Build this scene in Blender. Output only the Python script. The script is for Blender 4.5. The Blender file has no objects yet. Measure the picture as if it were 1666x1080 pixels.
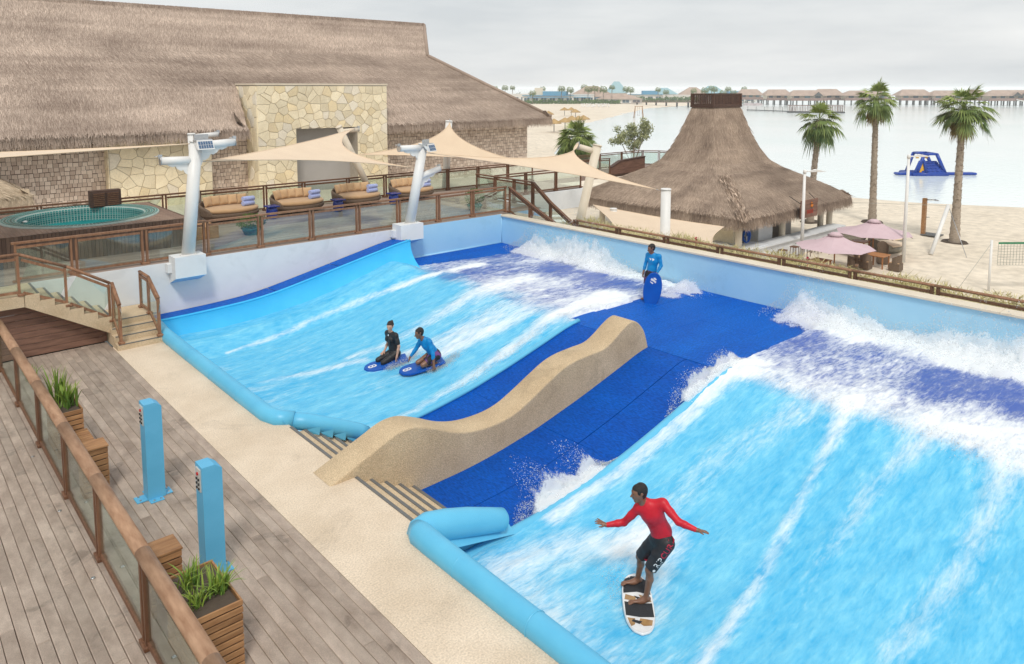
import bpy, math, random
import numpy as np
from mathutils import Vector, Matrix
random.seed(7); rng = np.random.default_rng(7)
R = math.radians
scene = bpy.context.scene
# ------------------------------------------------------------------ camera
cam_d = bpy.data.cameras.new('camera'); cam = bpy.data.objects.new('camera', cam_d)
scene.collection.objects.link(cam); scene.camera = cam
cam_d.sensor_fit = 'HORIZONTAL'; cam_d.sensor_width = 36.0
cam_d.lens = 1213.52 / 1666 * 36.0
cam_d.shift_y = -(540 - 268.53) / 1666          # shift lens: horizon sits high in the frame
cam_d.clip_start = 0.1; cam_d.clip_end = 60000
YAW, PITCH = R(48.5626), R(5.9058)
cam.location = (0, 0, 6.3)
cam.rotation_euler = (R(90) - PITCH, 0, YAW - R(90))
# ------------------------------------------------------------------ world (overcast daylight)
SUN_EL, SUN_AZ = R(54), R(232)                  # azimuth counted from +X towards +Y
w = bpy.data.worlds.new('World'); scene.world = w; w.use_nodes = True
nt = w.node_tree; nd = nt.nodes; lk = nt.links
bg = nd['Background']; bg.inputs['Strength'].default_value = 0.096
sky = nd.new('ShaderNodeTexSky'); sky.sky_type = 'NISHITA'; sky.sun_disc = False
sky.sun_elevation = SUN_EL; sky.sun_rotation = R(90) - SUN_AZ; sky.air_density = 1.2; sky.dust_density = 4.0; sky.ozone_density = 1.0
tc = nd.new('ShaderNodeTexCoord'); mp = nd.new('ShaderNodeMapping'); mp.inputs['Scale'].default_value = (1.1, 1.1, 6.0)
ns = nd.new('ShaderNodeTexNoise'); ns.inputs['Scale'].default_value = 2.2; ns.inputs['Detail'].default_value = 6; ns.inputs['Roughness'].default_value = .55
cr = nd.new('ShaderNodeValToRGB'); cr.color_ramp.elements[0].position = .32; cr.color_ramp.elements[0].color = (6.3, 6.6, 6.8, 1)
cr.color_ramp.elements[1].position = .72; cr.color_ramp.elements[1].color = (8.9, 8.95, 8.85, 1)
mx = nd.new('ShaderNodeMix'); mx.data_type = 'RGBA'; mx.inputs[0].default_value = .9
lk.new(tc.outputs['Generated'], mp.inputs[0]); lk.new(mp.outputs[0], ns.inputs['Vector']); lk.new(ns.outputs['Fac'], cr.inputs[0])
lk.new(sky.outputs[0], mx.inputs[6]); lk.new(cr.outputs[0], mx.inputs[7]); lk.new(mx.outputs[2], bg.inputs['Color'])
# ------------------------------------------------------------------ sun through cloud
sd = bpy.data.lights.new('sun', 'SUN'); sd.energy = 1.5; sd.angle = R(11); sd.color = (1, .95, .88)
so = bpy.data.objects.new('sun', sd); scene.collection.objects.link(so)
sdir = Vector((math.cos(SUN_EL) * math.cos(SUN_AZ), math.cos(SUN_EL) * math.sin(SUN_AZ), math.sin(SUN_EL)))
so.rotation_euler = sdir.to_track_quat('Z', 'Y').to_euler(); so.location = (0, 0, 40)
vs = scene.view_settings; vs.view_transform = 'Standard'; vs.look = 'None'; vs.exposure = 0.24; vs.gamma = 1.0
scene.cycles.transparent_max_bounces = 24; scene.cycles.max_bounces = 6; scene.cycles.volume_bounces = 2
COL = scene.collection
# ------------------------------------------------------------------ materials
def mat(name, c, c2=None, scale=6.0, rough=.7, bump=0.0, bscale=None, stretch=(1, 1, 1), rnd=0.0, tone=None, spec=.35, metal=0.0,
        detail=5.0, coat=0.0, lo=.35, hi=.68, wave=None, sheen=0.0, grain=0.0, world=False, stain=0.0, sscale=1.1):
    """procedural surface: two-colour noise, per-object brightness (rnd), per-vertex tone ramp, bump"""
    m = bpy.data.materials.new(name); m.use_nodes = True
    t = m.node_tree; n = t.nodes; l = t.links; b = n['Principled BSDF']
    b.inputs['Roughness'].default_value = rough; b.inputs['Metallic'].default_value = metal
    b.inputs['Specular IOR Level'].default_value = spec; b.inputs['Coat Weight'].default_value = coat
    b.inputs['Sheen Weight'].default_value = sheen
    if c2 is None: c2 = tuple(min(1, x * .82) for x in c)
    if world:
        g = n.new('ShaderNodeNewGeometry'); vec0 = g.outputs['Position']
    else:
        g = n.new('ShaderNodeTexCoord'); vec0 = g.outputs['Object']
    oi = n.new('ShaderNodeObjectInfo')
    mp = n.new('ShaderNodeMapping'); mp.inputs['Scale'].default_value = stretch
    l.new(vec0, mp.inputs[0]); vec = mp.outputs[0]
    if rnd > 0:
        sh = n.new('ShaderNodeMath'); sh.operation = 'MULTIPLY'; sh.inputs[1].default_value = 37.0; l.new(oi.outputs['Random'], sh.inputs[0])
        ad = n.new('ShaderNodeVectorMath'); ad.operation = 'ADD'; l.new(vec, ad.inputs[0]); l.new(sh.outputs[0], ad.inputs[1]); vec = ad.outputs[0]
    no = n.new('ShaderNodeTexNoise'); no.inputs['Scale'].default_value = scale; no.inputs['Detail'].default_value = detail; no.inputs['Roughness'].default_value = .6
    l.new(vec, no.inputs['Vector'])
    rp = n.new('ShaderNodeValToRGB'); e = rp.color_ramp.elements
    e[0].position = lo; e[0].color = (*c2, 1); e[1].position = hi; e[1].color = (*c, 1)
    fac = no.outputs['Fac']
    if tone is not None:
        at = n.new('ShaderNodeAttribute'); at.attribute_name = 'tone'
        ma = n.new('ShaderNodeMath'); ma.operation = 'MULTIPLY_ADD'; ma.inputs[1].default_value = tone; l.new(at.outputs['Fac'], ma.inputs[0])
        m2 = n.new('ShaderNodeMath'); m2.operation = 'MULTIPLY_ADD'; m2.inputs[1].default_value = 1 - tone; m2.inputs[2].default_value = 0
        l.new(fac, m2.inputs[0]); l.new(m2.outputs[0], ma.inputs[2]); fac = ma.outputs[0]
    l.new(fac, rp.inputs[0]); colr = rp.outputs[0]
    if grain > 0:
        gn = n.new('ShaderNodeTexNoise'); gn.inputs['Scale'].default_value = 140 if not bscale else bscale; gn.inputs['Detail'].default_value = 2
        l.new(vec, gn.inputs['Vector'])
        gm = n.new('ShaderNodeMapRange'); gm.inputs[1].default_value = .3; gm.inputs[2].default_value = .7
        gm.inputs[3].default_value = 1 - grain; gm.inputs[4].default_value = 1 + grain; l.new(gn.outputs['Fac'], gm.inputs[0])
        gx = n.new('ShaderNodeVectorMath'); gx.operation = 'SCALE'; l.new(colr, gx.inputs[0]); l.new(gm.outputs[0], gx.inputs['Scale']); colr = gx.outputs[0]
    if rnd > 0:
        mr = n.new('ShaderNodeMapRange'); mr.inputs[3].default_value = 1 - rnd; mr.inputs[4].default_value = 1 + rnd
        l.new(oi.outputs['Random'], mr.inputs[0])
        hx = n.new('ShaderNodeVectorMath'); hx.operation = 'SCALE'; l.new(colr, hx.inputs[0]); l.new(mr.outputs[0], hx.inputs['Scale']); colr = hx.outputs[0]
    if stain > 0:                                   # weathered, wet or worn patches, fixed to the place
        sg = n.new('ShaderNodeNewGeometry'); sn = n.new('ShaderNodeTexNoise'); sn.inputs['Scale'].default_value = sscale; sn.inputs['Detail'].default_value = 9; sn.inputs['Roughness'].default_value = .7; sn.inputs['Distortion'].default_value = .6; l.new(sg.outputs['Position'], sn.inputs['Vector'])
        sr = n.new('ShaderNodeMapRange'); sr.interpolation_type = 'SMOOTHSTEP'; sr.inputs[1].default_value = .54; sr.inputs[2].default_value = .66; sr.inputs[3].default_value = 1.0; sr.inputs[4].default_value = 1 - stain; l.new(sn.outputs['Fac'], sr.inputs[0])
        sx_ = n.new('ShaderNodeVectorMath'); sx_.operation = 'SCALE'; l.new(colr, sx_.inputs[0]); l.new(sr.outputs[0], sx_.inputs['Scale']); colr = sx_.outputs[0]
    l.new(colr, b.inputs['Base Color'])
    if bump > 0:
        bn = n.new('ShaderNodeTexNoise'); bn.inputs['Scale'].default_value = bscale or scale * 4; bn.inputs['Detail'].default_value = 4; l.new(vec, bn.inputs['Vector'])
        h = bn.outputs['Fac']
        if wave:
            wv = n.new('ShaderNodeTexWave'); wv.bands_direction = wave[0]; wv.inputs['Scale'].default_value = wave[1]; wv.inputs['Distortion'].default_value = .15
            l.new(vec0, wv.inputs['Vector'])
            hm = n.new('ShaderNodeMath'); hm.operation = 'MULTIPLY_ADD'; hm.inputs[1].default_value = wave[2]; l.new(wv.outputs['Fac'], hm.inputs[0]); l.new(h, hm.inputs[2]); h = hm.outputs[0]
        bp = n.new('ShaderNodeBump'); bp.inputs['Strength'].default_value = bump; bp.inputs['Distance'].default_value = .02
        l.new(h, bp.inputs['Height']); l.new(bp.outputs[0], b.inputs['Normal'])
    return m
def glass_mat(name, tint=(.86, .93, .9), refl=.14):
    m = bpy.data.materials.new(name); m.use_nodes = True; t = m.node_tree; n = t.nodes; l = t.links
    out = n['Material Output']; n.remove(n['Principled BSDF'])
    tr = n.new('ShaderNodeBsdfTransparent'); tr.inputs[0].default_value = (*tint, 1)
    gl = n.new('ShaderNodeBsdfGlossy'); gl.inputs['Roughness'].default_value = .03; gl.inputs[0].default_value = (.95, 1, 1, 1)
    df = n.new('ShaderNodeBsdfDiffuse'); df.inputs[0].default_value = (.6, .66, .63, 1)
    lw = n.new('ShaderNodeLayerWeight'); lw.inputs['Blend'].default_value = .35
    mr = n.new('ShaderNodeMapRange'); mr.inputs[3].default_value = refl * .4; mr.inputs[4].default_value = .38; l.new(lw.outputs['Fresnel'], mr.inputs[0])
    ns = n.new('ShaderNodeTexNoise'); ns.inputs['Scale'].default_value = 3; tcn = n.new('ShaderNodeTexCoord'); l.new(tcn.outputs['Object'], ns.inputs['Vector'])
    m0 = n.new('ShaderNodeMixShader'); ml = n.new('ShaderNodeMath'); ml.operation = 'MULTIPLY'; ml.inputs[1].default_value = .06; l.new(ns.outputs['Fac'], ml.inputs[0])
    l.new(ml.outputs[0], m0.inputs[0]); l.new(tr.outputs[0], m0.inputs[1]); l.new(df.outputs[0], m0.inputs[2])
    mx = n.new('ShaderNodeMixShader'); l.new(mr.outputs[0], mx.inputs[0]); l.new(m0.outputs[0], mx.inputs[1]); l.new(gl.outputs[0], mx.inputs[2])
    l.new(mx.outputs[0], out.inputs[0]); return m
M = {}
M['deck'] = mat('weathered_ribbed_deck', (.74, .61, .505), (.44, .335, .265), 2.2, .75, .7, 60, (2.2, 1.0, 3), rnd=.13, detail=9, wave=('X', 40, .9), lo=.28, hi=.72, grain=.12, stain=.3, sscale=1.3)
M['deck_lower'] = mat('deck_reddish', (.40, .30, .26), (.27, .19, .16), 1.6, .75, .5, 60, (3, .8, 3), rnd=.12, detail=8, wave=('X', 34, .5), lo=.3, hi=.72, grain=.06)
M['shingle_gap'] = mat('shingle_backing', (.21, .155, .12), rough=.95); M['gap'] = mat('dark_gap', (.05, .04, .033), rough=.9)  # mid brown backing that shows in the joints between wall shingles
M['rail'] = mat('brown_rail_wood', (.20, .097, .05), (.12, .052, .028), 4, .5, .3, 50, (6, 6, 1), rnd=.12, detail=7)
M['rail_light'] = mat('worn_rail_wood', (.34, .18, .10), (.21, .10, .052), 3, .5, .3, 60, (5, 5, 1), rnd=.1, detail=8)
M['handrail'] = mat('weathered_handrail', (.47, .29, .18), (.26, .135, .072), 2.2, .55, .3, 60, (6, 1.2, 6), rnd=.08, detail=9, lo=.3, hi=.7)
M['slat'] = mat('teak_slat', (.44, .235, .105), (.27, .13, .055), 3, .5, .3, 50, (1.0, 5, 7), rnd=.16, detail=8)
M['darkwood'] = mat('dark_wood', (.115, .062, .042), (.066, .035, .026), 4, .6, .3, 40, (1, 1, 5), rnd=.15)
M['skirt'] = mat('red_brown_boards', (.26, .14, .095), (.15, .078, .055), 2, .65, .35, 50, (1, 5, 6), rnd=.14, detail=8)
M['concrete'] = mat('exposed_pebble_concrete', (.75, .63, .49), (.62, .505, .375), .9, .85, .5, 42, detail=10, grain=.17, world=True, stain=.13, sscale=.8)
M['island'] = mat('island_pebble', (.60, .465, .30), (.50, .375, .235), 1.2, .85, .6, 60, detail=9, grain=.24, world=True, stain=.14, sscale=1.0)
M['nosing'] = mat('grey_nosing', (.16, .16, .155), rough=.7)
M['stepstone'] = mat('step_pebble', (.63, .50, .34), (.52, .40, .26), 2, .85, .45, 55, detail=8, grain=.18, world=True)
M['white'] = mat('white_render', (.80, .81, .81), (.70, .72, .735), .7, .8, .12, 40, detail=8, world=True, stain=.07, sscale=.9)
M['whitepaint'] = mat('white_paint', (.80, .79, .765), (.74, .73, .70), 2, .4, 0)
M['cream'] = mat('cream_paint', (.74, .66, .53), (.69, .60, .47), 2, .5, 0)
M['wallblue'] = mat('pale_blue_wall', (.33, .62, .83), (.40, .67, .85), .55, .5, .12, 5, detail=6, world=True, stain=.06, sscale=.9)
M['pad'] = mat('blue_vinyl_pad', (.13, .52, .76), (.10, .45, .70), 1.1, .38, .14, 6, detail=4, spec=.45, world=True)
M['bank'] = mat('bank_vinyl', (.035, .46, .84), (.055, .51, .87), 1.1, .35, .2, 7, (1, 1, 1), spec=.4, world=True)
M['mat_blue'] = mat('royal_blue_mesh_mat', (.001, .105, .53), (.002, .082, .45), 1.5, .55, .5, 40, spec=.12, stretch= (1, .3, 1), detail=8, wave=('X', 16, 2.2), grain=.28, world=True)
M['mat_navy'] = mat('navy_mesh_mat', (.002, .10, .50), (.003, .135, .60), 1.5, .55, .45, 40, spec=.12, stretch= (.3, 1, 1), detail=8, wave=('Y', 14, 2.2), grain=.26, world=True)
M['bollard'] = mat('blue_painted_steel', (.12, .44, .68), (.10, .40, .63), 3, .42, .04, 30)
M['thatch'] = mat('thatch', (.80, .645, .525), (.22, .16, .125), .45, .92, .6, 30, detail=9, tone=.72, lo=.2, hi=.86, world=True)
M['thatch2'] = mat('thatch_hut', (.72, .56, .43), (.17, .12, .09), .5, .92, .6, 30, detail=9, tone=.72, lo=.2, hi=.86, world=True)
M['shingle'] = mat('wall_shingle', (.86, .73, .62), (.55, .43, .35), 1.0, .9, .4, 30, tone=.8, lo=.1, hi=.9)
M['stone'] = mat('honey_stone', (.88, .78, .57), (.77, .66, .46), 2.2, .85, .35, 20, rnd=.14, detail=8, grain=.07)
M['stone_o'] = mat('ochre_stone', (.84, .70, .44), (.76, .63, .42), 2.2, .85, .35, 20, rnd=.12, detail=8, grain=.07)
M['stone_g'] = mat('grey_stone', (.84, .77, .63), (.76, .68, .54), 2.2, .85, .35, 20, rnd=.12, detail=8, grain=.07)
M['mortar'] = mat('mortar', (.46, .41, .34), rough=.95, bump=.3)
M['sail'] = mat('sand_sail_fabric', (.76, .60, .43), (.71, .55, .39), 1.2, .8, .12, 60, sheen=.2, detail=6)
M['wicker'] = mat('brown_wicker', (.22, .155, .105), (.10, .068, .046), 30, .65, .6, 60, (1, 1, 2.5))
M['wicker_g'] = mat('grey_wicker', (.40, .37, .30), (.23, .21, .17), 30, .7, .6, 60, (1, 1, 3))
M['cushion'] = mat('tan_cushion', (.52, .33, .175), (.46, .29, .15), 4, .85, .1, 60, sheen=.2)
M['pillow'] = mat('tan_pillow', (.58, .385, .215), (.50, .32, .17), 4, .85, .15, 50, rnd=.07, sheen=.2)
M['towel'] = mat('lilac_blue_towel', (.40, .46, .74), (.31, .37, .65), 10, .95, .4, 80, sheen=.4)
M['stool'] = mat('cobalt_glaze', (.008, .035, .28), (.005, .025, .2), 3, .2, 0, spec=.6)
M['mosaic'] = mat('teal_mosaic', (.035, .24, .235), (.02, .16, .16), 5, .25, .1, 30, spec=.5)
M['mosaic_l'] = mat('teal_mosaic_light', (.08, .34, .32), (.05, .25, .24), 5, .25, .1, 30, spec=.5)
M['grout'] = mat('pale_grout', (.42, .52, .48), rough=.8)
M['tubwater'] = mat('tub_water', (.012, .15, .155), (.03, .25, .245), 3, .08, .12, 4, spec=0)
M['leaf'] = mat('green_leaf', (.115, .215, .04), (.045, .11, .022), 3, .55, 0, tone=.7, lo=.1, hi=.9)
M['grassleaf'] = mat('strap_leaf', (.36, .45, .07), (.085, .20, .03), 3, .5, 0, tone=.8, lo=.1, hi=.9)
M['palm'] = mat('palm_leaf', (.31, .37, .10), (.06, .115, .035), 2, .55, 0, tone=.8, lo=.05, hi=.95)
M['palmdry'] = mat('palm_dry_leaf', (.42, .32, .13), (.17, .14, .06), 2, .7, 0, tone=.8, lo=.05, hi=.95)
M['bark'] = mat('palm_bark', (.52, .44, .35), (.23, .18, .14), 7, .9, .8, 20, (1, 1, 2.5), detail=8, tone=.5)
M['twig'] = mat('dry_twig', (.42, .33, .22), (.26, .23, .12), 3, .9, 0, tone=.7)
M['hedge'] = mat('dry_hedge', (.66, .58, .32), (.42, .38, .18), 4, .95, .6, 30, tone=.6)
M['soil'] = mat('soil', (.10, .075, .055), rough=.95, bump=.6)
M['sand'] = mat('beach_sand', (.78, .69, .56), (.66, .575, .455), .12, .95, 1.0, 1.6, detail=12, grain=.13, world=True, stain=.10, sscale=.5)
M['metal'] = mat('galvanised', (.55, .56, .57), rough=.35, metal=.8)
M['steel'] = mat('stainless', (.62, .62, .62), rough=.25, metal=1.0)
M['black'] = mat('black_plastic', (.02, .02, .022), rough=.45)
M['lamp'] = mat('lamp_lens', (.05, .09, .17), (.12, .2, .32), 40, .15, 0, spec=.6)
M['mast_grey'] = mat('pale_blue_shade_paint', (.74, .76, .77), (.70, .72, .74), 2, .45)
M['interior'] = mat('grey_interior', (.46, .44, .42), (.41, .39, .37), .6, .9, 0)
M['plum'] = mat('mauve_canvas', (.62, .47, .50), (.58, .43, .46), 2, .85, .1, 60)
M['orange'] = mat('orange_table', (.45, .20, .075), (.37, .155, .055), 5, .4, .2, 30)
M['glass'] = glass_mat('rail_glass')
M['red'] = mat('red_button', (.55, .02, .02), rough=.3)
M['panelgrey'] = mat('control_plate', (.62, .6, .55), (.5, .48, .44), 20, .4)
# ------------------------------------------------------------------ mesh helpers
def link(o, parent=None):
    COL.objects.link(o)
    if parent is not None: o.parent = parent
    return o
def tag(o, label, cat=None, group=None):
    o['label'] = label
    if cat: o['category'] = cat
    if group: o['group'] = group
    return o
def thing(name, label, cat, loc=(0, 0, 0), rz=0.0, group=None):
    o = bpy.data.objects.new(name, None); COL.objects.link(o); o.location = loc; o.rotation_euler = (0, 0, rz); o.empty_display_size = .2
    return tag(o, label, cat, group)
def mesh_np(name, V, F, mats, smooth=False, tone=None, midx=None):
    """V (n,3), F (m,4) or (m,3) arrays"""
    me = bpy.data.meshes.new(name); V = np.asarray(V, np.float32); F = np.asarray(F, np.int32)
    me.vertices.add(len(V)); me.vertices.foreach_set('co', V.ravel())
    k = F.shape[1]; me.loops.add(F.size); me.loops.foreach_set('vertex_index', F.ravel())
    me.polygons.add(len(F)); me.polygons.foreach_set('loop_start', np.arange(0, F.size, k, dtype=np.int32))
    try: me.polygons.foreach_set('loop_total', np.full(len(F), k, np.int32))
    except Exception: pass
    if smooth: me.polygons.foreach_set('use_smooth', np.ones(len(F), bool))
    if tone is not None:
        a = me.attributes.new('tone', 'FLOAT', 'POINT'); a.data.foreach_set('value', np.asarray(tone, np.float32))
    for mm in (mats if isinstance(mats, (list, tuple)) else [mats]): me.materials.append(M[mm] if isinstance(mm, str) else mm)
    if midx is not None: me.polygons.foreach_set('material_index', np.asarray(midx, np.int32))
    me.update(calc_edges=True); me.validate()
    return me
class B:
    """collects shapes; org is the world point that becomes the mesh origin"""
    def __init__(s, org=(0, 0, 0)): s.v = []; s.f = []; s.t = []; s.org = Vector(org); s.smooth_from = None; s.sm = []
    def add(s, vs, fs, tone=.5, smooth=False):
        o = len(s.v); s.v += [tuple(p) for p in vs]; s.f += [tuple(i + o for i in f) for f in fs]; s.t += [tone] * len(vs); s.sm += [smooth] * len(fs); return s
    def box(s, c, d, rz=0.0, ch=0.0, tone=.5):
        x, y, z = d[0] / 2, d[1] / 2, d[2] / 2; ca, sa = math.cos(rz), math.sin(rz)
        def T(p): return (c[0] + p[0] * ca - p[1] * sa, c[1] + p[0] * sa + p[1] * ca, c[2] + p[2])
        if ch <= 0:
            v = [T(p) for p in ((-x, -y, -z), (x, -y, -z), (x, y, -z), (-x, y, -z), (-x, -y, z), (x, -y, z), (x, y, z), (-x, y, z))]
            return s.add(v, [(0, 3, 2, 1), (4, 5, 6, 7), (0, 1, 5, 4), (1, 2, 6, 5), (2, 3, 7, 6), (3, 0, 4, 7)], tone)
        h = min(ch, x * .9, y * .9, z * .9); v = []
        for (zz, k) in ((-z, h), (-z + h, 0), (z - h, 0), (z, h)):
            for sx, sy in ((-1, -1), (1, -1), (1, 1), (-1, 1)):
                v.append(T((sx * (x - k), sy * (y - k), zz)))
        f = [(3, 2, 1, 0), (12, 13, 14, 15)]
        for L in range(3):
            for i in range(4):
                j = (i + 1) % 4; f.append((L * 4 + i, L * 4 + j, L * 4 + 4 + j, L * 4 + 4 + i))
        return s.add(v, f, tone)
    def beam(s, a, b, wd, ht, up=(0, 0, 1), tone=.5):
        a, b = Vector(a), Vector(b); d = (b - a).normalized(); u = Vector(up); r = d.cross(u)
        if r.length < 1e-4: r = d.cross(Vector((1, 0, 0)))
        r.normalize(); u = r.cross(d); r *= wd / 2; u *= ht / 2
        v = [p + q for p in (a, b) for q in (-r - u, r - u, r + u, -r + u)]
        return s.add(v, [(0, 3, 2, 1), (4, 5, 6, 7), (0, 1, 5, 4), (1, 2, 6, 5), (2, 3, 7, 6), (3, 0, 4, 7)][:], tone)
    def tube(s, pts, rad, n=12, cap=True, sx=1.0, tone=.5, up=(0, 0, 1)):
        """swept circle; rad scalar or list; sx flattens across"""
        pts = [Vector(p) for p in pts]; m = len(pts)
        if not hasattr(rad, '__len__'): rad = [rad] * m
        v = []; f = []
        for i, p in enumerate(pts):
            d = (pts[min(i + 1, m - 1)] - pts[max(i - 1, 0)]).normalized(); r = d.cross(Vector(up))
            if r.length < 1e-3: r = d.cross(Vector((1, 0, .01)))
            r.normalize(); u = r.cross(d)
            for k in range(n):
                a = 2 * math.pi * k / n; v.append(p + (r * math.cos(a) * sx + u * math.sin(a)) * rad[i])
        for i in range(m - 1):
            for k in range(n):
                j = (k + 1) % n; f.append((i * n + k, i * n + j, (i + 1) * n + j, (i + 1) * n + k))
        s.add(v, f, tone, True)
        if cap:
            o = len(s.v) - len(v)
            s.f.append(tuple(o + k for k in reversed(range(n)))); s.f.append(tuple(o + (m - 1) * n + k for k in range(n))); s.sm += [False, False]
        return s
    def lathe(s, c, prof, n=24, ex=1.0, ey=1.0, tone=.5, smooth=True, rz=0.0):
        v = []; f = []; m = len(prof); ca, sa = math.cos(rz), math.sin(rz)
        for (r, z) in prof:
            for k in range(n):
                a = 2 * math.pi * k / n; x, y = r * ex * math.cos(a), r * ey * math.sin(a); v.append((c[0] + x * ca - y * sa, c[1] + x * sa + y * ca, c[2] + z))
        for i in range(m - 1):
            for k in range(n):
                j = (k + 1) % n; f.append((i * n + k, i * n + j, (i + 1) * n + j, (i + 1) * n + k))
        s.add(v, f, tone, smooth)
        o = len(s.v) - len(v)
        if prof[0][0] > 1e-4: s.f.append(tuple(o + k for k in reversed(range(n)))); s.sm.append(False)
        if prof[-1][0] > 1e-4: s.f.append(tuple(o + (m - 1) * n + k for k in range(n))); s.sm.append(False)
        return s
    def prism(s, poly, axis, lo, hi, tone=.5):
        """poly in the two other axes (in order), extruded along axis 'x','y','z'"""
        def P(p, t): return {'x': (t, p[0], p[1]), 'y': (p[0], t, p[1]), 'z': (p[0], p[1], t)}[axis]
        n = len(poly); v = [P(p, lo) for p in poly] + [P(p, hi) for p in poly]
        f = [tuple(reversed(range(n))), tuple(range(n, 2 * n))] + [(i, (i + 1) % n, n + (i + 1) % n, n + i) for i in range(n)]
        return s.add(v, f, tone)
    def grid(s, fn, nu, nv, tone=.5, smooth=True, closed_u=False):
        v = [fn(i / nu, j / nv) for j in range(nv + 1) for i in range(nu + 1)]
        f = [(j * (nu + 1) + i, j * (nu + 1) + i + 1, (j + 1) * (nu + 1) + i + 1, (j + 1) * (nu + 1) + i) for j in range(nv) for i in range(nu)]
        return s.add(v, f, tone, smooth)
    def mesh(s, name, m):
        me = bpy.data.meshes.new(name); o = s.org
        me.from_pydata([(p[0] - o[0], p[1] - o[1], p[2] - o[2]) for p in s.v], [], s.f)
        me.polygons.foreach_set('use_smooth', s.sm)
        a = me.attributes.new('tone', 'FLOAT', 'POINT'); a.data.foreach_set('value', s.t)
        me.materials.append(M[m] if isinstance(m, str) else m)
        me.update(); return me
    def build(s, name, m, parent=None, fix=False):
        me = s.mesh(name, m)
        if fix:
            import bmesh
            bm = bmesh.new(); bm.from_mesh(me); bmesh.ops.recalc_face_normals(bm, faces=bm.faces); bm.to_mesh(me); bm.free()
        o = bpy.data.objects.new(name, me); link(o, parent)
        if parent is None: o.location = s.org
        return o
def struct(o): o['kind'] = 'structure'; return o
def stuff(o): o['kind'] = 'stuff'; return o
def inst(me, name, loc, parent=None, rz=0.0, scl=None):
    o = bpy.data.objects.new(name, me); link(o, parent); o.location = loc; o.rotation_euler = (0, 0, rz)
    if scl: o.scale = scl
    return o
def copy_tree(o, parent=None):
    c = o.copy(); COL.objects.link(c); c.parent = parent
    for ch in list(o.children): copy_tree(ch, c)
    return c
def smooth_all(o):
    o.data.polygons.foreach_set('use_smooth', np.ones(len(o.data.polygons), bool)); return o
def nrm(a): return a / np.linalg.norm(a, axis=-1, keepdims=True)
def vnoise(x, y, seed=0):
    """cheap smooth value noise for arrays"""
    x = np.asarray(x, float); y = np.asarray(y, float); xi = np.floor(x).astype(int); yi = np.floor(y).astype(int); xf = x - xi; yf = y - yi
    def h(a, b): 
        n = (a * 374761393 + b * 668265263 + seed * 1442695041) & 0x7fffffff
        n = ((n ^ (n >> 13)) * 1274126177) & 0x7fffffff
        return ((n ^ (n >> 16)) & 0xffff) / 65535.0
    u = xf * xf * (3 - 2 * xf); v = yf * yf * (3 - 2 * yf)
    return (h(xi, yi) * (1 - u) + h(xi + 1, yi) * u) * (1 - v) + (h(xi, yi + 1) * (1 - u) + h(xi + 1, yi + 1) * u) * v
def fbm(x, y, o=4, seed=0):
    s = 0; a = .5; t = 0
    for i in range(o): s = s + a * vnoise(x * 2 ** i, y * 2 ** i, seed + i * 17); t += a; a *= .5
    return s / t
# ================================================================== SEA AND BEACH
def sea_material():
    m = bpy.data.materials.new('sea_water'); m.use_nodes = True; t = m.node_tree; n = t.nodes; l = t.links; b = n['Principled BSDF']
    g = n.new('ShaderNodeNewGeometry'); mp = n.new('ShaderNodeMapping'); mp.inputs['Scale'].default_value = (.02, .02, .02); l.new(g.outputs['Position'], mp.inputs[0])
    ns = n.new('ShaderNodeTexNoise'); ns.inputs['Scale'].default_value = 1.0; ns.inputs['Detail'].default_value = 5; l.new(mp.outputs[0], ns.inputs['Vector'])
    rp = n.new('ShaderNodeValToRGB'); e = rp.color_ramp.elements; e[0].position = .35; e[0].color = (.80, .90, .88, 1); e[1].position = .7; e[1].color = (.90, .94, .925, 1)
    l.new(ns.outputs['Fac'], rp.inputs[0]); l.new(rp.outputs[0], b.inputs['Base Color'])
    b.inputs['Roughness'].default_value = .12; b.inputs['IOR'].default_value = 1.33
    bn = n.new('ShaderNodeTexNoise'); bn.inputs['Scale'].default_value = 1.1; bn.inputs['Detail'].default_value = 5
    mp2 = n.new('ShaderNodeMapping'); mp2.inputs['Scale'].default_value = (.8, 1.6, 1); l.new(g.outputs['Position'], mp2.inputs[0]); l.new(mp2.outputs[0], bn.inputs['Vector'])
    bp = n.new('ShaderNodeBump'); bp.inputs['Strength'].default_value = .35; bp.inputs['Distance'].default_value = .12; l.new(bn.outputs['Fac'], bp.inputs['Height']); l.new(bp.outputs[0], b.inputs['Normal'])
    return m
M['sea'] = sea_material()
SEA = -4.2
b = B(); b.add([(-5000, -5000, SEA), (23500, -5000, SEA), (23500, 23500, SEA), (-5000, 23500, SEA)], [(0, 1, 2, 3)]); struct(b.build('sea', 'sea'))
shore = np.array([(92, -70), (80, 10), (77, 19), (73, 26), (71.8, 31), (72, 38), (73, 55), (84, 85), (112, 110), (168, 149), (230, 188), (312, 240), (400, 268), (520, 300), (560, 340), (520, 420), (480, 700)], float)
def shore_dist(X, Y):
    best = np.full(X.shape, 1e9); sg = np.zeros(X.shape)
    for a, c in zip(shore[:-1], shore[1:]):
        d = c - a; L2 = d @ d; t = np.clip(((X - a[0]) * d[0] + (Y - a[1]) * d[1]) / L2, 0, 1)
        ex, ey = X - (a[0] + t * d[0]), Y - (a[1] + t * d[1]); q = np.hypot(ex, ey); s = np.sign(d[0] * ey - d[1] * ex)
        u = q < best; best = np.where(u, q, best); sg = np.where(u, s, sg)
    return best * sg          # positive = landward
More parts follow.
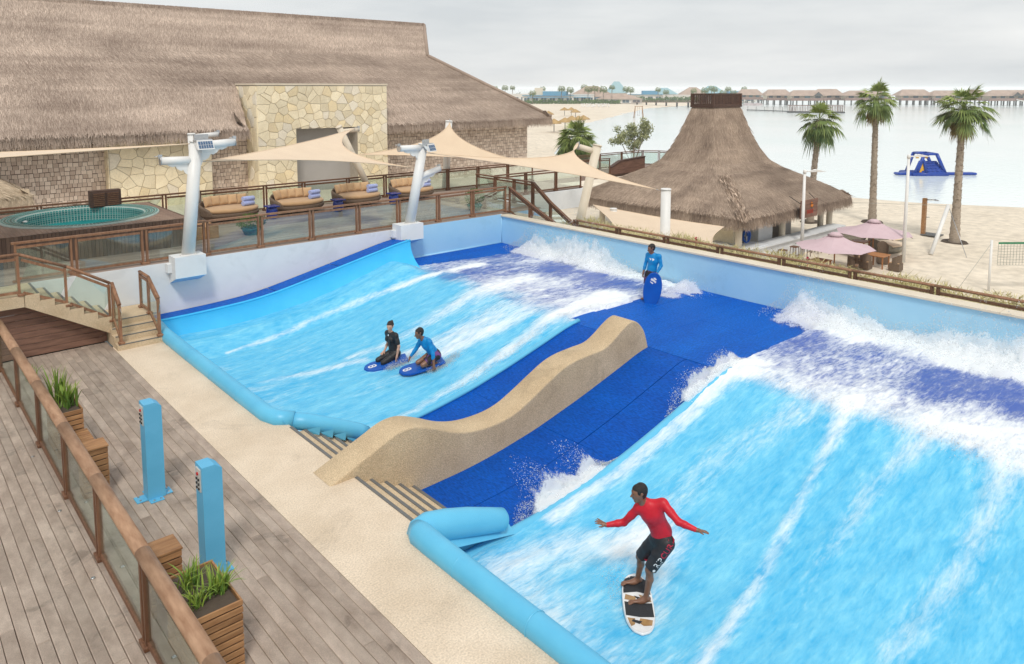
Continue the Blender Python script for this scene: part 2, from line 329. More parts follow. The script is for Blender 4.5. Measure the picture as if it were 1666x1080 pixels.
def sand_grid(name, x0, x1, y0, y1, st, drop, amp):
    xs = np.arange(x0, x1 + st, st); ys = np.arange(y0, y1 + st, st); X, Y = np.meshgrid(xs, ys); d = shore_dist(X, Y)
    z = np.interp(d, [-40, -10, 0, 5, 14, 60], [-6.5, -4.9, -4.2, -3.92, -3.7, -3.6]) - drop
    z = z + (amp * (fbm(X * .5, Y * .5, 4, 3) - .5) + amp * .5 * (fbm(X * 2.1, Y * 2.1, 3, 9) - .5)) * (np.clip(d, 0, 8) / 8)
    n, m = X.shape; idx = np.arange(n * m).reshape(n, m)
    F = np.stack([idx[:-1, :-1], idx[:-1, 1:], idx[1:, 1:], idx[1:, :-1]], -1).reshape(-1, 4); keep = (z.ravel()[F].max(1) > -5.2); F = F[keep]
    o = bpy.data.objects.new(name, mesh_np(name, np.stack([X, Y, z], -1).reshape(-1, 3), F, 'sand', True)); link(o); return struct(o)
sand_grid('beach', 19.6, 130, -60, 140, .8, 0, .16)
sand_grid('far_beach', 60, 900, 60, 900, 7, .25, .2)
# ================================================================== WOODEN DECK (boards are separate pieces)
b = B(); b.box((.85, 11, -.11), (7.04, 26, .12)); deck = struct(b.build('wooden_deck', 'gap'))
BW = .146
plank_me = {}
def plank_mesh(L, wd=BW - .009, th=.05, m='deck'):
    k = (round(L, 2), wd, th, m)
    if k not in plank_me:
        q = B(); q.box((0, 0, -th / 2), (wd, L, th), ch=.006); plank_me[k] = q.mesh('plank', m)
    return plank_me[k]
for i in range(36):
    x = 4.297 - BW * i; y = 3.2 - random.uniform(0, 2.2); yend = 20.22
    if x < .9: y = 8.4 - random.uniform(0, 2); 
    while y < yend:
        L = random.choice([3.0, 3.6, 4.2]); L = min(L, yend - y)
        if L > .15: inst(plank_mesh(L - .006), 'plank', (x, y + L / 2, .004 + random.uniform(-.002, .0015)), deck, random.uniform(-.0006, .0006))
        y += L
# ================================================================== CONCRETE WALK
b = B(); b.box((5.065, 11.2, -.15), (1.386, 17.0, .30)); struct(b.build('concrete_walk', 'concrete'))
# ================================================================== POOL FLOOR AND WATER
_bx = np.array([5.6, 6.3, 6.6, 7.1, 8.0, 8.67, 9.8, 11.05, 12.37, 13.1, 13.5, 18.4]); _bz = np.array([-.66, -.7, -.7, -.69, -.67, -.61, -.44, -.16, .19, .40, .43, .42])
_dx = np.linspace(5.0, 18.6, 400); _dz = np.interp(_dx, _bx, _bz); _k = np.ones(21) / 21; _dz = np.convolve(np.pad(_dz, 10, 'edge'), _k, 'valid')
def bed(x): return np.interp(x, _dx, _dz)
def sheet(y0, y1, x0, x1, lift=0.0, nx=60, th=.03):
    """mat following the bed profile, with thickness"""
    q = B(); xs = np.linspace(x0, x1, nx + 1); top = [(x, bed(x) + lift) for x in xs]
    poly = top + [(x, z - th) for (x, z) in reversed(top)]
    v = [(p[0], y0, p[1]) for p in top] + [(p[0], y1, p[1]) for p in top] + [(p[0], y0, p[1] - th) for p in top] + [(p[0], y1, p[1] - th) for p in top]
    n = nx + 1; f = []
    for i in range(nx):
        f += [(i, i + 1, n + i + 1, n + i), (2 * n + i, i, i + 1, 2 * n + i + 1)[::-1], (n + i, n + i + 1, 3 * n + i + 1, 3 * n + i)[::-1]]
    f += [(0, n, 3 * n, 2 * n)[::-1], (nx, n + nx, 3 * n + nx, 2 * n + nx)]
    q.add(v, f, .5, False); return q
q = sheet(-1.5, 21.28, 5.8, 18.3, -.03, 60, .1); floor = struct(q.build('wave_pool_floor', 'mat_navy'))
for (y0, y1) in ((8.2, 9.32), (9.33, 10.5), (10.8, 11.72), (11.73, 12.8)):
    for (x0, x1) in ((6.86, 9.9), (9.91, 13.28)): sheet(y0, y1 - .006, x0, x1, random.uniform(-.003, .003), 30).build('mat_panel', 'mat_blue', floor)
yy = -1.4
while yy < 21.2:
    y1 = min(yy + 1.51, 21.27); sheet(yy, y1 - .008, 13.29, 15.8, .004 + random.uniform(-.003, .003), 4).build('mat_panel', 'mat_navy', floor)
    sheet(yy, y1 - .008, 15.81, 18.25, .003 + random.uniform(-.003, .003), 4).build('mat_panel', 'mat_navy', floor); yy = y1
def lane_material():
    m = bpy.data.materials.new('rushing_water'); m.use_nodes = True; t = m.node_tree; n = t.nodes; l = t.links; b = n['Principled BSDF']
    g = n.new('ShaderNodeNewGeometry')
    def att(a): x = n.new('ShaderNodeAttribute'); x.attribute_name = a; return x.outputs['Fac']
    def mathn(op, a, c, d=None):
        x = n.new('ShaderNodeMath'); x.operation = op
        for i, vv in enumerate((a, c, d)):
            if vv is None: continue
            if isinstance(vv, (int, float)): x.inputs[i].default_value = vv
            else: l.new(vv, x.inputs[i])
        return x.outputs[0]
    def noise(sc, det, warp=None):
        mp = n.new('ShaderNodeMapping'); mp.inputs['Scale'].default_value = sc; mp.inputs['Rotation'].default_value = (0, 0, warp or 0); l.new(g.outputs['Position'], mp.inputs[0])
        x = n.new('ShaderNodeTexNoise'); x.inputs['Scale'].default_value = 1; x.inputs['Detail'].default_value = det; x.inputs['Roughness'].default_value = .62; x.inputs['Distortion'].default_value = .35; l.new(mp.outputs[0], x.inputs['Vector']); return x.outputs['Fac']
    n1 = noise((.5, 2.2, 1), 7, R(4)); n2 = noise((2.4, 6.0, 2), 7, R(-3)); n3 = noise((4.5, 21, 6), 7, R(2))
    F = att('foam'); G = att('deep')
    base = n.new('ShaderNodeMix'); base.data_type = 'RGBA'
    rp = n.new('ShaderNodeValToRGB'); e = rp.color_ramp.elements; e[0].position = .36; e[0].color = (.04, .41, .73, 1); e[1].position = .66; e[1].color = (.24, .66, .85, 1); l.new(mathn('ADD', mathn('MULTIPLY', n1, .3), mathn('ADD', mathn('MULTIPLY', n2, .4), mathn('MULTIPLY', n3, .3))), rp.inputs[0])
    base.inputs[7].default_value = (.045, .105, .42, 1); l.new(G, base.inputs[0]); l.new(rp.outputs[0], base.inputs[6])
    s = mathn('ADD', mathn('MULTIPLY', n1, .28), mathn('ADD', mathn('MULTIPLY', n2, .38), mathn('MULTIPLY', n3, .34)))
    s = mathn('MULTIPLY', mathn('SUBTRACT', s, .5), mathn('MULTIPLY_ADD', G, 1.4, 2.1))
    k = mathn('ADD', F, s)
    sm = n.new('ShaderNodeMapRange'); sm.interpolation_type = 'SMOOTHSTEP'; sm.inputs[1].default_value = .10; sm.inputs[2].default_value = 1.22; l.new(k, sm.inputs[0])
    mx = n.new('ShaderNodeMix'); mx.data_type = 'RGBA'; l.new(sm.outputs[0], mx.inputs[0]); l.new(base.outputs[2], mx.inputs[6]); mx.inputs[7].default_value = (.84, .885, .91, 1)
    l.new(mx.outputs[2], b.inputs['Base Color'])
    rg = mathn('MULTIPLY_ADD', sm.outputs[0], .5, .09); l.new(rg, b.inputs['Roughness']); b.inputs['IOR'].default_value = 1.33
    bp = n.new('ShaderNodeBump'); bp.inputs['Strength'].default_value = .6; bp.inputs['Distance'].default_value = .05
    l.new(mathn('ADD', mathn('MULTIPLY', n2, .5), mathn('ADD', mathn('MULTIPLY', n3, .3), mathn('MULTIPLY', sm.outputs[0], .25))), bp.inputs['Height']); l.new(bp.outputs[0], b.inputs['Normal'])
    return m
M['lane'] = lane_material()
def pl_dist(X, Y, pts):
    best = np.full(X.shape, 1e9); tt = np.zeros(X.shape); acc = 0
    P = np.array(pts, float); tot = np.linalg.norm(np.diff(P, axis=0), axis=1).sum()
    for a, c in zip(P[:-1], P[1:]):
        d = c - a; L = np.linalg.norm(d); t = np.clip(((X - a[0]) * d[0] + (Y - a[1]) * d[1]) / (L * L), 0, 1)
        q = np.hypot(X - a[0] - t * d[0], Y - a[1] - t * d[1]); u = q < best; best = np.where(u, q, best); tt = np.where(u, (acc + t * L) / tot, tt); acc += L
    return best, tt
def line(X, Y, pts, w0, w1, s0, s1):
    wob = (fbm(X * .9, Y * 2.5, 3, 5) - .5) * .35
    d, t = pl_dist(X, Y, pts); wd = w0 + (w1 - w0) * t; return (s0 + (s1 - s0) * t) * np.exp(-((d + wob * wd * 1.5) / wd) ** 2)
def sstep(a, c, x): t = np.clip((x - a) / (c - a), 0, 1); return t * t * (3 - 2 * t)
def lane(name, y0, y1, x1, foamfn, label, edge, st=.055):
    xs = np.arange(5.85, x1, st); ys = np.arange(y0, y1 + 1e-6, st); X, Y = np.meshgrid(xs, ys)
    F, cover = foamfn(X, Y); deep = sstep(13.0, 14.1, X + .9 * (fbm(X * 1.5, Y * 1.5, 4, 2) - .5))
    turb = fbm(X * 2.2, Y * 4.5, 5, 11) - .5; fine = fbm(X * 7, Y * 11, 3, 21) - .5
    lump = np.clip(F, 0, 1.3)
    Z = bed(X) + .06 + .03 * turb + lump * (.07 * np.clip(turb + .25, 0, 1) + .05 * fine) + .05 * (fbm(X * .7, Y * 1.6, 3, 31) - .5)
    Z = Z + edge(X, Y); Z = np.where(cover < .5, bed(X) - .06, Z)
    Fm = F
    n, m = X.shape; idx = np.arange(n * m).reshape(n, m)
    Q = np.stack([idx[:-1, :-1], idx[:-1, 1:], idx[1:, 1:], idx[1:, :-1]], -1).reshape(-1, 4)
    Q = Q[(cover.ravel()[Q] > .5).any(1)]
    me = mesh_np(name, np.stack([X, Y, Z], -1).reshape(-1, 3), Q, 'lane', True)
    for a, v in (('foam', Fm), ('deep', deep)):
        at = me.attributes.new(a, 'FLOAT', 'POINT'); at.data.foreach_set('value', v.ravel().astype(np.float32))
    o = bpy.data.objects.new(name, me); link(o); struct(o); o['label'] = label; return o
def foam_left(X, Y):
    c = fbm(X * .8, Y * 1.2, 4, 77)
    cover = np.where(X < 13.35, 1.0, sstep(.0, .1, 20.15 - .45 * (X - 13.3) * .35 - Y + .5 * (c - .5)) * sstep(0, .1, Y - 12.85 - .02 * (X - 13.3) + .4 * (c - .5)))
    F = .0 + .42 * (fbm(X * .35, Y * 1.1, 3, 41) - .5) * 2 + .12 * sstep(8.5, 12.5, X) * sstep(19.2, 16.8, Y) - .30 * np.exp(-(((X - 11.2) / 1.8) ** 2 + ((Y - 17.9) / .8) ** 2))
    F = F + line(X, Y, [(6.9, 19.1), (8.2, 19.2), (9.4, 19.3), (10.9, 19.25), (12.2, 19.1), (13.2, 18.8), (15.2, 18.8)], .06, .24, .7, 1.05)
    F = F + line(X, Y, [(9.0, 16.45), (9.83, 16.25), (11.8, 16.3), (13.5, 16.3), (16, 16.9)], .12, .7, .4, .4)
    F = F + line(X, Y, [(6.4, 16.8), (7.6, 16.5), (9.2, 16.0)], .1, .12, .25, .5)
    F = F + line(X, Y, [(9.2, 15.3), (10.4, 15.3), (11.7, 15.1), (13.8, 15.0), (16.4, 15.4)], .22, .7, .65, .38)
    F = F + line(X, Y, [(9.9, 14.45), (10.8, 14.45), (12.2, 14.2), (14, 14.2)], .22, .55, .65, .4)
    F = F + line(X, Y, [(7.4, 12.75), (9.2, 12.95), (11.7, 13.1), (13.8, 13.4), (15.7, 13.5)], .16, .42, .55, 1.0)
    F = F + line(X, Y, [(6.3, 19.0), (6.25, 16), (6.3, 13.2)], .35, .35, .30, .35) * (fbm(X * 1.2, Y * 2.2, 3, 6) > .45)
    rec = sstep(12.7, 13.7, X); F = F + rec * (.40 + .5 * (fbm(X * .45, Y * .8, 3, 8) - .5) * 2)
    F = F - rec * .55 * np.exp(-(((X - 16.3) / 1.0) ** 2 + ((Y - 16.6) / .8) ** 2)) - rec * .6 * np.exp(-(((X - 16.7) / .9) ** 2 + ((Y - 14.6) / .9) ** 2))
    F = F + .9 * sstep(17.0, 18.1, X + .5 * (c - .5)) * sstep(20.6, 19.4, Y)
    return F, cover
def edge_left(X, Y): return -.05 * np.exp(-(((X - 9.4) / .55) ** 2 + ((Y - 15.33) / .35) ** 2)) - .05 * np.exp(-(((X - 9.8) / .55) ** 2 + ((Y - 14.36) / .35) ** 2)) + .38 * sstep(19.0, 19.7, Y) * sstep(13.6, 12.6, X)
lane('left_wave_lane', 12.62, 20.4, 18.2, foam_left, 'rushing water lane beside the blue bank', edge_left)
def foam_right(X, Y):
    c = fbm(X * .8, Y * 1.2, 4, 177)
    cover = np.where(X < 13.35, 1.0, sstep(0, .1, 8.62 + .28 * (X - 13.3) - Y + .55 * (c - .5)))
    F = -.10 + .34 * (fbm(X * .35, Y * 1.0, 3, 141) - .5) * 2 + .22 * np.exp(-((X - 7.2) / 1.2) ** 2)
    F = F + line(X, Y, [(13.7, 5.85), (12.6, 5.65), (11.0, 5.4), (8.8, 4.97), (7.2, 4.72), (6, 4.5)], .17, .12, .62, .8)
    F = F + line(X, Y, [(12.9, 4.45), (11.5, 4.55), (9.9, 4.53), (8.6, 4.3)], .22, .25, .55, .35)
    F = F + line(X, Y, [(13.8, 8.3), (11.3, 8.1), (9.6, 8.1), (8.0, 8.1)], .42, .16, 1.15, .7)
    F = F + line(X, Y, [(12.6, 6.5), (11.0, 6.9), (9.6, 6.9), (8.4, 6.6)], .45, .5, .42, .62)
    F = F + line(X, Y, [(8.9, 6.2), (7.9, 6.0), (7.45, 5.85)], .35, .3, .55, .75)
    F = F + line(X, Y, [(6.6, 7.9), (7.9, 7.3), (8.6, 6.9)], .3, .5, .6, .6)
    F = F + line(X, Y, [(6.4, 7.4), (6.4, 6.0), (6.4, 4.0)], .5, .6, .5, .3)
    F = F + line(X, Y, [(9, 3.3), (11, 3.1), (13, 3.2)], .25, .3, .35, .5)
    rec = sstep(12.9, 13.5, X); F = F + rec * (.60 + .42 * (fbm(X * .5, Y * .8, 3, 108) - .5) * 2)
    F = F - rec * .16 * np.exp(-((X - 15.9) / .8) ** 2) * sstep(9.2, 7.6, Y)
    F = F + .16 * np.exp(-((X - 14.0) / .7) ** 2) * (.5 + fbm(X * .8, Y * .9, 3, 55)) * .9
    F = F + .30 * sstep(11.9, 13.5, X + .5 * (c - .5)) * sstep(15.8, 13.8, X)
    F = F + .9 * sstep(16.6, 17.6, X + .6 * (c - .5))
    return F, cover
lane('right_wave_lane', -.5, 8.36, 18.2, foam_right, 'rushing water lane under the surfer in the red shirt', lambda X, Y: -.07 * np.exp(-(((X - 7.5) / .5) ** 2 + ((Y - 5.93) / .5) ** 2)) + .03 * np.exp(-(((X - 7.6) / .9) ** 2 + ((Y - 6.45) / .3) ** 2)))
# ================================================================== BANK ALONG THE LEFT LANE
bt_x = np.array([5.75, 7.0, 8.5, 10.2, 11.9, 13.45]); bt_z = np.array([.20, .22, .30, .64, 1.0, 1.32])
_bdx = np.linspace(5.5, 13.6, 120); _bdz = np.convolve(np.pad(np.interp(_bdx, bt_x, bt_z), 10, 'edge'), np.ones(21) / 21, 'valid')
def btop(x): return float(np.interp(x, _bdx, _bdz))
bank = thing('banked_side', 'bright blue vinyl bank sweeping up beside the left wave lane', 'bank', (9.6, 20, 0))
def bfn(u, v):
    x = 5.72 + u * 7.75; z0, z1 = float(bed(x)) - .05, btop(x); y0 = 19.35; y1 = 20.48; t = v
    yy = y0 + (y1 - y0) * (1 - (1 - t) ** 1.9); zz = z0 + (z1 - z0) * t ** 1.35
    wr = .008 * math.sin(x * 9 + 6 * v + 2 * math.sin(x * 2.3)) * max(0, v - .45) * sstep(11.3, 10.2, x)
    return (x + v * .12 * u, yy - float(wr), zz)
q = B((9.6, 20, 0)); q.grid(bfn, 90, 24); q.build('bank_face', 'bank', bank)
q = B((9.6, 20, 0)); q.tube([(5.72 + u / 40 * 7.87, 20.5, btop(5.72 + u / 40 * 7.75) - .012) for u in range(41)], .035, 8); q.build('edge_roll', 'bank', bank)
for (xa, xb) in ((5.72, 8.95), (8.97, 11.0), (11.02, 13.48)):
    q = B((9.6, 20, 0)); n_ = 24
    q.grid(lambda u, v: (xa + (xb - xa) * u, 20.52 + .76 * v, btop(xa + (xb - xa) * u) - .01 - .05 * v), n_, 2); q.build('bank_ledge_mat', 'mat_navy', bank)
q = B((9.6, 20, 0)); xx = 13.5
q.add([(13.47 + .12, 20.48, btop(13.47)), (13.6, 21.28, btop(13.47) - .05), (13.6, 21.28, .40), (13.47, 19.35, .40)] + [bfn(1, k / 12) for k in range(1, 12)],
      [(0, 1, 2, 3, 4, 5, 6, 7, 8, 9, 10, 11, 12, 13, 14)]); q.build('bank_end', 'bank', bank)
# ================================================================== PADS
pad = thing('edge_pad', 'long blue padded roll between the pebble walk and the left lane', 'pad', (5.62, 16, 0))
q = B((5.62, 16, 0)); q.tube([(5.58, 20.3, .14), (5.57, 19.6, .08), (5.57, 18, .06), (5.57, 16, .06), (5.57, 14.4, .06), (5.58, 13.4, .06), (5.66, 13.12, .06), (5.9, 12.95, .02)], [.16, .165, .165, .165, .165, .165, .165, .16], 18); q.build('roll', 'pad', pad)
q = B((5.62, 16, 0)); q.add([(5.66, 20.3, .1), (5.66, 12.9, .08), (5.98, 12.7, -.64), (5.98, 20.3, -.64)], [(0, 1, 2, 3)]); q.build('apron', 'pad', pad)
pad = thing('edge_pad', 'blue padded roll sloping down over the steps left of the island', 'pad', (6.5, 12.6, 0))
q = B((6.5, 12.6, 0)); q.tube([(5.75, 13.05, .03), (6.1, 12.87, -.05), (6.6, 12.72, -.25), (7.1, 12.62, -.47), (7.25, 12.6, -.55)], [.15, .165, .165, .16, .14], 18); q.build('roll', 'pad', pad)
for i in range(5):
    x = 5.98 + i * .27; z = -.08 - i * .14; q = B((6.5, 12.6, 0)); q.add([(x, 12.56, z + .02), (x + .25, 12.52, z + .02), (x + .22, 12.52, z - .14), (x + .1, 12.56, z - .1)], [(0, 1, 2, 3)]); q.build('flap', 'pad', pad)
pad = thing('edge_pad', 'long blue padded roll in the foreground between pebble walk and right lane', 'pad', (5.62, 4, 0))
q = B((5.62, 4, 0)); q.tube([(5.57, -1.0, .06), (5.57, 2, .06), (5.57, 5, .06), (5.57, 7, .06), (5.57, 7.9, .06), (5.58, 8.25, .06), (5.62, 8.42, .05)], [.165, .165, .165, .17, .175, .18, .14], 20); q.build('roll', 'pad', pad)
q = B((5.62, 4, 0)); q.add([(5.66, 8.5, .08), (5.66, -1, .08), (5.98, -1, -.66), (5.98, 8.5, -.66)], [(3, 2, 1, 0)]); q.build('apron', 'pad', pad)
pad = thing('edge_pad', 'fat blue padded bolster at the foot of the near steps', 'pad', (6.4, 8.4, -.2))
q = B((6.4, 8.4, -.2)); q.tube([(5.5, 8.42, .0), (5.6, 8.43, .03), (5.8, 8.44, .0), (6.1, 8.42, -.08), (6.5, 8.38, -.18), (6.9, 8.33, -.29), (7.12, 8.3, -.35), (7.15, 8.3, -.36)], [.06, .14, .2, .22, .21, .185, .17, .13], 22); q.build('roll', 'pad', pad)
q = B((6.4, 8.4, -.2)); q.add([(5.6, 8.46, .05), (7.3, 8.36, -.5), (7.3, 8.36, -.78), (5.6, 8.46, -.78)], [(0, 1, 2, 3)]); q.add([(5.6, 8.46, .05), (7.3, 8.36, -.5), (7.3, 8.2, -.62), (5.6, 8.16, -.2)], [(3, 2, 1, 0)]); q.build('apron', 'pad', pad)
def seams(parent, org, pts, r, m='pad'):
    for (p, d) in pts:
        q = B(org); d = Vector(d).normalized(); p = Vector(p); q.tube([p - d * .012, p - d * .005, p + d * .005, p + d * .012], [r, r + .006, r + .006, r], 18, False); q.build('seam', m, parent)
for o in list(COL.objects):
    if o.name.startswith('edge_pad') and 'long' in o['label']:
        far_ = 'left' in o['label']; seams(o, o.location, [((5.57, y, .06), (0, 1, 0)) for y in ((14.6, 16.1, 17.6, 19.0) if far_ else (7.3, 5.9, 4.5, 3.1))], .166 if far_ else .171)
def separator(lbl, y, x0, r0):
    pad = thing('lane_pad', lbl, 'pad', (10, y, 0)); xs = np.linspace(x0, 13.42, 26)
    q = B((10, y, 0)); q.tube([(x, y, float(bed(x)) + .03) for x in xs], [r0 * (1 - .15 * (x - x0) / 8) for x in xs], 12, sx=1.4); q.build('roll', 'pad', pad)
separator('slim blue padded strip along the near edge of the right lane', 8.3, 5.95, .075)
separator('slim blue padded strip between left lane and blue matting', 12.66, 7.0, .055)
# ================================================================== ISLAND
ip = [(5.28, 0.004), (5.72, .175), (6.2, .36), (6.5, .475), (6.72, .505), (6.95, .475), (7.3, .34), (7.75, .13), (8.2, .01), (8.75, -.02), (9.2, .04), (9.6, .19), (10.1, .42), (10.5, .59), (10.85, .67), (11.3, .70), (11.75, .72), (12.05, .83), (12.35, 1.0), (12.6, 1.11), (12.78, 1.12), (12.98, 1.0), (13.15, .78), (13.28, .40)]
def crom(P, n=6):
    P = np.array(P); out = []
    for i in range(len(P) - 1):
        p0, p1, p2, p3 = P[max(i - 1, 0)], P[i], P[i + 1], P[min(i + 2, len(P) - 1)]
        for k in range(n):
            t = k / n; out.append(.5 * ((2 * p1) + (-p0 + p2) * t + (2 * p0 - 5 * p1 + 4 * p2 - p3) * t * t + (-p0 + 3 * p1 - 3 * p2 + p3) * t ** 3))
    out.append(P[-1]); return np.array(out)
prof = crom(ip, 5)
def ztop(x): return np.interp(x, prof[:, 0], prof[:, 1])
isl = thing('divider_wall', 'curving pebble concrete divider wall between the two wave lanes', 'divider wall', (9.3, 10.65, 0))
q = B((9.3, 10.65, 0)); secs = [(10.345, None, 0), (10.345, 0, -.03), (10.352, 0, -.01), (10.368, 0, 0), (10.925, 0, 0), (10.94, 0, -.01), (10.947, 0, -.03), (10.947, None, 0)]
v = []; n_ = len(secs); m_ = len(prof)
for (x, z) in prof:
    for (y, k, dz) in secs: v.append((x, y, (min(-.02, float(bed(max(x, 6.9))) - .05) if x > 5.8 else -.05) if k is None else z + dz))
f = [(i * n_ + k, (i + 1) * n_ + k, (i + 1) * n_ + k + 1, i * n_ + k + 1) for i in range(m_ - 1) for k in range(n_ - 1)]
q.add(v, f, .5, False); q.add([v[(m_ - 1) * n_ + k] for k in range(n_)], [tuple(range(n_))]); io = q.build('wall_body', 'island', isl, fix=True)
io.data.polygons.foreach_set('use_smooth', [abs(p.normal.y) < .5 for p in io.data.polygons])
# ================================================================== STEPS INTO THE POOL
def pool_steps(label, y0, y1):
    t = thing('pool_steps', label, 'steps', (6.2, (y0 + y1) / 2, 0))
    for i in range(5):
        x0 = 5.76 + .275 * i; z = -.14 * i; q = B(t.location)
        if i > 0: q.box((x0 + .01 - .1375, (y0 + y1) / 2, z - .3), (.275, y1 - y0, .6)); q.build('step', 'stepstone', t)
        q = B(t.location); q.box((x0 - .018, (y0 + y1) / 2, z + .003), (.055, y1 - y0 - .01, .016)); q.build('nosing', 'nosing', t)
pool_steps('pebble steps down to blue matting right of the divider wall', 8.52, 10.34)
pool_steps('pebble steps under the padded roll left of the divider wall', 10.95, 12.75)
# ================================================================== POOL WALLS
t = thing('pool_wall', 'white rendered wall below the terrace railing', 'wall', (8, 21.5, 0))
q = B((8, 21.5, 0)); q.box((8.12, 21.46, .3), (10.9, .30, 2.46)); q.build('wall_body', 'white', t)
t = thing('pool_wall', 'pale blue wall section in the far corner of the pool under the terrace', 'wall', (16, 21.5, 0))
q = B((16, 21.5, 0)); q.grid(lambda u, v: (13.57 + 4.68 * u, 21.285 - .012 * math.sin(v * 3.1) * (1 + .3 * math.sin(u * 14)), .36 + 1.17 * v), 30, 8); q.build('wall_face', 'wallblue', t)
q = B((16, 21.5, 0)); q.box((15.95, 21.46, .32), (4.75, .28, 2.4)); q.build('wall_body', 'white', t)
q = B((16, 21.5, 0)); q.tube([(13.57, 21.27, .45), (18.24, 21.27, .44)], .03, 8); q.build('skirting_roll', 'wallblue', t)
t = thing('pool_wall', 'long pale blue back wall with cream coping behind both wave lanes', 'wall', (18.5, 10, 0))
q = B((18.5, 10, 0)); q.box((18.50, 9.6, -.9), (.46, 23.4, 4.72)); q.build('wall_body', 'wallblue', t)
for k in range(20):
    y1 = 21.3 - k * 1.18; q = B((18.5, 10, 0)); q.box((18.42, y1 - .587, 1.475), (.42, 1.172, .06), ch=.008); q.build('coping_slab', 'cream', t)
for (y, zz) in ((21.3, 0),):
    q = B((18.5, 10, 0)); q.tube([(18.25, y - .02, .42), (18.25, y - .02, 1.5)], .02, 8); q.build('corner_seam', 'wallblue', t)
# ================================================================== RAILINGS
def railing(label, posts, h=1.0, mode='round', rail='rail', hand='rail', double=True, glass=True, r=.035, low=.09, drop=.11, spacing=None, ends=(0, 0), name='glass_railing', pw=.05, cat='railing', sets=None):
    """posts: list of (x,y,z) base points; glass panels between them"""
    o0 = posts[0]; t = thing(name, label, cat, o0)
    P = [Vector(p) for p in posts]; k = len(P)
    for i, p in enumerate(P):
        d = (P[min(i + 1, k - 1)] - P[max(i - 1, 0)]); d.z = 0; d.normalize(); rz = math.atan2(d.y, d.x)
        offs = (-.055, .055) if double and 0 < i < k - 1 else ((.03,) if i == 0 else (-.03,))
        if double and k == 2: offs = (.0,)
        for s_ in offs:
            q = B(o0); c = p + d * s_; q.box((c.x, c.y, c.z + (h - .03) / 2), (pw, .07, h - .03), rz, ch=.006); q.build('post', rail, t)
        q = B(o0); q.box((p.x, p.y, p.z + .03), (.22 if double and 0 < i < k - 1 else .13, .13, .06), rz, ch=.01); q.build('post_base', rail, t)
    for i in range(k - 1):
        a, c = P[i], P[i + 1]; d = (c - a); dn = d.normalized(); up = Vector((0, 0, 1))
        e0 = a + dn * (.1 if double and i > 0 else .05); e1 = c - dn * (.1 if double and i < k - 2 else .05)
        q = B(o0); q.beam(e0 + up * low, e1 + up * low, .05, .06); q.build('lower_rail', rail, t)
        q = B(o0); q.beam(e0 + up * (h - drop), e1 + up * (h - drop), .05, .06); q.build('upper_rail', rail, t)
        if glass:
            q = B(o0); g0 = e0 + dn * .01; g1 = e1 - dn * .01; z0, z1 = low + .025, h - drop - .025
            q.beam((g0 + g1) / 2 - (g1 - g0) / 2 + up * (z0 + z1) / 2, g1 + up * (z0 + z1) / 2, .012, z1 - z0); q.build('glass_panel', 'glass', t)
        q = B(o0); x0 = a - dn * (ends[0] if i == 0 else 0); x1 = c + dn * (ends[1] if i == k - 2 else 0)
        if mode == 'round': q.tube([x0 + up * h, x1 + up * h], r, 14, sx=1.25)
        else: q.beam(x0 + up * h, x1 + up * h, .11, .05)
        q.build('handrail', hand, t)
    return t
railing('big brown handrail and glass railing in the left foreground', [(2.1, y, .006) for y in (2.2, 4.4, 6.5, 8.62, 10.74, 12.79, 14.98, 17.23, 19.6)], 1.13, 'round', 'rail', 'handrail', r=.07, pw=.055)
# ================================================================== TERRACE
TZ = 1.55
b = B(); b.prism([(-8, 21.33), (2.7, 21.33), (2.7, 21.62), (20.4, 21.62), (20.4, 24.4), (26.2, 24.4), (26.2, 28.4), (-8, 28.4)], 'z', TZ - .35, TZ - .045); ter = struct(b.build('terrace', 'white'))
b = B(); n_ = 0
yy = 21.34
while yy < 27.9:                                   # terrace boards, too narrow to tell apart singly
    xe = 20.4 if yy < 24.4 else 26.15
    x = -8.0 + random.uniform(0, 2)
    while x < xe:
        L = min(random.choice([2.4, 3.0]), xe - x); b.box((x + L / 2, yy + .065, TZ - .02), (L - .006, .124, .04), tone=random.random()); x += L
    yy += .132
M['deck_fine'] = mat('terrace_boards', (.43, .34, .28), (.25, .18, .15), 1.2, .75, .4, 60, (1, 3, 3), tone=.55, detail=8, lo=.15, hi=.85, world=True)
stuff(b.build('terrace_board', 'deck_fine', ter))
b = B(); b.box((11, 32.5, TZ - .03), (40, 9, .1)); struct(b.build('house_pavement', 'cream'))
# front railing of the terrace
fx = [2.72, 4.0, 5.68, 7.31, 8.9, 10.55, 12.2, 13.76, 15.42, 16.98, 18.62]
railing('brown glass railing along the terrace above the white pool wall', [(x, 21.45, TZ) for x in fx], .98, 'flat', 'rail_light', 'rail_light', ends=(.05, .02))
rx = [-6, -2.5, .6, 2.6, 4.3, 6.4, 8.1, 9.3, 11.8, 13.4, 15.4, 17.2, 18.9, 20.6, 22.4, 24.3, 26.0]
railing('dark brown glass railing at the back of the terrace before the house', [(x, 27.85, TZ) for x in rx], .98, 'flat', 'rail', 'rail')
railing('brown glass railing turning along the right end of the terrace', [(20.42, 25.5, TZ), (20.4, 24.2, TZ), (20.38, 22.95, TZ), (20.3, 21.75, TZ)], .98, 'flat', 'rail', 'rail')
railing('short brown glass railing across the bridge in front of white fascia', [(20.6, 24.45, TZ), (22.4, 24.45, TZ), (24.3, 24.45, TZ), (26.0, 24.45, TZ)], .98, 'flat', 'rail', 'rail')
railing('brown stair railing sloping down beside the blue pool corner', [(18.66, 21.3, TZ), (18.66, 20.1, 1.02), (18.66, 18.8, .5)], .98, 'flat', 'rail', 'rail')
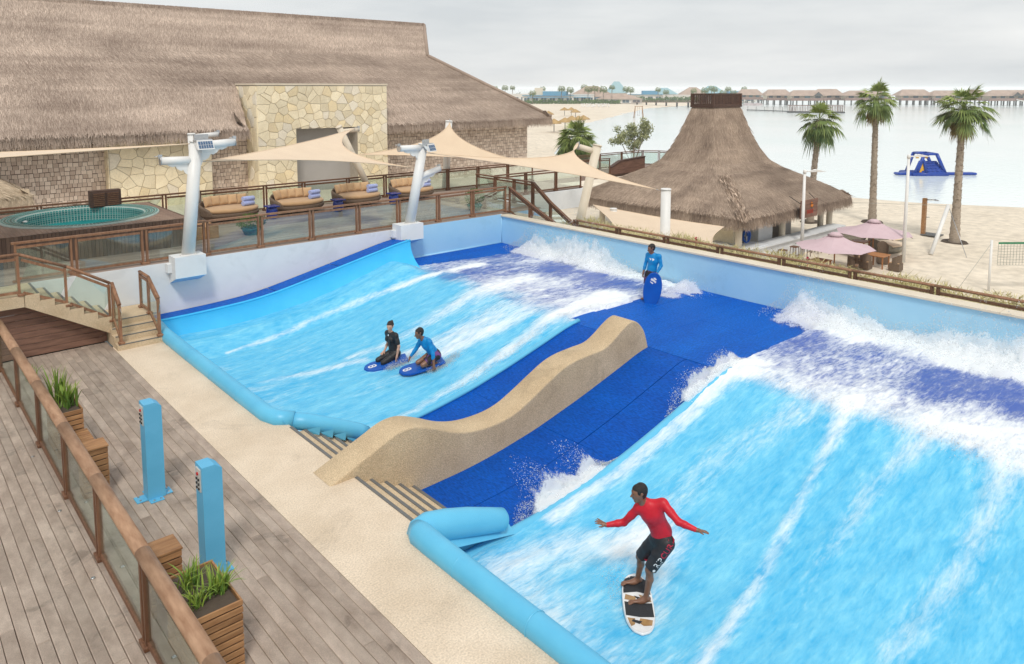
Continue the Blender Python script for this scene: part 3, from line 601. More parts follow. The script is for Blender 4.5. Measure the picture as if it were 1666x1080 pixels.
railing('brown stair railing sloping down from the right terrace end', [(20.3, 21.7, TZ), (19.9, 20.3, .95), (19.3, 18.5, .42)], .98, 'flat', 'rail', 'rail')
t = thing('terrace_stairs', 'timber stairs going down from the terrace corner behind the pool', 'stairs', (19.4, 20, .5))
for i in range(8):
    q = B((19.4, 20, .5)); q.box((19.45, 21.2 - .3 * i, TZ - .16 * (i + 1) - .03), (1.5, .29, .06)); q.build('tread', 'deck_lower', t)
railing('brown glass railing of the far footbridge left of the thatched hut', [(37.6, 35.7, .5), (39.9, 35.7, .5), (42.3, 35.7, .5), (44.6, 35.6, .5), (45.3, 34.6, .5), (45.6, 33.4, .5)], 1.1, 'flat', 'rail', 'rail')
railing('near brown railing of the footbridge ending at the hut roof', [(33.2, 33.3, .5), (35.0, 33.3, .5), (36.2, 33.3, .5), (37.9, 33.0, .5)], 1.1, 'flat', 'rail', 'rail')
b = B(); b.box((39.4, 34.5, .38), (13.0, 2.5, .24)); struct(b.build('bridge_deck', 'deck_lower'))
t = thing('stair_parapet', 'dark timber parapet box where the footbridge meets the hut roof', 'parapet', (38.6, 33.1, .5))
q = B(t.location); q.prism([(37.9, .5), (41.5, .5), (41.5, 1.5), (38.9, 1.35), (37.9, .95)], 'y', 32.9, 33.1); q.build('panel', 'skirt', t); q = B(t.location); q.beam((37.9, 33, .98), (38.9, 33, 1.38), .3, .06); q.beam((38.9, 33, 1.38), (41.5, 33, 1.53), .3, .06); q.build('capping', 'darkwood', t)
t = thing('bridge_fascia', 'white rendered fascia under the footbridge behind the sails', 'fascia', (25, 24.35, .7))
q = B((25, 24.35, .7)); q.box((23.3, 24.3, 1.1), (5.8, .16, .85)); q.build('fascia_panel', 'white', t)
q = B((25, 24.35, .7)); q.box((23.6, 24.9, -1.6), (.5, .5, 4.4)); q.build('pier', 'cream', t)
# ================================================================== STAIRS TO THE TERRACE
t = thing('stairs', 'pebble stairs with dark nosings rising from the deck to the terrace', 'stairs', (4.4, 20.4, 0))
o_ = t.location
for i in range(4):
    q = B(o_); z = .1325 * (i + 1); y0 = 19.3 + .27 * i; q.box((4.93, (y0 + 21.28) / 2, z - .066), (1.06, 21.28 - y0, .1323)); q.build('step', 'stepstone', t)
    q = B(o_); q.box((4.93, y0 + .02, z + .004), (1.0, .05, .014)); q.build('nosing', 'nosing', t)
for i in range(6):
    q = B(o_); z = .53 + .17 * (i + 1); x1 = 4.45 - .295 * i
    q.prism([(x1 - .295, z), (x1, z), (x1, z - .17), (x1, z - .44), (x1 - .295, z - .44 + .17)], 'y', 19.95, 21.28); q.build('step', 'stepstone', t)
    q = B(o_); q.box((x1 - .02, 20.6, z + .004), (.05, 1.2, .012)); q.build('nosing', 'nosing', t)
q = B(o_); q.box((.21, 20.61, 1.415), (4.92, 1.3, .26)); q.build('upper_landing', 'stepstone', t)
t = thing('deck_skirting', 'red brown timber boards closing the space under the stairs', 'skirting', (2.4, 20.25, 0))
for i in range(9):
    z0 = .02 + i * .15; L = 5.4 - max(0, (z0 - .12) / .17 * .295 - .7)
    if z0 > 1.2: break
    q = B((2.4, 20.25, 0)); q.box((4.38 - (5.4 - L) - L / 2, 20.24, z0 + .073), (L, .03, .142), ch=.006); q.build('board', 'skirt', t)
rl = dict(h=.97, mode='round', rail='rail_light', hand='rail_light', double=False, r=.035)
railing('brown glass railing along the upper stair flight', [(-1.0, 20.0, 1.55), (2.62, 20.0, 1.55), (3.55, 20.0, 1.12), (4.46, 20.0, .56)], **rl)
railing('short brown railing on the left side of the lower steps', [(4.5, 19.98, .56), (4.5, 19.36, .14)], **rl)
railing('short brown glass railing on the pool side of the steps', [(5.38, 20.9, .53), (5.38, 20.15, .53), (5.38, 19.36, .14)], **rl)
# ================================================================== LOW FENCE ON THE FAR WALL
fy = [18.0 - 1.95 * i for i in range(0, 12)]
t = thing('low_fence', 'low brown two-rail wooden fence on the coping of the back wall', 'fence', (18.95, 10, 1.5))
o_ = t.location
for i, y in enumerate(fy):
    for s_ in (-.07, .07):
        q = B(o_); q.box((18.9, y + s_, 1.44), (.07, .075, .46), ch=.006); q.build('post', 'rail', t)
    if i < len(fy) - 1:
        q = B(o_); q.tube([(18.88, y, 1.66), (18.88, fy[i + 1], 1.66)], .036, 10, sx=1.3); q.build('top_rail', 'rail_light', t)
        q = B(o_); q.beam((18.9, y - .12, 1.49), (18.9, fy[i + 1] + .12, 1.49), .05, .07); q.build('lower_rail', 'rail', t)
# dry planting strip behind the fence
V = []; F = []; T = []
def quad_strands(base, tip, wd, side):
    """numpy strands -> verts/faces"""
    s = side * wd[:, None]; v = np.stack([base - s, base + s, tip + s * .25, tip - s * .25], 1); return v.reshape(-1, 3)
n_ = 15000
y = rng.uniform(-4, 19, n_); x = rng.uniform(19.1, 20.6, n_); clump = fbm(x * 1.5, y * 1.2, 3, 4)
z0 = rng.uniform(1.1, 1.36, n_) + .2 * (clump - .5); h = rng.uniform(.04, .12, n_) * (1 + .8 * (clump > .66))
base = np.stack([x, y, z0], 1); tip = base + np.stack([rng.normal(0, .09, n_), rng.normal(0, .09, n_), h], 1)
V = quad_strands(base, tip, rng.uniform(.005, .02, n_), nrm(np.stack([rng.normal(size=n_), rng.normal(size=n_), np.zeros(n_)], 1)))
o = bpy.data.objects.new('dry_hedge', mesh_np('dry_hedge', V, np.arange(n_ * 4).reshape(-1, 4), 'hedge', tone=np.repeat(rng.random(n_), 4))); link(o); stuff(o); tag(o, 'dry yellow groundcover hedge in the strip behind the low fence', 'hedge')
b = B(); b.grid(lambda u, v: (19.0 + 1.9 * u, -4 + 23 * v, 1.22 + .06 * math.sin(v * 61) * math.sin(u * 3.1 + v * 17) - .5 * abs(u - .45) ** 2), 6, 60); o = b.build('hedge_bed', 'hedge'); struct(o)
for i in range(16):
    y = 16.2 - i * 1.17 + random.uniform(-.4, .4)
    if i in (9, 13): continue
    q = B((19.3, y, 1.15))
    for k in range(9):
        a = random.uniform(0, 6.28); L = random.uniform(.12, .42); s = random.uniform(.1, .4); p0 = (19.3 + random.uniform(-.15, .15), y + random.uniform(-.25, .25), 1.15); p1 = (p0[0] + math.cos(a) * s * L, p0[1] + math.sin(a) * s * L, 1.2 + L)
        q.tube([p0, p1], [.008, .003], 3, False, tone=random.random())
        for m_ in range(5):
            tt = random.uniform(.5, 1); c = Vector(p0).lerp(Vector(p1), tt); a2 = random.uniform(0, 6.28); d = Vector((math.cos(a2), math.sin(a2), random.uniform(-.2, .6))) * random.uniform(.03, .07)
            q.add([c, c + d + Vector((0, 0, .015)), c + d * 1.3, c + d - Vector((0, 0, .015))], [(0, 1, 2, 3)], random.random())
    o = q.build('twiggy_shrub', 'twig'); tag(o, 'small dry twiggy shrub sprouting above the fence on the back wall', 'shrub', 'twiggy shrubs behind the fence')
for k, (y, lb) in enumerate(((13.2, 'red flower in the hedge near the white sail post'), (9.6, 'red flower in the hedge below the mauve parasols'))):
    q = B((19.2, y, 1.62))
    for i in range(14):
        d = Vector((random.gauss(0, 1), random.gauss(0, 1), random.gauss(0, .8))).normalized() * .075; s_ = d.cross(Vector((.3, .2, 1))).normalized() * .035
        c = Vector((19.2, y, 1.68)); q.add([c, c + d * .6 + s_, c + d, c + d * .6 - s_], [(0, 1, 2, 3)], random.random())
    q.tube([(19.2, y, 1.2), (19.2, y, 1.66)], .006, 4)
    M['flower'] = M.get('flower') or mat('red_flower', (.62, .03, .09), (.4, .02, .05), 8, .6)
    tag(q.build('flower', 'flower'), lb, 'flower')
# ================================================================== THATCH
def strands_on(patches, dens, L, w, course=.16, mask=None, lift=.05, fam=0):
    """patches: list of (p00,p10,p01,p11) eave-left, eave-right, ridge-left, ridge-right"""
    VV = []; TT = []
    for (a, b_, c, d) in patches:
        a, b_, c, d = [np.array(p, float) for p in (a, b_, c, d)]
        area = np.linalg.norm(np.cross(b_ - a, c - a)) / 2 + np.linalg.norm(np.cross(d - b_, d - c)) / 2; n = int(area * dens)
        u = rng.random(n); v = rng.random(n); rows = max(3, int(np.linalg.norm(c - a) / course)); v = (np.floor(v * rows) + .15 + .5 * rng.random(n) ** 1.5) / rows
        u = u[:, None]; v = v[:, None]
        p = (a * (1 - u) + b_ * u) * (1 - v) + (c * (1 - u) + d * u) * v; dn = nrm((a * (1 - u) + b_ * u) - (c * (1 - u) + d * u)); ac = nrm(((b_ - a) * (1 - v) + (d - c) * v) + 1e-6)
        nm = np.cross(ac, -dn); nm = nrm(nm); nm = np.where(nm[:, 2:3] < 0, -nm, nm)
        if mask is not None:
            k = mask(p); p, dn, ac, nm, v, u = p[k], dn[k], ac[k], nm[k], v[k], u[k]; n = len(p)
        ln = L * rng.uniform(.6, 1.3, n)[:, None]; yaw = rng.normal(0, .2, n)[:, None]
        tip = p + dn * ln + ac * yaw * ln + nm * (lift * rng.uniform(.3, 1.3, n)[:, None]); base = p + nm * .012
        s = ac * (w * rng.uniform(.6, 1.4, n))[:, None]
        VV.append(np.stack([base - s, base + s, tip + s * .35, tip - s * .35], 1).reshape(-1, 3))
        big = fbm(p[:, 0] * .35 + 5 * fam, p[:, 1] * .9 + p[:, 2] * .6, 4, 3 + fam); cour = vnoise(v[:, 0] * rows, u[:, 0] * 4, 9 + fam)
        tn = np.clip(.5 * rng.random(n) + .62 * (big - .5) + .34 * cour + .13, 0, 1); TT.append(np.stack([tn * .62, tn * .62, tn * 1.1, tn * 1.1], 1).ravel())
    V = np.concatenate(VV); return V, np.arange(len(V)).reshape(-1, 4), np.concatenate(TT)
def fringe_along(pts, dens, L, out, w=.014, th=.35, rise=.3):
    """hanging thatch tips along eave polyline; out(x,y)-> outward unit vector per segment"""
    VV = []; TT = []
    for (a, b_, o) in pts:
        a, b_, o = np.array(a, float), np.array(b_, float), np.array(o, float); Ln = np.linalg.norm(b_ - a); n = int(Ln * dens)
        u = rng.random(n)[:, None]; p = a * (1 - u) + b_ * u; ac = nrm((b_ - a)[None])[0]
        lay = rng.random(n)[:, None]
        base = p - o * th * lay + np.array([0, 0, 1.]) * (rise * lay) ; base = base + o * .04
        dirv = nrm(np.array([0, 0, -1.])[None] * (.75 + .5 * rng.random(n)[:, None]) + o * (.18 + .75 * lay * rng.random(n)[:, None]) + ac * rng.normal(0, .16, n)[:, None])
        tip = base + dirv * (L * rng.uniform(.55, 1.25, n))[:, None]
        s = ac * (w * rng.uniform(.6, 1.4, n))[:, None]
        VV.append(np.stack([base - s, base + s, tip + s * .3, tip - s * .3], 1).reshape(-1, 3))
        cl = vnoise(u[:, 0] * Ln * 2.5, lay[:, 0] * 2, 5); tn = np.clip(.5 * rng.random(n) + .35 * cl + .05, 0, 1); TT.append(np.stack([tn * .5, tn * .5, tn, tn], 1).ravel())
    V = np.concatenate(VV); return V, np.arange(len(V)).reshape(-1, 4), np.concatenate(TT)
def np_obj(name, VFT, m, parent, org):
    V, F, T = VFT; o = bpy.data.objects.new(name, mesh_np(name, V - np.array(org), F, m, tone=T)); link(o, parent); return o
# ================================================================== THE THATCHED HOUSE
HO = (16, 31, TZ); house = thing('thatched_house', 'large house with grey brown thatched roof, shingle walls and stone portal', 'house', HO)
EY, EZ, RY, RZ = 31.0, 4.62, 37.4, 10.04
GX, GY, GZ = 24.6, 35.1, 8.1                       # gablet foot on the front slope
XL, XR = -14.0, 30.4
# the three front pieces: left of the portal, above it, right of it
PX0, PX1, PY, PTOP = 12.88, 19.26, 30.92, 6.44
ycut = EY + (PTOP - EZ) / (RZ - EZ) * (RY - EY)
def onroof(x, y): return (x, y, EZ + (y - EY) / (RY - EY) * (RZ - EZ))
patches = [(onroof(XL, EY), onroof(12.45, EY), onroof(XL, ycut), onroof(PX0, ycut)), (onroof(XL, ycut), onroof(XR - (ycut - EY) * (XR - GX) / (GY - EY), ycut), onroof(XL, GY), onroof(GX, GY)),
           (onroof(19.3, EY), onroof(XR, EY), onroof(19.3, ycut), onroof(XR - (ycut - EY) * (XR - GX) / (GY - EY), ycut)), (onroof(XL, GY), onroof(GX, GY), onroof(XL, RY), onroof(26.0, RY))]
hip = [((XR, EY, EZ), (XR + .0, 44, EZ), (GX, GY, GZ), (GX + .8, 41, GZ)), ((GX, GY, GZ), (GX + .8, 41, GZ), (26.0, RY, RZ), (26.0, RY + .3, RZ))]
q = B(HO)
for (a, b_, c, d) in patches + hip: q.add([a, b_, d, c], [(0, 1, 2, 3)], .35)
q.add([onroof(XL, RY), (26.0, RY, RZ), (26, 44, EZ), (XL, 44, EZ)], [(0, 1, 2, 3)], .35)
roof = q.build('roof', 'thatch', house)
vis = [((a[0] if a[0] > 2 else 1.0, *a[1:]), b_, (c[0] if c[0] > 2 else 1.0, *c[1:]), d) for (a, b_, c, d) in patches]
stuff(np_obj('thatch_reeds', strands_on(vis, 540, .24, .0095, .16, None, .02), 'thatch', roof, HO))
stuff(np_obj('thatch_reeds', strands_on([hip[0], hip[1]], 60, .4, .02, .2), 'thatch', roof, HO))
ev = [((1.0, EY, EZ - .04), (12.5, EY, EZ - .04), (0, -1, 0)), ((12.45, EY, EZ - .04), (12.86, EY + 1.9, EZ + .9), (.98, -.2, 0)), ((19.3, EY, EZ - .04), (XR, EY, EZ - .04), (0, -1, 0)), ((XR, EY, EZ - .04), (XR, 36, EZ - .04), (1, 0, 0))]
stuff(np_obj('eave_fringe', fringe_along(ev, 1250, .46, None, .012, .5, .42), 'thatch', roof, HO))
stuff(np_obj('ridge_reeds', fringe_along([((1, RY - .05, RZ + .06), (26.0, RY - .05, RZ + .06), (0, -1, .1))], 260, .4, None, .016, .15, .08), 'thatch', roof, HO))
q = B(HO); q.tube([(1, RY, RZ - .03), (26.05, RY, RZ - .03)], .1, 8, tone=.2); q.tube([(GX, GY - .02, GZ + .02), (XR + .02, EY, EZ + .03)], .1, 8, tone=.3); q.tube([(26.0, RY, RZ), (GX, GY - .02, GZ)], .1, 8, tone=.3); q.build('ridge_roll', 'thatch', roof)
# soffit and walls
q = B(HO); q.add([(XL, EY + .05, EZ - .06), (12.4, EY + .05, EZ - .06), (12.4, 32.4, EZ - .02), (XL, 32.4, EZ - .02)], [(0, 1, 2, 3)]); q.add([(19.3, EY + .05, EZ - .06), (XR - .05, EY + .05, EZ - .06), (XR - .05, 32.4, EZ - .02), (19.3, 32.4, EZ - .02)], [(0, 1, 2, 3)]); q.build('soffit', 'darkwood', house)
q = B(HO); q.box((8.8, 32.35, 3.05), (41.4, .5, 3.1)); q.build('wall', 'shingle_gap', house)
q = B(HO); q.box((29.27, 35.0, 3.05), (.46, 5.2, 3.1)); q.build('wall', 'shingle', house)
b = B(HO)
for (xa, xb) in ((.5, 12.86), (19.3, 29.5)):
    z = TZ
    while z < 4.5:
        x = xa + random.uniform(-.1, 0)
        while x < xb:
            w_ = random.uniform(.12, .2); x0, x1 = max(x, xa), min(x + w_ - .016, xb)
            if x1 - x0 > .03: b.box(((x0 + x1) / 2, 32.09 - random.uniform(0, .012), z + .1 + random.uniform(-.012, .012)), (x1 - x0, .03, .146), tone=random.random())
            x += w_
        z += .16
    if xb > 20:
        z = TZ
        while z < 4.5:
            y = 32.1
            while y < 37: w_ = random.uniform(.13, .23); b.box((29.51, y + w_ / 2, z + .1), (.03, w_ - .008, .185), tone=random.random()); y += w_
            z += .178
stuff(b.build('shingle', 'shingle', house))
# ---- crazy-paved stone
def clip(poly, nx, ny, c):
    out = []
    for i in range(len(poly)):
        p, r_ = poly[i], poly[(i + 1) % len(poly)]; dp, dr = nx * p[0] + ny * p[1] - c, nx * r_[0] + ny * r_[1] - c
        if dp <= 0: out.append(p)
        if dp * dr < 0: s = dp / (dp - dr); out.append((p[0] + (r_[0] - p[0]) * s, p[1] + (r_[1] - p[1]) * s))
    return out
def area(p): return abs(sum(p[i][0] * p[(i + 1) % len(p)][1] - p[(i + 1) % len(p)][0] * p[i][1] for i in range(len(p)))) / 2
def stones(x0, x1, z0, z1, size, hole, place, parent, gap=.008):
    pts = []
    nx_, nz_ = max(1, round((x1 - x0) / size)), max(1, round((z1 - z0) / size))
    for i in range(nx_):
        for j in range(nz_): pts.append((x0 + (i + .5 + random.uniform(-.44, .44)) * (x1 - x0) / nx_, z0 + (j + .5 + random.uniform(-.44, .44)) * (z1 - z0) / nz_))
    for (px_, pz_) in pts:
        if not (x0 < px_ < x1 and z0 < pz_ < z1): continue
        poly = [(x0, z0), (x1, z0), (x1, z1), (x0, z1)]
        for (qx, qz) in pts:
            if (qx, qz) == (px_, pz_): continue
            dx, dz = qx - px_, qz - pz_; L = math.hypot(dx, dz)
            if L > size * 3: continue
            poly = clip(poly, dx / L, dz / L, (dx * (px_ + qx) / 2 + dz * (pz_ + qz) / 2) / L - gap)
            if len(poly) < 3: break
        if len(poly) < 3: continue
        if hole:
            hx0, hx1, hz1 = hole
            inside = [p for p in poly if hx0 < p[0] < hx1 and p[1] < hz1]
            if inside:
                opts = [clip(poly, 1, 0, hx0), clip(poly, -1, 0, -hx1), clip(poly, 0, -1, -hz1)]; opts = [o for o in opts if len(o) > 2]
                if not opts: continue
                poly = max(opts, key=area)
        if area(poly) < .008: continue
        cx, cz = sum(p[0] for p in poly) / len(poly), sum(p[1] for p in poly) / len(poly)
        dep = random.uniform(.025, .045); n = len(poly); q = B(HO); v = [place(p[0], p[1], 0) for p in poly] + [place(p[0], p[1], dep - .008) for p in poly] + [place(p[0] + (cx - p[0]) * .06, p[1] + (cz - p[1]) * .06, dep) for p in poly]
        f = [tuple(range(2 * n, 3 * n))] + [(k * n + i, k * n + (i + 1) % n, (k + 1) * n + (i + 1) % n, (k + 1) * n + i) for k in range(2) for i in range(n)]
        q.add(v, f); q.build('stone', random.choices(['stone', 'stone_o', 'stone_g'], [.78, .1, .12])[0], parent)
q = B(HO); q.prism([(PX0, TZ), (14.6, TZ), (14.6, 4.5), (17.65, 4.5), (17.65, TZ), (PX1, TZ), (PX1, PTOP), (PX0, PTOP)], 'y', PY, 33.4); portal = q.build('stone_portal', 'mortar', house)
stones(PX0, PX1, TZ, PTOP - .06, .385, (14.6, 17.65, 4.5), lambda x, z, d: (x, PY - d, z), portal)
stones(PY, 33.3, 4.0, PTOP - .06, .44, None, lambda y, z, d: (PX0 - d, y, z), portal)
stones(PY, 32.2, TZ, 4.0, .44, None, lambda y, z, d: (PX0 - d, y, z), portal)
q = B(HO); q.box(((PX0 + PX1) / 2, 32.13, PTOP + .02), (PX1 - PX0 + .1, 2.5, .07)); q.build('coping', 'cream', portal)
q = B(HO); q.box((16.1, 31.75, 3.0), (3.2, .1, 3.2)); q.build('door_panel', 'interior', portal)
q = B(HO); q.box((9.2, 31.85, 3.02), (3.9, .5, 2.96)); pan = q.build('stone_panel', 'mortar', house)
stones(7.27, 11.13, TZ, 4.46, .42, None, lambda x, z, d: (x, 31.6 - d, z), pan)
stones(31.6, 32.1, TZ, 4.46, .4, None, lambda y, z, d: (7.25 - d, y, z), pan)
# ================================================================== SMALL THATCH ROOF AT THE LEFT EDGE
M['thatch_pale'] = mat('pale_thatch', (.92, .76, .56), (.36, .27, .18), .6, .92, .5, 30, detail=9, tone=.72, lo=.15, hi=.8, world=True); LO = (1.6, 28.9, TZ); lt = thing('thatched_shelter', 'corner of a small pale thatched shelter at the left edge of the terrace', 'shelter', LO)
pk = [((-3, 27.3, 2.86), (4.15, 27.3, 2.86), (-3, 29.4, 4.25), (1.7, 29.4, 4.25)), ((4.15, 27.3, 2.86), (4.15, 31.4, 2.86), (1.7, 29.4, 4.25), (1.7, 29.5, 4.25))]
pk = [((a[0], a[1] + 1.0, a[2]), (b_[0], b_[1] + 1, b_[2]), (c[0], c[1] + 1, c[2]), (d[0], d[1] + 1, d[2])) for a, b_, c, d in pk]
q = B(LO)
for (a, b_, c, d) in pk: q.add([a, b_, d, c], [(0, 1, 2, 3)], .4)
lr = q.build('roof', 'thatch_pale', lt); stuff(np_obj('thatch_reeds', strands_on(pk, 500, .3, .011, .2, None, .03, 2), 'thatch_pale', lr, LO))
stuff(np_obj('eave_fringe', fringe_along([((-1, 28.3, 2.84), (4.15, 28.3, 2.84), (0, -1, 0)), ((4.15, 28.3, 2.84), (4.15, 31.5, 2.84), (1, 0, 0))], 1500, .42, None, .011, .3, .2), 'thatch_pale', lr, LO))
q = B(LO); q.box((3.0, 29.2, 2.3), (.16, .16, 1.5)); q.build('post', 'darkwood', lt)
# ================================================================== THE BEACH BAR HUT
HC = (42.5, 27.9); KO = (HC[0], HC[1], -3.7); hut = thing('thatched_bar_hut', 'beach bar with tall flared thatched roof and slatted crown', 'beach hut', KO)
lev = [(6.5, 6.15, -.75), (5.45, 5.05, -.05), (4.35, 3.9, .58), (3.4, 2.9, 1.12), (2.85, 2.28, 1.6), (2.4, 1.75, 2.45), (2.05, 1.36, 3.4), (1.55, .78, 5.12)]
def ring(k): hx, hy, z = lev[k]; return [(HC[0] - hx, HC[1] - hy, z), (HC[0] + hx, HC[1] - hy, z), (HC[0] + hx, HC[1] + hy, z), (HC[0] - hx, HC[1] + hy, z)]
hp = []
for k in range(len(lev) - 1):
    r0, r1 = ring(k), ring(k + 1)
    for s_ in range(4): hp.append((r0[s_], r0[(s_ + 1) % 4], r1[s_], r1[(s_ + 1) % 4]))
q = B(KO)
for (a, b_, c, d) in hp: q.add([a, b_, d, c], [(0, 1, 2, 3)], .35)
hroof = q.build('roof', 'thatch2', hut)
visp = [hp[i] for i in range(len(hp)) if i % 4 in (0, 3)]; hid = [hp[i] for i in range(len(hp)) if i % 4 in (1, 2)]
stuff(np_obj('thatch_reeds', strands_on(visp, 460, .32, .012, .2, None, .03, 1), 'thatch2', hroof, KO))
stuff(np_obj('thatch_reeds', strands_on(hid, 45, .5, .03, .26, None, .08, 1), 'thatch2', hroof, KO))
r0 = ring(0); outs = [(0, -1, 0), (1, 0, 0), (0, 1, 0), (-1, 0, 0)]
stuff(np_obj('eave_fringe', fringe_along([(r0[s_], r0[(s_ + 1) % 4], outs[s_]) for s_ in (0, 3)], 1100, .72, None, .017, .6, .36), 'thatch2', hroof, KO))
stuff(np_obj('eave_fringe', fringe_along([(r0[s_], r0[(s_ + 1) % 4], outs[s_]) for s_ in (1, 2)], 200, .6, None, .03, .5, .3), 'thatch2', hroof, KO))
# hip ridges: bundles of reeds along the corners
hv = []
for s_ in (0,):
    for k in range(3): hv.append((ring(k)[s_], ring(k + 1)[s_]))
VV = []; TT = []
for (a, c) in hv:
    a, c = np.array(a), np.array(c); n = 420; u = rng.random(n)[:, None]; p = a * (1 - u) + c * u + rng.normal(0, .17, (n, 3)) * np.array([1, 1, .12]); dn = nrm((a - c)[None])[0]; tip = p + dn * .4 + rng.normal(0, .04, (n, 3)); s = rng.normal(0, .016, (n, 3)); p[:, 2] += .0; tip[:, 2] -= .01
    VV.append(np.stack([p - s, p + s, tip + s * .3, tip - s * .3], 1).reshape(-1, 3)); TT.append(np.repeat(np.clip(.35 + .55 * rng.random(n), 0, 1), 4))
V = np.concatenate(VV); stuff(np_obj('hip_reeds', (V, np.arange(len(V)).reshape(-1, 4), np.concatenate(TT)), 'thatch2', hroof, KO))
q = B(KO); cx, cy = HC; zt = 5.1
q.box((cx, cy, zt + .02), (3.3, 1.75, .12)); crown = q.build('crown_platform', 'darkwood', hut)
def slat_line(a, c, n):
    for i in range(n + 1):
        p = Vector(a).lerp(Vector(c), i / n); q = B(KO); q.box((p.x, p.y, zt + .42), (.05 if abs(a[1] - c[1]) > .1 else .085, .085 if abs(a[1] - c[1]) > .1 else .05, .72)); q.build('slat', 'darkwood', crown)
    for z in (zt + .12, zt + .8): q = B(KO); q.beam((a[0], a[1], z), (c[0], c[1], z), .07, .09); q.build('crown_rail', 'darkwood', crown)
A_, B_, C_, D_ = (cx - 1.55, cy - .8), (cx + 1.55, cy - .8), (cx + 1.55, cy + .8), (cx - 1.55, cy + .8)
for (a, c, n) in ((A_, B_, 22), (A_, D_, 11), (D_, C_, 14), (B_, C_, 8)): slat_line((*a, 0), (*c, 0), n)
for p in (A_, B_, C_, D_): q = B(KO); q.box((p[0], p[1], zt + .44), (.16, .16, .82)); q.build('crown_post', 'darkwood', crown)
# hut body
for (x, y) in ((47.9, 22.6), (47.3, 22.9), (37.0, 22.6), (37.2, 33.0), (47.9, 33.2), (42.0, 22.7)):
    q = B(KO); q.tube([(x, y, -3.75), (x, y, -.6)], .19, 14); q.build('column', 'cream', hut)
q = B(KO); q.box((40.6, 23.6, -2.2), (1.6, 1.2, 3.1)); q.build('white_pier', 'white', hut)
q = B(KO); q.box((44.6, 24.2, -2.2), (.9, .9, 3.1)); q.build('grey_pier', 'interior', hut)
q = B(KO); q.box((42.9, 22.0, -3.25), (10.4, .5, 1.05)); q.build('bar_front', 'white', hut)
q = B(KO); q.box((42.9, 22.1, -2.66), (10.6, .95, .09)); q.build('bar_top', 'white', hut)
q = B(KO); q.box((37.8, 23.1, -2.62), (1.9, 2.6, .08)); q.build('side_counter', 'white', hut)
q = B(KO); q.box((42.3, 30.0, -2.2), (10.2, .3, 3.1)); q.build('back_wall', 'interior', hut)
q = B(KO); q.box((37.6, 27.5, -2.2), (.3, 8.5, 3.1)); q.build('side_wall', 'stone', hut)
q = B(KO); q.box((38.9, 24.6, -2.1), (1.6, .12, 1.1)); q.build('serving_hatch', 'black', hut)
q = B(KO)
for (c_, d_) in (((38.9, 24.5, -1.5), (1.8, .12, .12)), ((38.9, 24.5, -2.7), (1.8, .12, .12)), ((38.05, 24.5, -2.1), (.12, .12, 1.2)), ((39.75, 24.5, -2.1), (.12, .12, 1.2))): q.box(c_, d_)
q.build('hatch_frame', 'slat', hut)
# hanging sign board
sg = thing('hut_sign', 'weathered plank sign with red and orange lettering under the hut eave', 'sign', (42.6, 21.35, -.9))
for i in range(4): q = B((42.6, 21.35, -.9)); q.box((42.6 + random.uniform(-.05, .05), 21.35, -1.28 + .27 * i), (2.05, .06, .26), ch=.01); q.build('plank', 'skirt', sg)
M['signred'] = mat('sign_red', (.50, .05, .03), rough=.6); M['signorange'] = mat('sign_orange', (.75, .24, .03), rough=.6)
q = B((42.6, 21.35, -.9))
for i in range(7):
    x = 42.3 + i * .115; h = .2 + .06 * (i % 3 == 0); q.box((x, 21.305, -1.06), (.03, .02, h)); q.box((x + .04, 21.305, -1.06 + (h / 2 - .03) * (-1 if i % 2 else 1)), (.07, .02, .035)); 
q.build('lettering', 'signred', sg)
q = B((42.6, 21.35, -.9)); q.lathe((0, 0, 0), [(.001, 0)], 3); q = B((42.6, 21.35, -.9)); q.tube([(42.78, 21.31, -.80), (42.86, 21.31, -.66), (42.8, 21.31, -.56), (42.84, 21.31, -.46)], [.07, .09, .06, .02], 8); q.build('flame_emblem', 'signorange', sg)
q = B((42.6, 21.35, -.9)); q.tube([(41.6, 21.4, -.5), (41.4, 22, -.1)], .02, 6); q.tube([(43.6, 21.4, -.5), (43.8, 22, -.1)], .02, 6); q.build('hanger', 'black', sg)
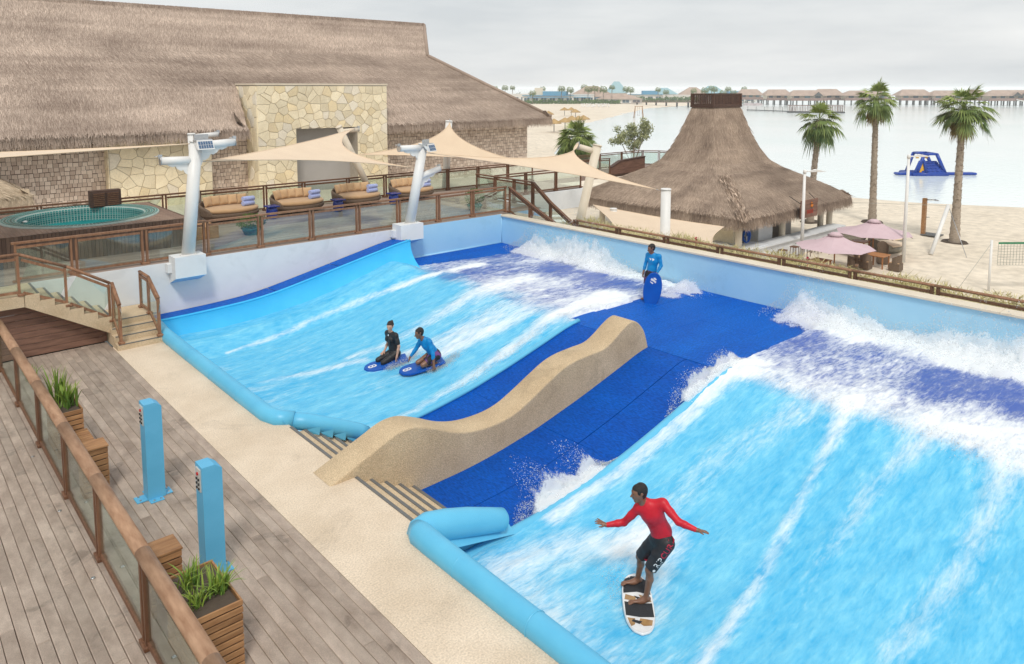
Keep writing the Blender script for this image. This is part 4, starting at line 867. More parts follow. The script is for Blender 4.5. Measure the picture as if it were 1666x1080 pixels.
# ================================================================== SAIL MASTS
def mast(label, base, top, r, arms, flood=None, ped=None, m='whitepaint'):
    t = thing('sail_mast', label, 'mast', base); q = B(base); a, c = Vector(base), Vector(top)
    q.tube([a, c], [r, r * .92], 24); q.build('mast_tube', m, t)
    q = B(base); q.tube([c, c + (c - a).normalized() * .05], [r * 1.06, r * .9], 24); q.build('mast_cap', m, t)
    for (p, e, sc) in arms:
        q = B(base); q.tube([p, e], r * .62, 16); arm = q.build('arm', m, t); p, e = Vector(p), Vector(e); d = (e - p).normalized()
        if sc:                                       # scalloped bracket under the arm
            L = (e - p).length; prof = [(.0, 0), (L * .8, 0), (L * .78, -.05), (L * .66, -.09), (L * .58, -.07), (L * .52, -.15), (L * .42, -.2), (L * .36, -.17), (L * .3, -.27), (L * .2, -.33), (L * .16, -.31), (L * .1, -.46), (0, -.5)]
            q = B(base); s_ = d.cross(Vector((0, 0, 1))).normalized() * .02; n = len(prof)
            v = [p + d * x + Vector((0, 0, z - r * .5)) - s_ for x, z in prof] + [p + d * x + Vector((0, 0, z - r * .5)) + s_ for x, z in prof]
            q.add(v, [tuple(range(n)), tuple(reversed(range(n, 2 * n)))] + [(i, (i + 1) % n, n + (i + 1) % n, n + i) for i in range(n)]); q.build('bracket', m, arm)
        q = B(base); q.tube([e - d * .01, e + d * .015], r * .68, 16); q.box(tuple(e + Vector((0, 0, r * .7))), (.1, .05, .1)); q.tube([e + Vector((0, 0, r * .75)), e + Vector((-.14, 0, r * .7))], .012, 6); q.build('shackle', 'metal', arm)
    if flood:
        fp, rz = flood; q = B(base); q.box(fp, (.46, .2, .1), rz, ch=.02); fl = q.build('floodlight', 'metal', t)
        ca, sa = math.cos(rz), math.sin(rz); q = B(base); x0, y0, z0 = fp
        def Q(u, v, w_): return (x0 + u * ca - v * sa, y0 + u * sa + v * ca, z0 + w_)
        q.add([Q(-.23, -.10, .03), Q(.23, -.10, .03), Q(.23, -.20, -.22), Q(-.23, -.20, -.22), Q(-.23, .08, .0), Q(.23, .08, .0), Q(.23, -.13, -.22), Q(-.23, -.13, -.22)], [(0, 1, 2, 3)[::-1], (4, 5, 6, 7), (0, 4, 7, 3), (1, 2, 6, 5), (3, 7, 6, 2)]); q.build('lamp_housing', 'whitepaint', fl)
        for i in range(6):
            for j in range(2):
                u0 = -.2 + i * .069; w0 = .0 - j * .1; vv = -.115 - (0.03 - w0) * .4
                q = B(base); q.add([Q(u0, -.107 - (.03 - w0) * .4, w0), Q(u0 + .06, -.107 - (.03 - w0) * .4, w0), Q(u0 + .06, -.107 - (.12 - w0) * .4, w0 - .09), Q(u0, -.107 - (.12 - w0) * .4, w0 - .09)], [(3, 2, 1, 0)]); q.build('lens', 'lamp', fl)
        q = B(base); q.box(Q(0, .1, .08), (.4, .05, .2), rz); q.build('lamp_bracket', 'metal', fl)
    if ped:
        (x0, x1, y0, y1, z0, z1) = ped; q = B(base); q.prism([(y0, z0 + .22), (y1, z0), (y1, z1), (y0, z1)][::-1], 'x', x0, x1); q.build('pedestal', 'white', t)
        q = B(base); q.prism([(y0, z0 + .22), (y1, z0), (y1 + .0, z0 - .001), (y0 - .004, z0 + .215)], 'x', x0 + .01, x1 - .01); q.build('pedestal_underside', 'wallblue', t)
        q = B(base); q.box((x0 - .05, y1 - .12, (z0 + z1) / 2 + .06), (.1, .2, .24)); q.build('junction_box', 'white', t)
        q = B(base); q.tube([(base[0], base[1], z1), (base[0], base[1], z1 + .03)], r * 1.25, 24); q.build('base_plate', m, t)
    return t
mast('white sail mast with two scalloped arms on the left pool pedestal', (6.66, 21.0, 1.74), (7.0, 21.0, 4.82), .175, [((6.95, 21, 4.34), (6.07, 21.05, 4.36), True), ((7.0, 21, 4.72), (8.05, 21.0, 4.78), True)], ((7.12, 20.82, 4.86), R(8)), (6.24, 7.06, 20.78, 21.31, .95, 1.74))
mast('white sail mast with short arms standing where the blue bank ends', (13.92, 21.0, 1.74), (14.5, 21.0, 4.36), .17, [((14.5, 20.98, 4.28), (13.5, 20.95, 4.3), True), ((14.2, 21.02, 3.25), (15.3, 21.2, 3.48), True)], ((14.6, 20.84, 4.38), R(25)), (13.42, 14.32, 20.78, 21.31, .98, 1.74))
mast('white rear mast with one arm behind the left pool mast', (9.05, 27.3, 1.55), (8.95, 27.3, 4.66), .14, [((8.95, 27.3, 4.58), (9.85, 27.2, 4.64), False)], None, None)
mast('cream leaning mast behind the terrace in front of the portal', (16.35, 27.3, 1.55), (14.75, 27.3, 4.72), .14, [((14.85, 27.3, 4.55), (15.55, 27.15, 4.6), False)], None, None, 'cream')
mast('cream upright mast rising to the middle sail before shingle wall', (20.7, 28.2, 1.52), (20.8, 28.0, 4.75), .17, [], None, None, 'whitepaint')
mast('cream slanted mast carrying the right sail beside the terrace stairs', (23.45, 23.3, -3.7), (24.75, 22.3, 3.75), .21, [((24.65, 22.4, 3.5), (24.0, 22.75, 3.72), False)], None, None, 'cream')
mast('short white mast post behind the back wall fence', (26.2, 19.6, -3.7), (26.2, 19.6, 1.92), .23, [], None, None, 'whitepaint')
mast('small white post under the hut eave holding the low sail', (30.2, 26.0, -3.7), (30.2, 26.0, -.15), .2, [], None, None, 'whitepaint')
# ================================================================== SHADE SAILS
def sail(label, A, Bc, C, pull=(.10, .10, .10), sag=.12, n=26, seams=True):
    A, Bc, C = Vector(A), Vector(Bc), Vector(C); G = (A + Bc + C) / 3; t = thing('shade_sail', label, 'shade sail', G)
    def P(a, b_, c):
        p = A * a + Bc * b_ + C * c
        for (u, v, X, Y, k) in ((a, b_, A, Bc, pull[0]), (b_, c, Bc, C, pull[1]), (c, a, C, A, pull[2])): p = p + (G - (X + Y) / 2) * (4 * u * v * k * 3 * (1 - (1 - u - v)))
        p.z -= sag * 27 * a * b_ * c; return p
    idx = {}; q = B(G); vs_ = []; fs = []
    for i in range(n + 1):
        for j in range(n + 1 - i): idx[i, j] = len(vs_); vs_.append(P(1 - (i + j) / n, i / n, j / n))
    for i in range(n):
        for j in range(n - i):
            fs.append((idx[i, j], idx[i + 1, j], idx[i, j + 1]))
            if i + j < n - 1: fs.append((idx[i + 1, j], idx[i + 1, j + 1], idx[i, j + 1]))
    q.add(vs_, fs, .5, True); q.build('canopy', 'sail', t)
    for (s0, s1) in (((1, 0, 0), (0, 1, 0)), ((0, 1, 0), (0, 0, 1)), ((0, 0, 1), (1, 0, 0))):
        q = B(G); q.tube([P(*[s0[k] + (s1[k] - s0[k]) * u / 20 for k in range(3)]) for u in range(21)], .016, 6); q.build('hem', 'sail', t)
    for X in (A, Bc, C): q = B(G); q.tube([X, X + (X - G).normalized() * .22], .014, 6); q.build('corner_cable', 'metal', t)
    return t
sail('big sand coloured triangular sail spanning the daybeds between the two pool masts', (7.25, 21.05, 4.28), (15.35, 27.1, 4.66), (14.6, 21.4, 3.52), (.05, .26, .10), .05)
sail('middle sand coloured sail peaked at the mast before the shingle wall', (15.6, 27.3, 3.55), (20.7, 27.8, 4.72), (24.0, 25.9, 2.75), (.13, .16, .06), .02)
sail('right sand coloured sail stretched from pool mast to the white post', (14.75, 21.05, 4.08), (24.0, 22.75, 3.9), (25.9, 19.9, 1.93), (.22, .2, .05), .06)
sail('left sail seen edge-on as a thin strip above the hot tub', (6.85, 21.1, 4.78), (-.6, 21.5, 4.55), (1.9, 26.8, 4.42), (.04, .1, .1), .03)
def sail4(label, C4, sag=.2):
    C4 = [Vector(c) for c in C4]; G = sum(C4, Vector()) / 4; t = thing('shade_sail', label, 'shade sail', G)
    def P(u, v):
        p = (C4[0].lerp(C4[1], u)).lerp(C4[3].lerp(C4[2], u), v); k = .10 * (4 * u * (1 - u)) * (2 * v - 1) ** 2 + .14 * (4 * v * (1 - v)) * (2 * u - 1) ** 2; p = p + (G - p) * k; p.z -= sag * 16 * u * (1 - u) * v * (1 - v); return tuple(p)
    q = B(G); q.grid(P, 24, 16); q.build('canopy', 'sail', t)
    for e in range(4):
        q = B(G); q.tube([P(*((k / 20, 0), (1, k / 20), (1 - k / 20, 1), (0, 1 - k / 20))[e]) for k in range(21)], .02, 6); q.build('hem', 'sail', t)
sail4('low sand coloured sail hanging below the hut eave behind the fence', [(30.5, 27.75, -.15), (32.5, 20.7, -.65), (26.2, 16.95, -.5), (23.2, 19.5, -.15)])
# ================================================================== HOT TUB
TO = (4.6, 25.4, TZ); tub = thing('hot_tub', 'round teal mosaic hot tub sunk in a raised timber platform', 'hot tub', TO); tc_ = (5.1, 25.75)
PLZ = 2.38
b = B(TO); n_ = 48; R0 = 2.12; outer = [(-8, 23.25), (7.45, 23.25), (7.45, 27.55), (-8, 27.55)]
def rect_pt(a):                                        # platform edge in direction a
    dx, dy = math.cos(a), math.sin(a); k = 1e9
    if dx > 1e-6: k = min(k, (7.45 - tc_[0]) / dx)
    if dx < -1e-6: k = min(k, (-8 - tc_[0]) / dx)
    if dy > 1e-6: k = min(k, (27.55 - tc_[1]) / dy)
    if dy < -1e-6: k = min(k, (23.25 - tc_[1]) / dy)
    return (tc_[0] + dx * k, tc_[1] + dy * k)
angs = sorted([2 * math.pi * i / n_ for i in range(n_)] + [math.atan2(y - tc_[1], x - tc_[0]) % (2 * math.pi) for x, y in outer]); m_ = len(angs)
v = [(tc_[0] + R0 * math.cos(a), tc_[1] + R0 * math.sin(a), PLZ) for a in angs] + [(*rect_pt(a), PLZ) for a in angs]
b.add(v, [(i, (i + 1) % m_, m_ + (i + 1) % m_, m_ + i) for i in range(m_)]); 
M['plat'] = mat('platform_boards', (.36, .245, .18), (.21, .135, .10), 1.5, .7, .8, 60, (1, .3, 1), detail=8, wave=('X', 2.6, 2.2), grain=.06, world=True)
b.build('platform_top', 'plat', tub, fix=True)
b = B(TO); b.box((-.3, 23.38, (PLZ + TZ) / 2 - .01), (15.4, .2, PLZ - TZ - .03)); b.box((7.33, 25.4, (PLZ + TZ) / 2 - .01), (.2, 4.2, PLZ - TZ - .03)); b.build('platform_side', 'gap', tub)
b = B(TO); x = 1.6
while x < 7.4: b.box((x, 23.26, (PLZ + TZ) / 2), (.085, .05, PLZ - TZ), tone=random.random()); x += .095
y = 23.3
while y < 27.5: b.box((7.45, y, (PLZ + TZ) / 2), (.05, .085, PLZ - TZ), tone=random.random()); y += .095
M['platslat'] = mat('platform_slats', (.20, .13, .095), (.095, .06, .045), 3, .7, .3, 40, (1, 1, .3), tone=.6, lo=.1, hi=.9)
stuff(b.build('slat', 'platslat', tub))
b = B(TO); b.lathe((*tc_, 0), [(.0, PLZ - .75), (1.8, PLZ - .75), (R0 + .02, PLZ - .05), (R0 + .02, PLZ + .03), (R0 - .02, PLZ + .045), (1.72, PLZ + .02), (1.70, PLZ - .16), (1.66, PLZ - .6), (.01, PLZ - .65)], 64); b.build('basin', 'grout', tub)
def tiles(r0, r1, z0, z1, n, m, name):
    b = B(TO)
    for i in range(n):
        a0 = 2 * math.pi * (i + .11) / n; a1 = 2 * math.pi * (i + .89) / n; nr = Vector((z1 - z0, 0, r1 - r0)) if True else None
        k = .012; v = []
        for (r, z) in ((r0, z0), (r1, z1)):
            for a in (a0, a1): v.append((tc_[0] + r * math.cos(a), tc_[1] + r * math.sin(a), z))
        lift = (0, 0, k) if abs(r1 - r0) > abs(z1 - z0) else None
        if lift: v = [(p[0], p[1], p[2] + k) for p in v]
        else: v = [(tc_[0] + (p[0] - tc_[0]) * .993, tc_[1] + (p[1] - tc_[1]) * .993, p[2]) for p in v]
        b.add(v, [(0, 1, 3, 2)], random.random())
    return stuff(b.build(name, m, tub, fix=False))
for k in range(5): tiles(2.10 - .075 * k, 2.04 - .075 * k, PLZ + .035 - .003 * k, PLZ + .032 - .003 * k, 130, 'mosaic' if k % 2 else 'mosaic_l', 'rim_tile')
for k in range(7): tiles(1.705 - .004 * k, 1.701 - .004 * k, PLZ - .0 - .062 * k, PLZ - .05 - .062 * k, 120, 'mosaic_l' if k % 3 == 0 else 'mosaic', 'wall_tile')
b = B(TO); b.grid(lambda u, v: (tc_[0] + 1.695 * v * math.cos(6.2832 * u), tc_[1] + 1.695 * v * math.sin(6.2832 * u), PLZ - .40), 48, 8); b.build('water', 'tubwater', tub)
for (a, lb) in ((2.6, ''), (-.35, '')):
    q = B(TO); q.lathe((tc_[0] + 1.62 * math.cos(a), tc_[1] + 1.62 * math.sin(a), PLZ - .13), [(.06, -.03), (.07, .02), (.03, .03)], 12); q.build('jet_cap', 'whitepaint', tub)
t = thing('timber_cabinet', 'dark louvred timber cabinet standing behind the hot tub', 'cabinet', (6.1, 27.35, PLZ))
q = B(t.location); q.box((6.1, 27.35, PLZ + .28), (.92, .3, .56), ch=.01); q.build('carcass', 'darkwood', t)
for s_ in (-.21, .21):
    q = B(t.location); q.box((6.1 + s_, 27.185, PLZ + .27), (.38, .03, .46), ch=.006); dr = q.build('door', 'darkwood', t)
    for i in range(7): q = B(t.location); q.box((6.1 + s_, 27.165, PLZ + .08 + i * .062), (.32, .03, .03)); q.build('louvre', 'rail', dr)
t = thing('platform_step', 'timber step block at the right end of the hot tub platform', 'step', (8.0, 24.3, TZ))
q = B(t.location); q.box((8.0, 24.4, TZ + .2), (1.0, 1.3, .4), ch=.01); q.build('block', 'slat', t)
# ================================================================== DAYBEDS, PILLOWS, TOWELS
def pillow_mesh(name, w_, h_, d_, m):
    q = B(); n = 10
    for sgn in (-1, 1):
        def fn(u, v):
            a, c = u * 2 - 1, v * 2 - 1; e = (max(0, 1 - abs(a) ** 2.6) * max(0, 1 - abs(c) ** 2.6)) ** .45; k = 1 - .06 * (1 - a * a) * abs(c) - .06 * (1 - c * c) * abs(a)
            return (a * w_ / 2 * (1 - .07 * (1 - c * c)), sgn * d_ / 2 * e, c * h_ / 2 * (1 - .07 * (1 - a * a)))
        q.grid(fn, n, n)
    return q.mesh(name, m)
pil_me = pillow_mesh('pillow', .36, .38, .17, 'pillow')
def towel_mesh():
    q = B(); n = 20; prof = []
    q.tube([(-.22, 0, 0), (-.215, 0, 0), (.215, 0, 0), (.22, 0, 0)], [.075, .088, .088, .075], 18, sx=1.2); 
    sp = [(.222, .075 * (1 - i / 30) * math.cos(i * .6) * 1.1, .075 * (1 - i / 30) * math.sin(i * .6)) for i in range(26)]; q.tube(sp, .007, 5)
    return q.mesh('towel', 'towel')
tw_me = towel_mesh()
bed_spots = [(9.95, 26.6, 'leftmost daybed beside the hot tub platform', 'first daybed from the left'), (12.55, 26.6, 'second daybed from the left, in front of the stone portal', 'second daybed from the left'), (15.1, 26.6, 'third daybed from the left, under the big sail', 'third daybed from the left'), (17.75, 26.6, 'rightmost daybed behind the second white mast', 'rightmost daybed')]
def make_bed():
    t = bpy.data.objects.new('daybed', None); COL.objects.link(t); ex, ey = 1.04, .74
    q = B(); q.lathe((0, 0, 0), [(.62, .1), (.86, .14), (.98, .24), (1.0, .34), (.97, .36), (.01, .36)], 36, ex, ey); q.build('base', 'wicker', t)
    q = B()
    for k in range(4): a = math.pi / 4 + k * math.pi / 2; q = B(); q.tube([(.6 * math.cos(a), .42 * math.sin(a), 0), (.6 * math.cos(a), .42 * math.sin(a), .12)], .035, 8); q.build('foot', 'darkwood', t)
    def bk(u, v):
        a = R(15) + u * R(205); hgt = .36 + .42 * math.sin(min(1, max(0, u)) * math.pi) ** .55 * (.8 + .2 * u); side = v * 2
        z = .28 + (hgt - .28) * min(1, side if side < 1 else 2 - side); rr = 1.0 + .10 * (z - .28) + (.0 if side < 1 else -.055)
        return (ex * rr * math.cos(a), ey * rr * math.sin(a), z)
    q = B(); q.grid(bk, 40, 10); q.build('backrest', 'wicker', t)
    q = B(); q.lathe((0, -.02, .36), [(.86, 0), (.95, .03), (.97, .085), (.95, .13), (.86, .155), (.01, .165)], 36, ex, ey); q.build('cushion', 'cushion', t)
    return t
bed0 = make_bed()
for i, (x, y, lb, wh) in enumerate(bed_spots):
    o = bed0 if i == 0 else copy_tree(bed0); o.location = (x, y, TZ); tag(o, 'wicker sunbed with tan cushion, ' + lb, 'daybed', 'wicker daybeds on the terrace')
    for k in range(5):
        px_ = -.66 + k * .315; a = math.acos(max(-1, min(1, px_ / 1.0))); py_ = .66 * math.sin(a) * .78 - .02
        p = inst(pil_me, 'pillow', (x + px_, y + py_, TZ + .52 + .185), None, (.5 if k == 0 else .12 - .05 * k) + random.uniform(-.1, .1)); p.rotation_euler[0] = R(-18 + random.uniform(-6, 6)); p.rotation_euler[1] = R(random.uniform(-4, 4))
        tag(p, 'square tan pillow, %s in the row on the %s' % (['leftmost', 'second', 'middle', 'fourth', 'rightmost'][k], wh), 'pillow', 'tan pillows on the daybeds')
    for k, (dx, dz, w2) in enumerate(((.0, 0, 'lower'), (.02, .16, 'upper'))):
        p = inst(tw_me, 'towel', (x + .58 + dx, y - .22 + .03 * k, TZ + .52 + .085 + dz), None, R(random.uniform(2, 14))); tag(p, 'rolled lilac blue towel, %s one of the pair on the %s' % (w2, wh), 'towel', 'rolled towels on the daybeds')
def stool(x, y, lb):
    t = thing('drum_stool', lb, 'stool', (x, y, TZ), group='cobalt blue stools'); q = B(t.location)
    q.lathe((x, y, TZ), [(.15, 0), (.17, .02), (.2, .12), (.21, .22), (.2, .32), (.18, .41), (.16, .43)], 20); q.build('body', 'stool', t)
    q = B(t.location); q.box((x, y, TZ + .455), (.44, .44, .05), ch=.012); q.build('top', 'stool', t)
stool(11.25, 26.0, 'glossy cobalt blue drum stool between first and second daybeds'); stool(13.85, 25.85, 'glossy cobalt blue drum stool between second and third daybeds'); stool(16.4, 25.9, 'glossy cobalt blue drum stool between third and fourth daybeds')
def bush(name, lb, c, rx, ry, h, n, m='leaf', pot=None, sz=.06):
    t = thing(name, lb, 'plant', c); V = []; 
    d = nrm(rng.normal(size=(n, 3))); r_ = rng.uniform(.35, 1, n) ** .5; p = d * r_[:, None] * np.array([rx, ry, h / 2]) + np.array([0, 0, h / 2 + (pot or 0)])
    ax = nrm(d + rng.normal(0, .6, (n, 3))); sd = nrm(np.cross(ax, rng.normal(size=(n, 3)))); L = sz * rng.uniform(.6, 1.4, n)[:, None]
    V = np.stack([p, p + ax * L * .5 + sd * L * .3, p + ax * L, p + ax * L * .5 - sd * L * .3], 1).reshape(-1, 3)
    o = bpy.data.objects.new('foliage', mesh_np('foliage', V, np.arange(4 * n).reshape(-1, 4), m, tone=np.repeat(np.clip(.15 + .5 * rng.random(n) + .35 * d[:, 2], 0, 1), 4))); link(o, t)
    if pot:
        q = B(); q.lathe((0, 0, 0), [(.22, 0), (.3, pot * .8), (.32, pot), (.28, pot), (.26, pot - .05)], 18); q.build('pot', 'mosaic', t)
        q = B(); q.lathe((0, 0, pot - .06), [(.27, 0), (.01, .01)], 14); q.build('soil', 'soil', t)
    return t
bush('potted_shrub', 'low green shrub in a teal pot behind the front terrace railing', (9.5, 23.6, TZ), .5, .42, .45, 900, pot=.22)
bush('potted_shrub', 'round dark green shrub in a teal pot at the right terrace corner', (18.0, 22.6, TZ), .38, .38, .62, 900, pot=.22)
# ================================================================== BOLLARDS ON THE DECK
def bollard(y, lb):
    x = 3.12; H = 1.53; w_ = .125; t = thing('control_post', lb, 'control post', (x, y, .005), group='blue control posts'); O = t.location
    q = B(O); q.prism([(x - w_, .01), (x + w_, .01), (x + w_, H - .07), (x + w_ * .25, H), (x - w_, H)], 'y', y - w_, y + w_); q.build('post', 'bollard', t, fix=True)
    q = B(O); q.box((x - .02, y, .014), (.52, .20, .018), ch=.003); q.box((x - .02, y + .0, .013), (.2, .46, .016), ch=.003); pl = q.build('base_plate', 'bollard', t)
    for (dx, dy) in ((-.22, -.06), (-.22, .06), (.19, -.06), (.19, .06), (-.06, -.19), (.04, -.19)): q = B(O); q.lathe((x + dx, y + dy, .022), [(.016, 0), (.016, .012), (.006, .014)], 8); q.build('bolt', 'steel', pl)
    q = B(O); q.box((x - w_ - .006, y - .0, H - .19), (.014, .15, .3), ch=.003); pn = q.build('control_panel', 'panelgrey', t)
    q = B(O); q.tube([(x - w_ - .01, y + .0, H - .11), (x - w_ - .03, y + .0, H - .11)], [.02, .022], 12); q.build('stop_button', 'red', pn)
    for i in range(3):
        for j in range(2): q = B(O); q.tube([(x - w_ - .01, y - .035 + .07 * j, H - .18 - .06 * i), (x - w_ - .028, y - .035 + .07 * j, H - .18 - .06 * i)], .017, 8); q.build('push_button', 'black', pn)
bollard(11.92, 'blue steel control post with red button, the farther of two on deck'); bollard(9.42, 'blue steel control post with red button, the nearer of two on deck')
# ================================================================== PLANTERS AND BENCH ENDS
def slat_box(t, x0, x1, y0, y1, h, n):
    O = t.location
    for i in range(n):
        z = h * (i + .5) / n
        for (c_, d_) in ((((x0 + x1) / 2, y0, z), (x1 - x0 + .02, .022, h / n - .016)), (((x0 + x1) / 2, y1, z), (x1 - x0 + .02, .022, h / n - .016)), ((x0, (y0 + y1) / 2, z), (.022, y1 - y0 - .03, h / n - .016)), ((x1, (y0 + y1) / 2, z), (.022, y1 - y0 - .03, h / n - .016))):
            q = B(O); q.box((c_[0] + random.uniform(-.003, .003), c_[1] + random.uniform(-.003, .003), c_[2]), d_, ch=.004); q.build('slat', 'slat', t)
    q = B(O); q.box(((x0 + x1) / 2, (y0 + y1) / 2, h / 2 - .03), (x1 - x0 - .03, y1 - y0 - .03, h - .07)); q.build('liner', 'gap', t)
def strap_plant(lb, c, n, L, sp=.5, wide=.016):
    t = thing('strap_leaf_plant', lb, 'plant', c); V = []; F = []; T = []; org = np.array(c)
    for i in range(n):
        a = rng.uniform(0, 6.283); ln = L * rng.uniform(.55, 1.15); lean = rng.uniform(.1, sp) ; p = np.array([rng.normal(0, .05), rng.normal(0, .05), 0]); dr = np.array([math.cos(a), math.sin(a), 0]); sd = np.array([-dr[1], dr[0], 0]) * wide * rng.uniform(.6, 1.2); tn = rng.random()
        k0 = len(V); K = 5
        for k in range(K + 1):
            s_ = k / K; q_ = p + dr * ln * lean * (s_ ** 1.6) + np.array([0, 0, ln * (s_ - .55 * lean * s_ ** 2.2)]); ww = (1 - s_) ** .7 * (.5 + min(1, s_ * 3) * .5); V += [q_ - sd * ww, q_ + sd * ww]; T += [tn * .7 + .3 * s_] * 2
        F += [(k0 + 2 * k, k0 + 2 * k + 1, k0 + 2 * k + 3, k0 + 2 * k + 2) for k in range(K)]
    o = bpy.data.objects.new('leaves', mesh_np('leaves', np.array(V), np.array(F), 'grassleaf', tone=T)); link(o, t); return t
t = thing('planter_box', 'slatted teak planter box in the near foreground beside the handrail', 'planter', (2.55, 8.05, .006)); slat_box(t, 2.3, 2.80, 7.6, 8.5, .8, 10)
q = B(t.location); q.box((2.55, 8.05, .75), (.45, .85, .04)); q.build('soil', 'soil', t)
strap_plant('tufted strap leaf plant, left clump in the near planter', (2.45, 8.2, .76), 60, .36, .8); strap_plant('tufted strap leaf plant, right clump in the near planter', (2.66, 7.92, .76), 80, .38, .85); strap_plant('small strap leaf clump at the back of the near planter', (2.42, 7.85, .76), 40, .3, .8)
t = thing('planter_box', 'slatted teak planter box with tall strap leaves farther along the handrail', 'planter', (2.42, 14.6, .006)); slat_box(t, 2.24, 2.63, 14.2, 15.05, .8, 9)
q = B(t.location); q.box((2.435, 14.62, .75), (.34, .8, .04)); q.build('soil', 'soil', t)
strap_plant('yellow green strap leaf plant in the farther planter', (2.48, 14.5, .76), 60, .55, .6, .024); strap_plant('taller green strap leaf plant at the back of the farther planter', (2.38, 14.85, .76), 40, .7, .35, .026)
strap_plant('green strap leaf plant behind the glass at the far end of the handrail', (2.5, 18.6, .01), 60, .42, .6, .02)
for (lb, y0, y1, sy0, sy1) in (('low slatted teak bench attached to the near planter', 9.03, 9.35, 8.53, 9.0), ('low slatted teak bench attached to the farther planter', 12.5, 12.8, 12.83, 14.17)):
    t = thing('slatted_bench', lb, 'bench', (2.5, y0, .006)); slat_box(t, 2.28, 2.62, y0, y1, .75, 8)
    q = B(t.location); q.box((2.45, (y0 + y1) / 2, .765), (.38, y1 - y0 + .04, .03), ch=.005); q.build('cap_board', 'slat', t)
    y = sy0
    while y < sy1: q = B(t.location); q.box((2.48, y + .04, .42), (.4, .07, .03), ch=.004); q.build('seat_slat', 'slat', t); y += .085
    q = B(t.location); q.box((2.48, (sy0 + sy1) / 2, .2), (.34, sy1 - sy0 - .02, .4)); q.build('frame', 'darkwood', t)
# deck lights beside the railing posts
for i, y in enumerate((8.25, 10.35, 12.4, 14.6)):
    q = B((1.92, y, .008)); q.lathe((1.92, y, .008), [(.028, 0), (.028, .006), (.02, .008)], 16); o = q.build('deck_light', 'steel'); tag(o, 'small round steel deck light beside handrail post, %s from the foreground' % ('nearest', 'second', 'third', 'fourth')[i], 'deck light', 'deck lights along the handrail')
# ================================================================== PEOPLE (implicit bodies meshed as one surface)
def sdf_mesh(prims, res, cut=None):
    """prims: (a, b, ra, rb, k, flat_dir, flat); returns V,F of the smooth union"""
    lo = np.min([np.minimum(p[0], p[1]) - max(p[2], p[3]) for p in prims], 0) - 3 * res; hi = np.max([np.maximum(p[0], p[1]) + max(p[2], p[3]) for p in prims], 0) + 3 * res
    n = np.ceil((hi - lo) / res).astype(int) + 1; D = np.full(n, 1.0, np.float32); ax = [lo[i] + res * np.arange(n[i]) for i in range(3)]
    for (a, b_, ra, rb, k, fd, fl) in prims:
        a = np.asarray(a, float); b_ = np.asarray(b_, float); pad = max(ra, rb) + k + 3 * res
        i0 = np.clip(np.floor((np.minimum(a, b_) - pad - lo) / res).astype(int), 0, n); i1 = np.clip(np.ceil((np.maximum(a, b_) + pad - lo) / res).astype(int) + 1, 0, n)
        X, Y, Z = np.meshgrid(*[ax[i][i0[i]:i1[i]] for i in range(3)], indexing='ij'); P = np.stack([X, Y, Z], -1) - a; d = b_ - a; L2 = max(d @ d, 1e-9)
        t = np.clip(P @ d / L2, 0, 1); q = P - t[..., None] * d
        if fl != 1: q = q + (q @ fd)[..., None] * fd * (1 / fl - 1)
        dist = np.sqrt((q * q).sum(-1)) - (ra + (rb - ra) * t); sl = tuple(slice(i0[i], i1[i]) for i in range(3)); o = D[sl]
        h = np.clip(.5 + .5 * (o - dist) / k, 0, 1); D[sl] = o * (1 - h) + dist * h - k * h * (1 - h)
    if cut is not None:
        X, Y, Z = np.meshgrid(*ax, indexing='ij'); D = np.maximum(D, cut(X, Y, Z))
    S = D < 0; c = [S[:-1, :-1, :-1], S[1:, :-1, :-1], S[:-1, 1:, :-1], S[1:, 1:, :-1], S[:-1, :-1, 1:], S[1:, :-1, 1:], S[:-1, 1:, 1:], S[1:, 1:, 1:]]
    cnt = sum(x.astype(np.int8) for x in c); I = np.argwhere((cnt > 0) & (cnt < 8)); off = np.array([(i & 1, i >> 1 & 1, i >> 2 & 1) for i in range(8)])
    val = np.stack([D[tuple((I + o).T)] for o in off], 1); acc = np.zeros((len(I), 3)); num = np.zeros(len(I))
    for e0 in range(8):
        for bit in (1, 2, 4):
            e1 = e0 | bit
            if e1 == e0: continue
            u, v = val[:, e0], val[:, e1]; m = (u < 0) != (v < 0); t = np.where(m, u / np.where(m, u - v, 1), 0); acc += np.where(m[:, None], off[e0] + t[:, None] * (off[e1] - off[e0]), 0); num += m
    V = lo + res * (I + acc / num[:, None]); ids = np.full(np.array(n) - 1, -1, int); ids[tuple(I.T)] = np.arange(len(I)); F = []
    for axis in range(3):
        u, v = (axis + 1) % 3, (axis + 2) % 3; s0 = [slice(None)] * 3; s1 = [slice(None)] * 3; s0[axis] = slice(None, -1); s1[axis] = slice(1, None)
        E = np.argwhere(S[tuple(s0)] != S[tuple(s1)]); E = E[(E[:, u] > 0) & (E[:, v] > 0)]; flip = S[tuple(s0)][tuple(E.T)]
        def g(du, dv): q = E.copy(); q[:, u] -= du; q[:, v] -= dv; q = np.minimum(q, np.array(n) - 2); return ids[tuple(q.T)]
        Q = np.stack([g(0, 0), g(1, 0), g(1, 1), g(0, 1)], 1); Q[~flip] = Q[~flip][:, ::-1]; F.append(Q[(Q >= 0).all(1)])
    return V, np.concatenate(F)
def P_(a, b_, ra, rb=None, k=.03, fd=None, fl=1.0): return (np.array(a, float), np.array(b_, float), ra, ra if rb is None else rb, k, fd, fl)
def un(v): v = np.array(v, float); return v / np.linalg.norm(v)
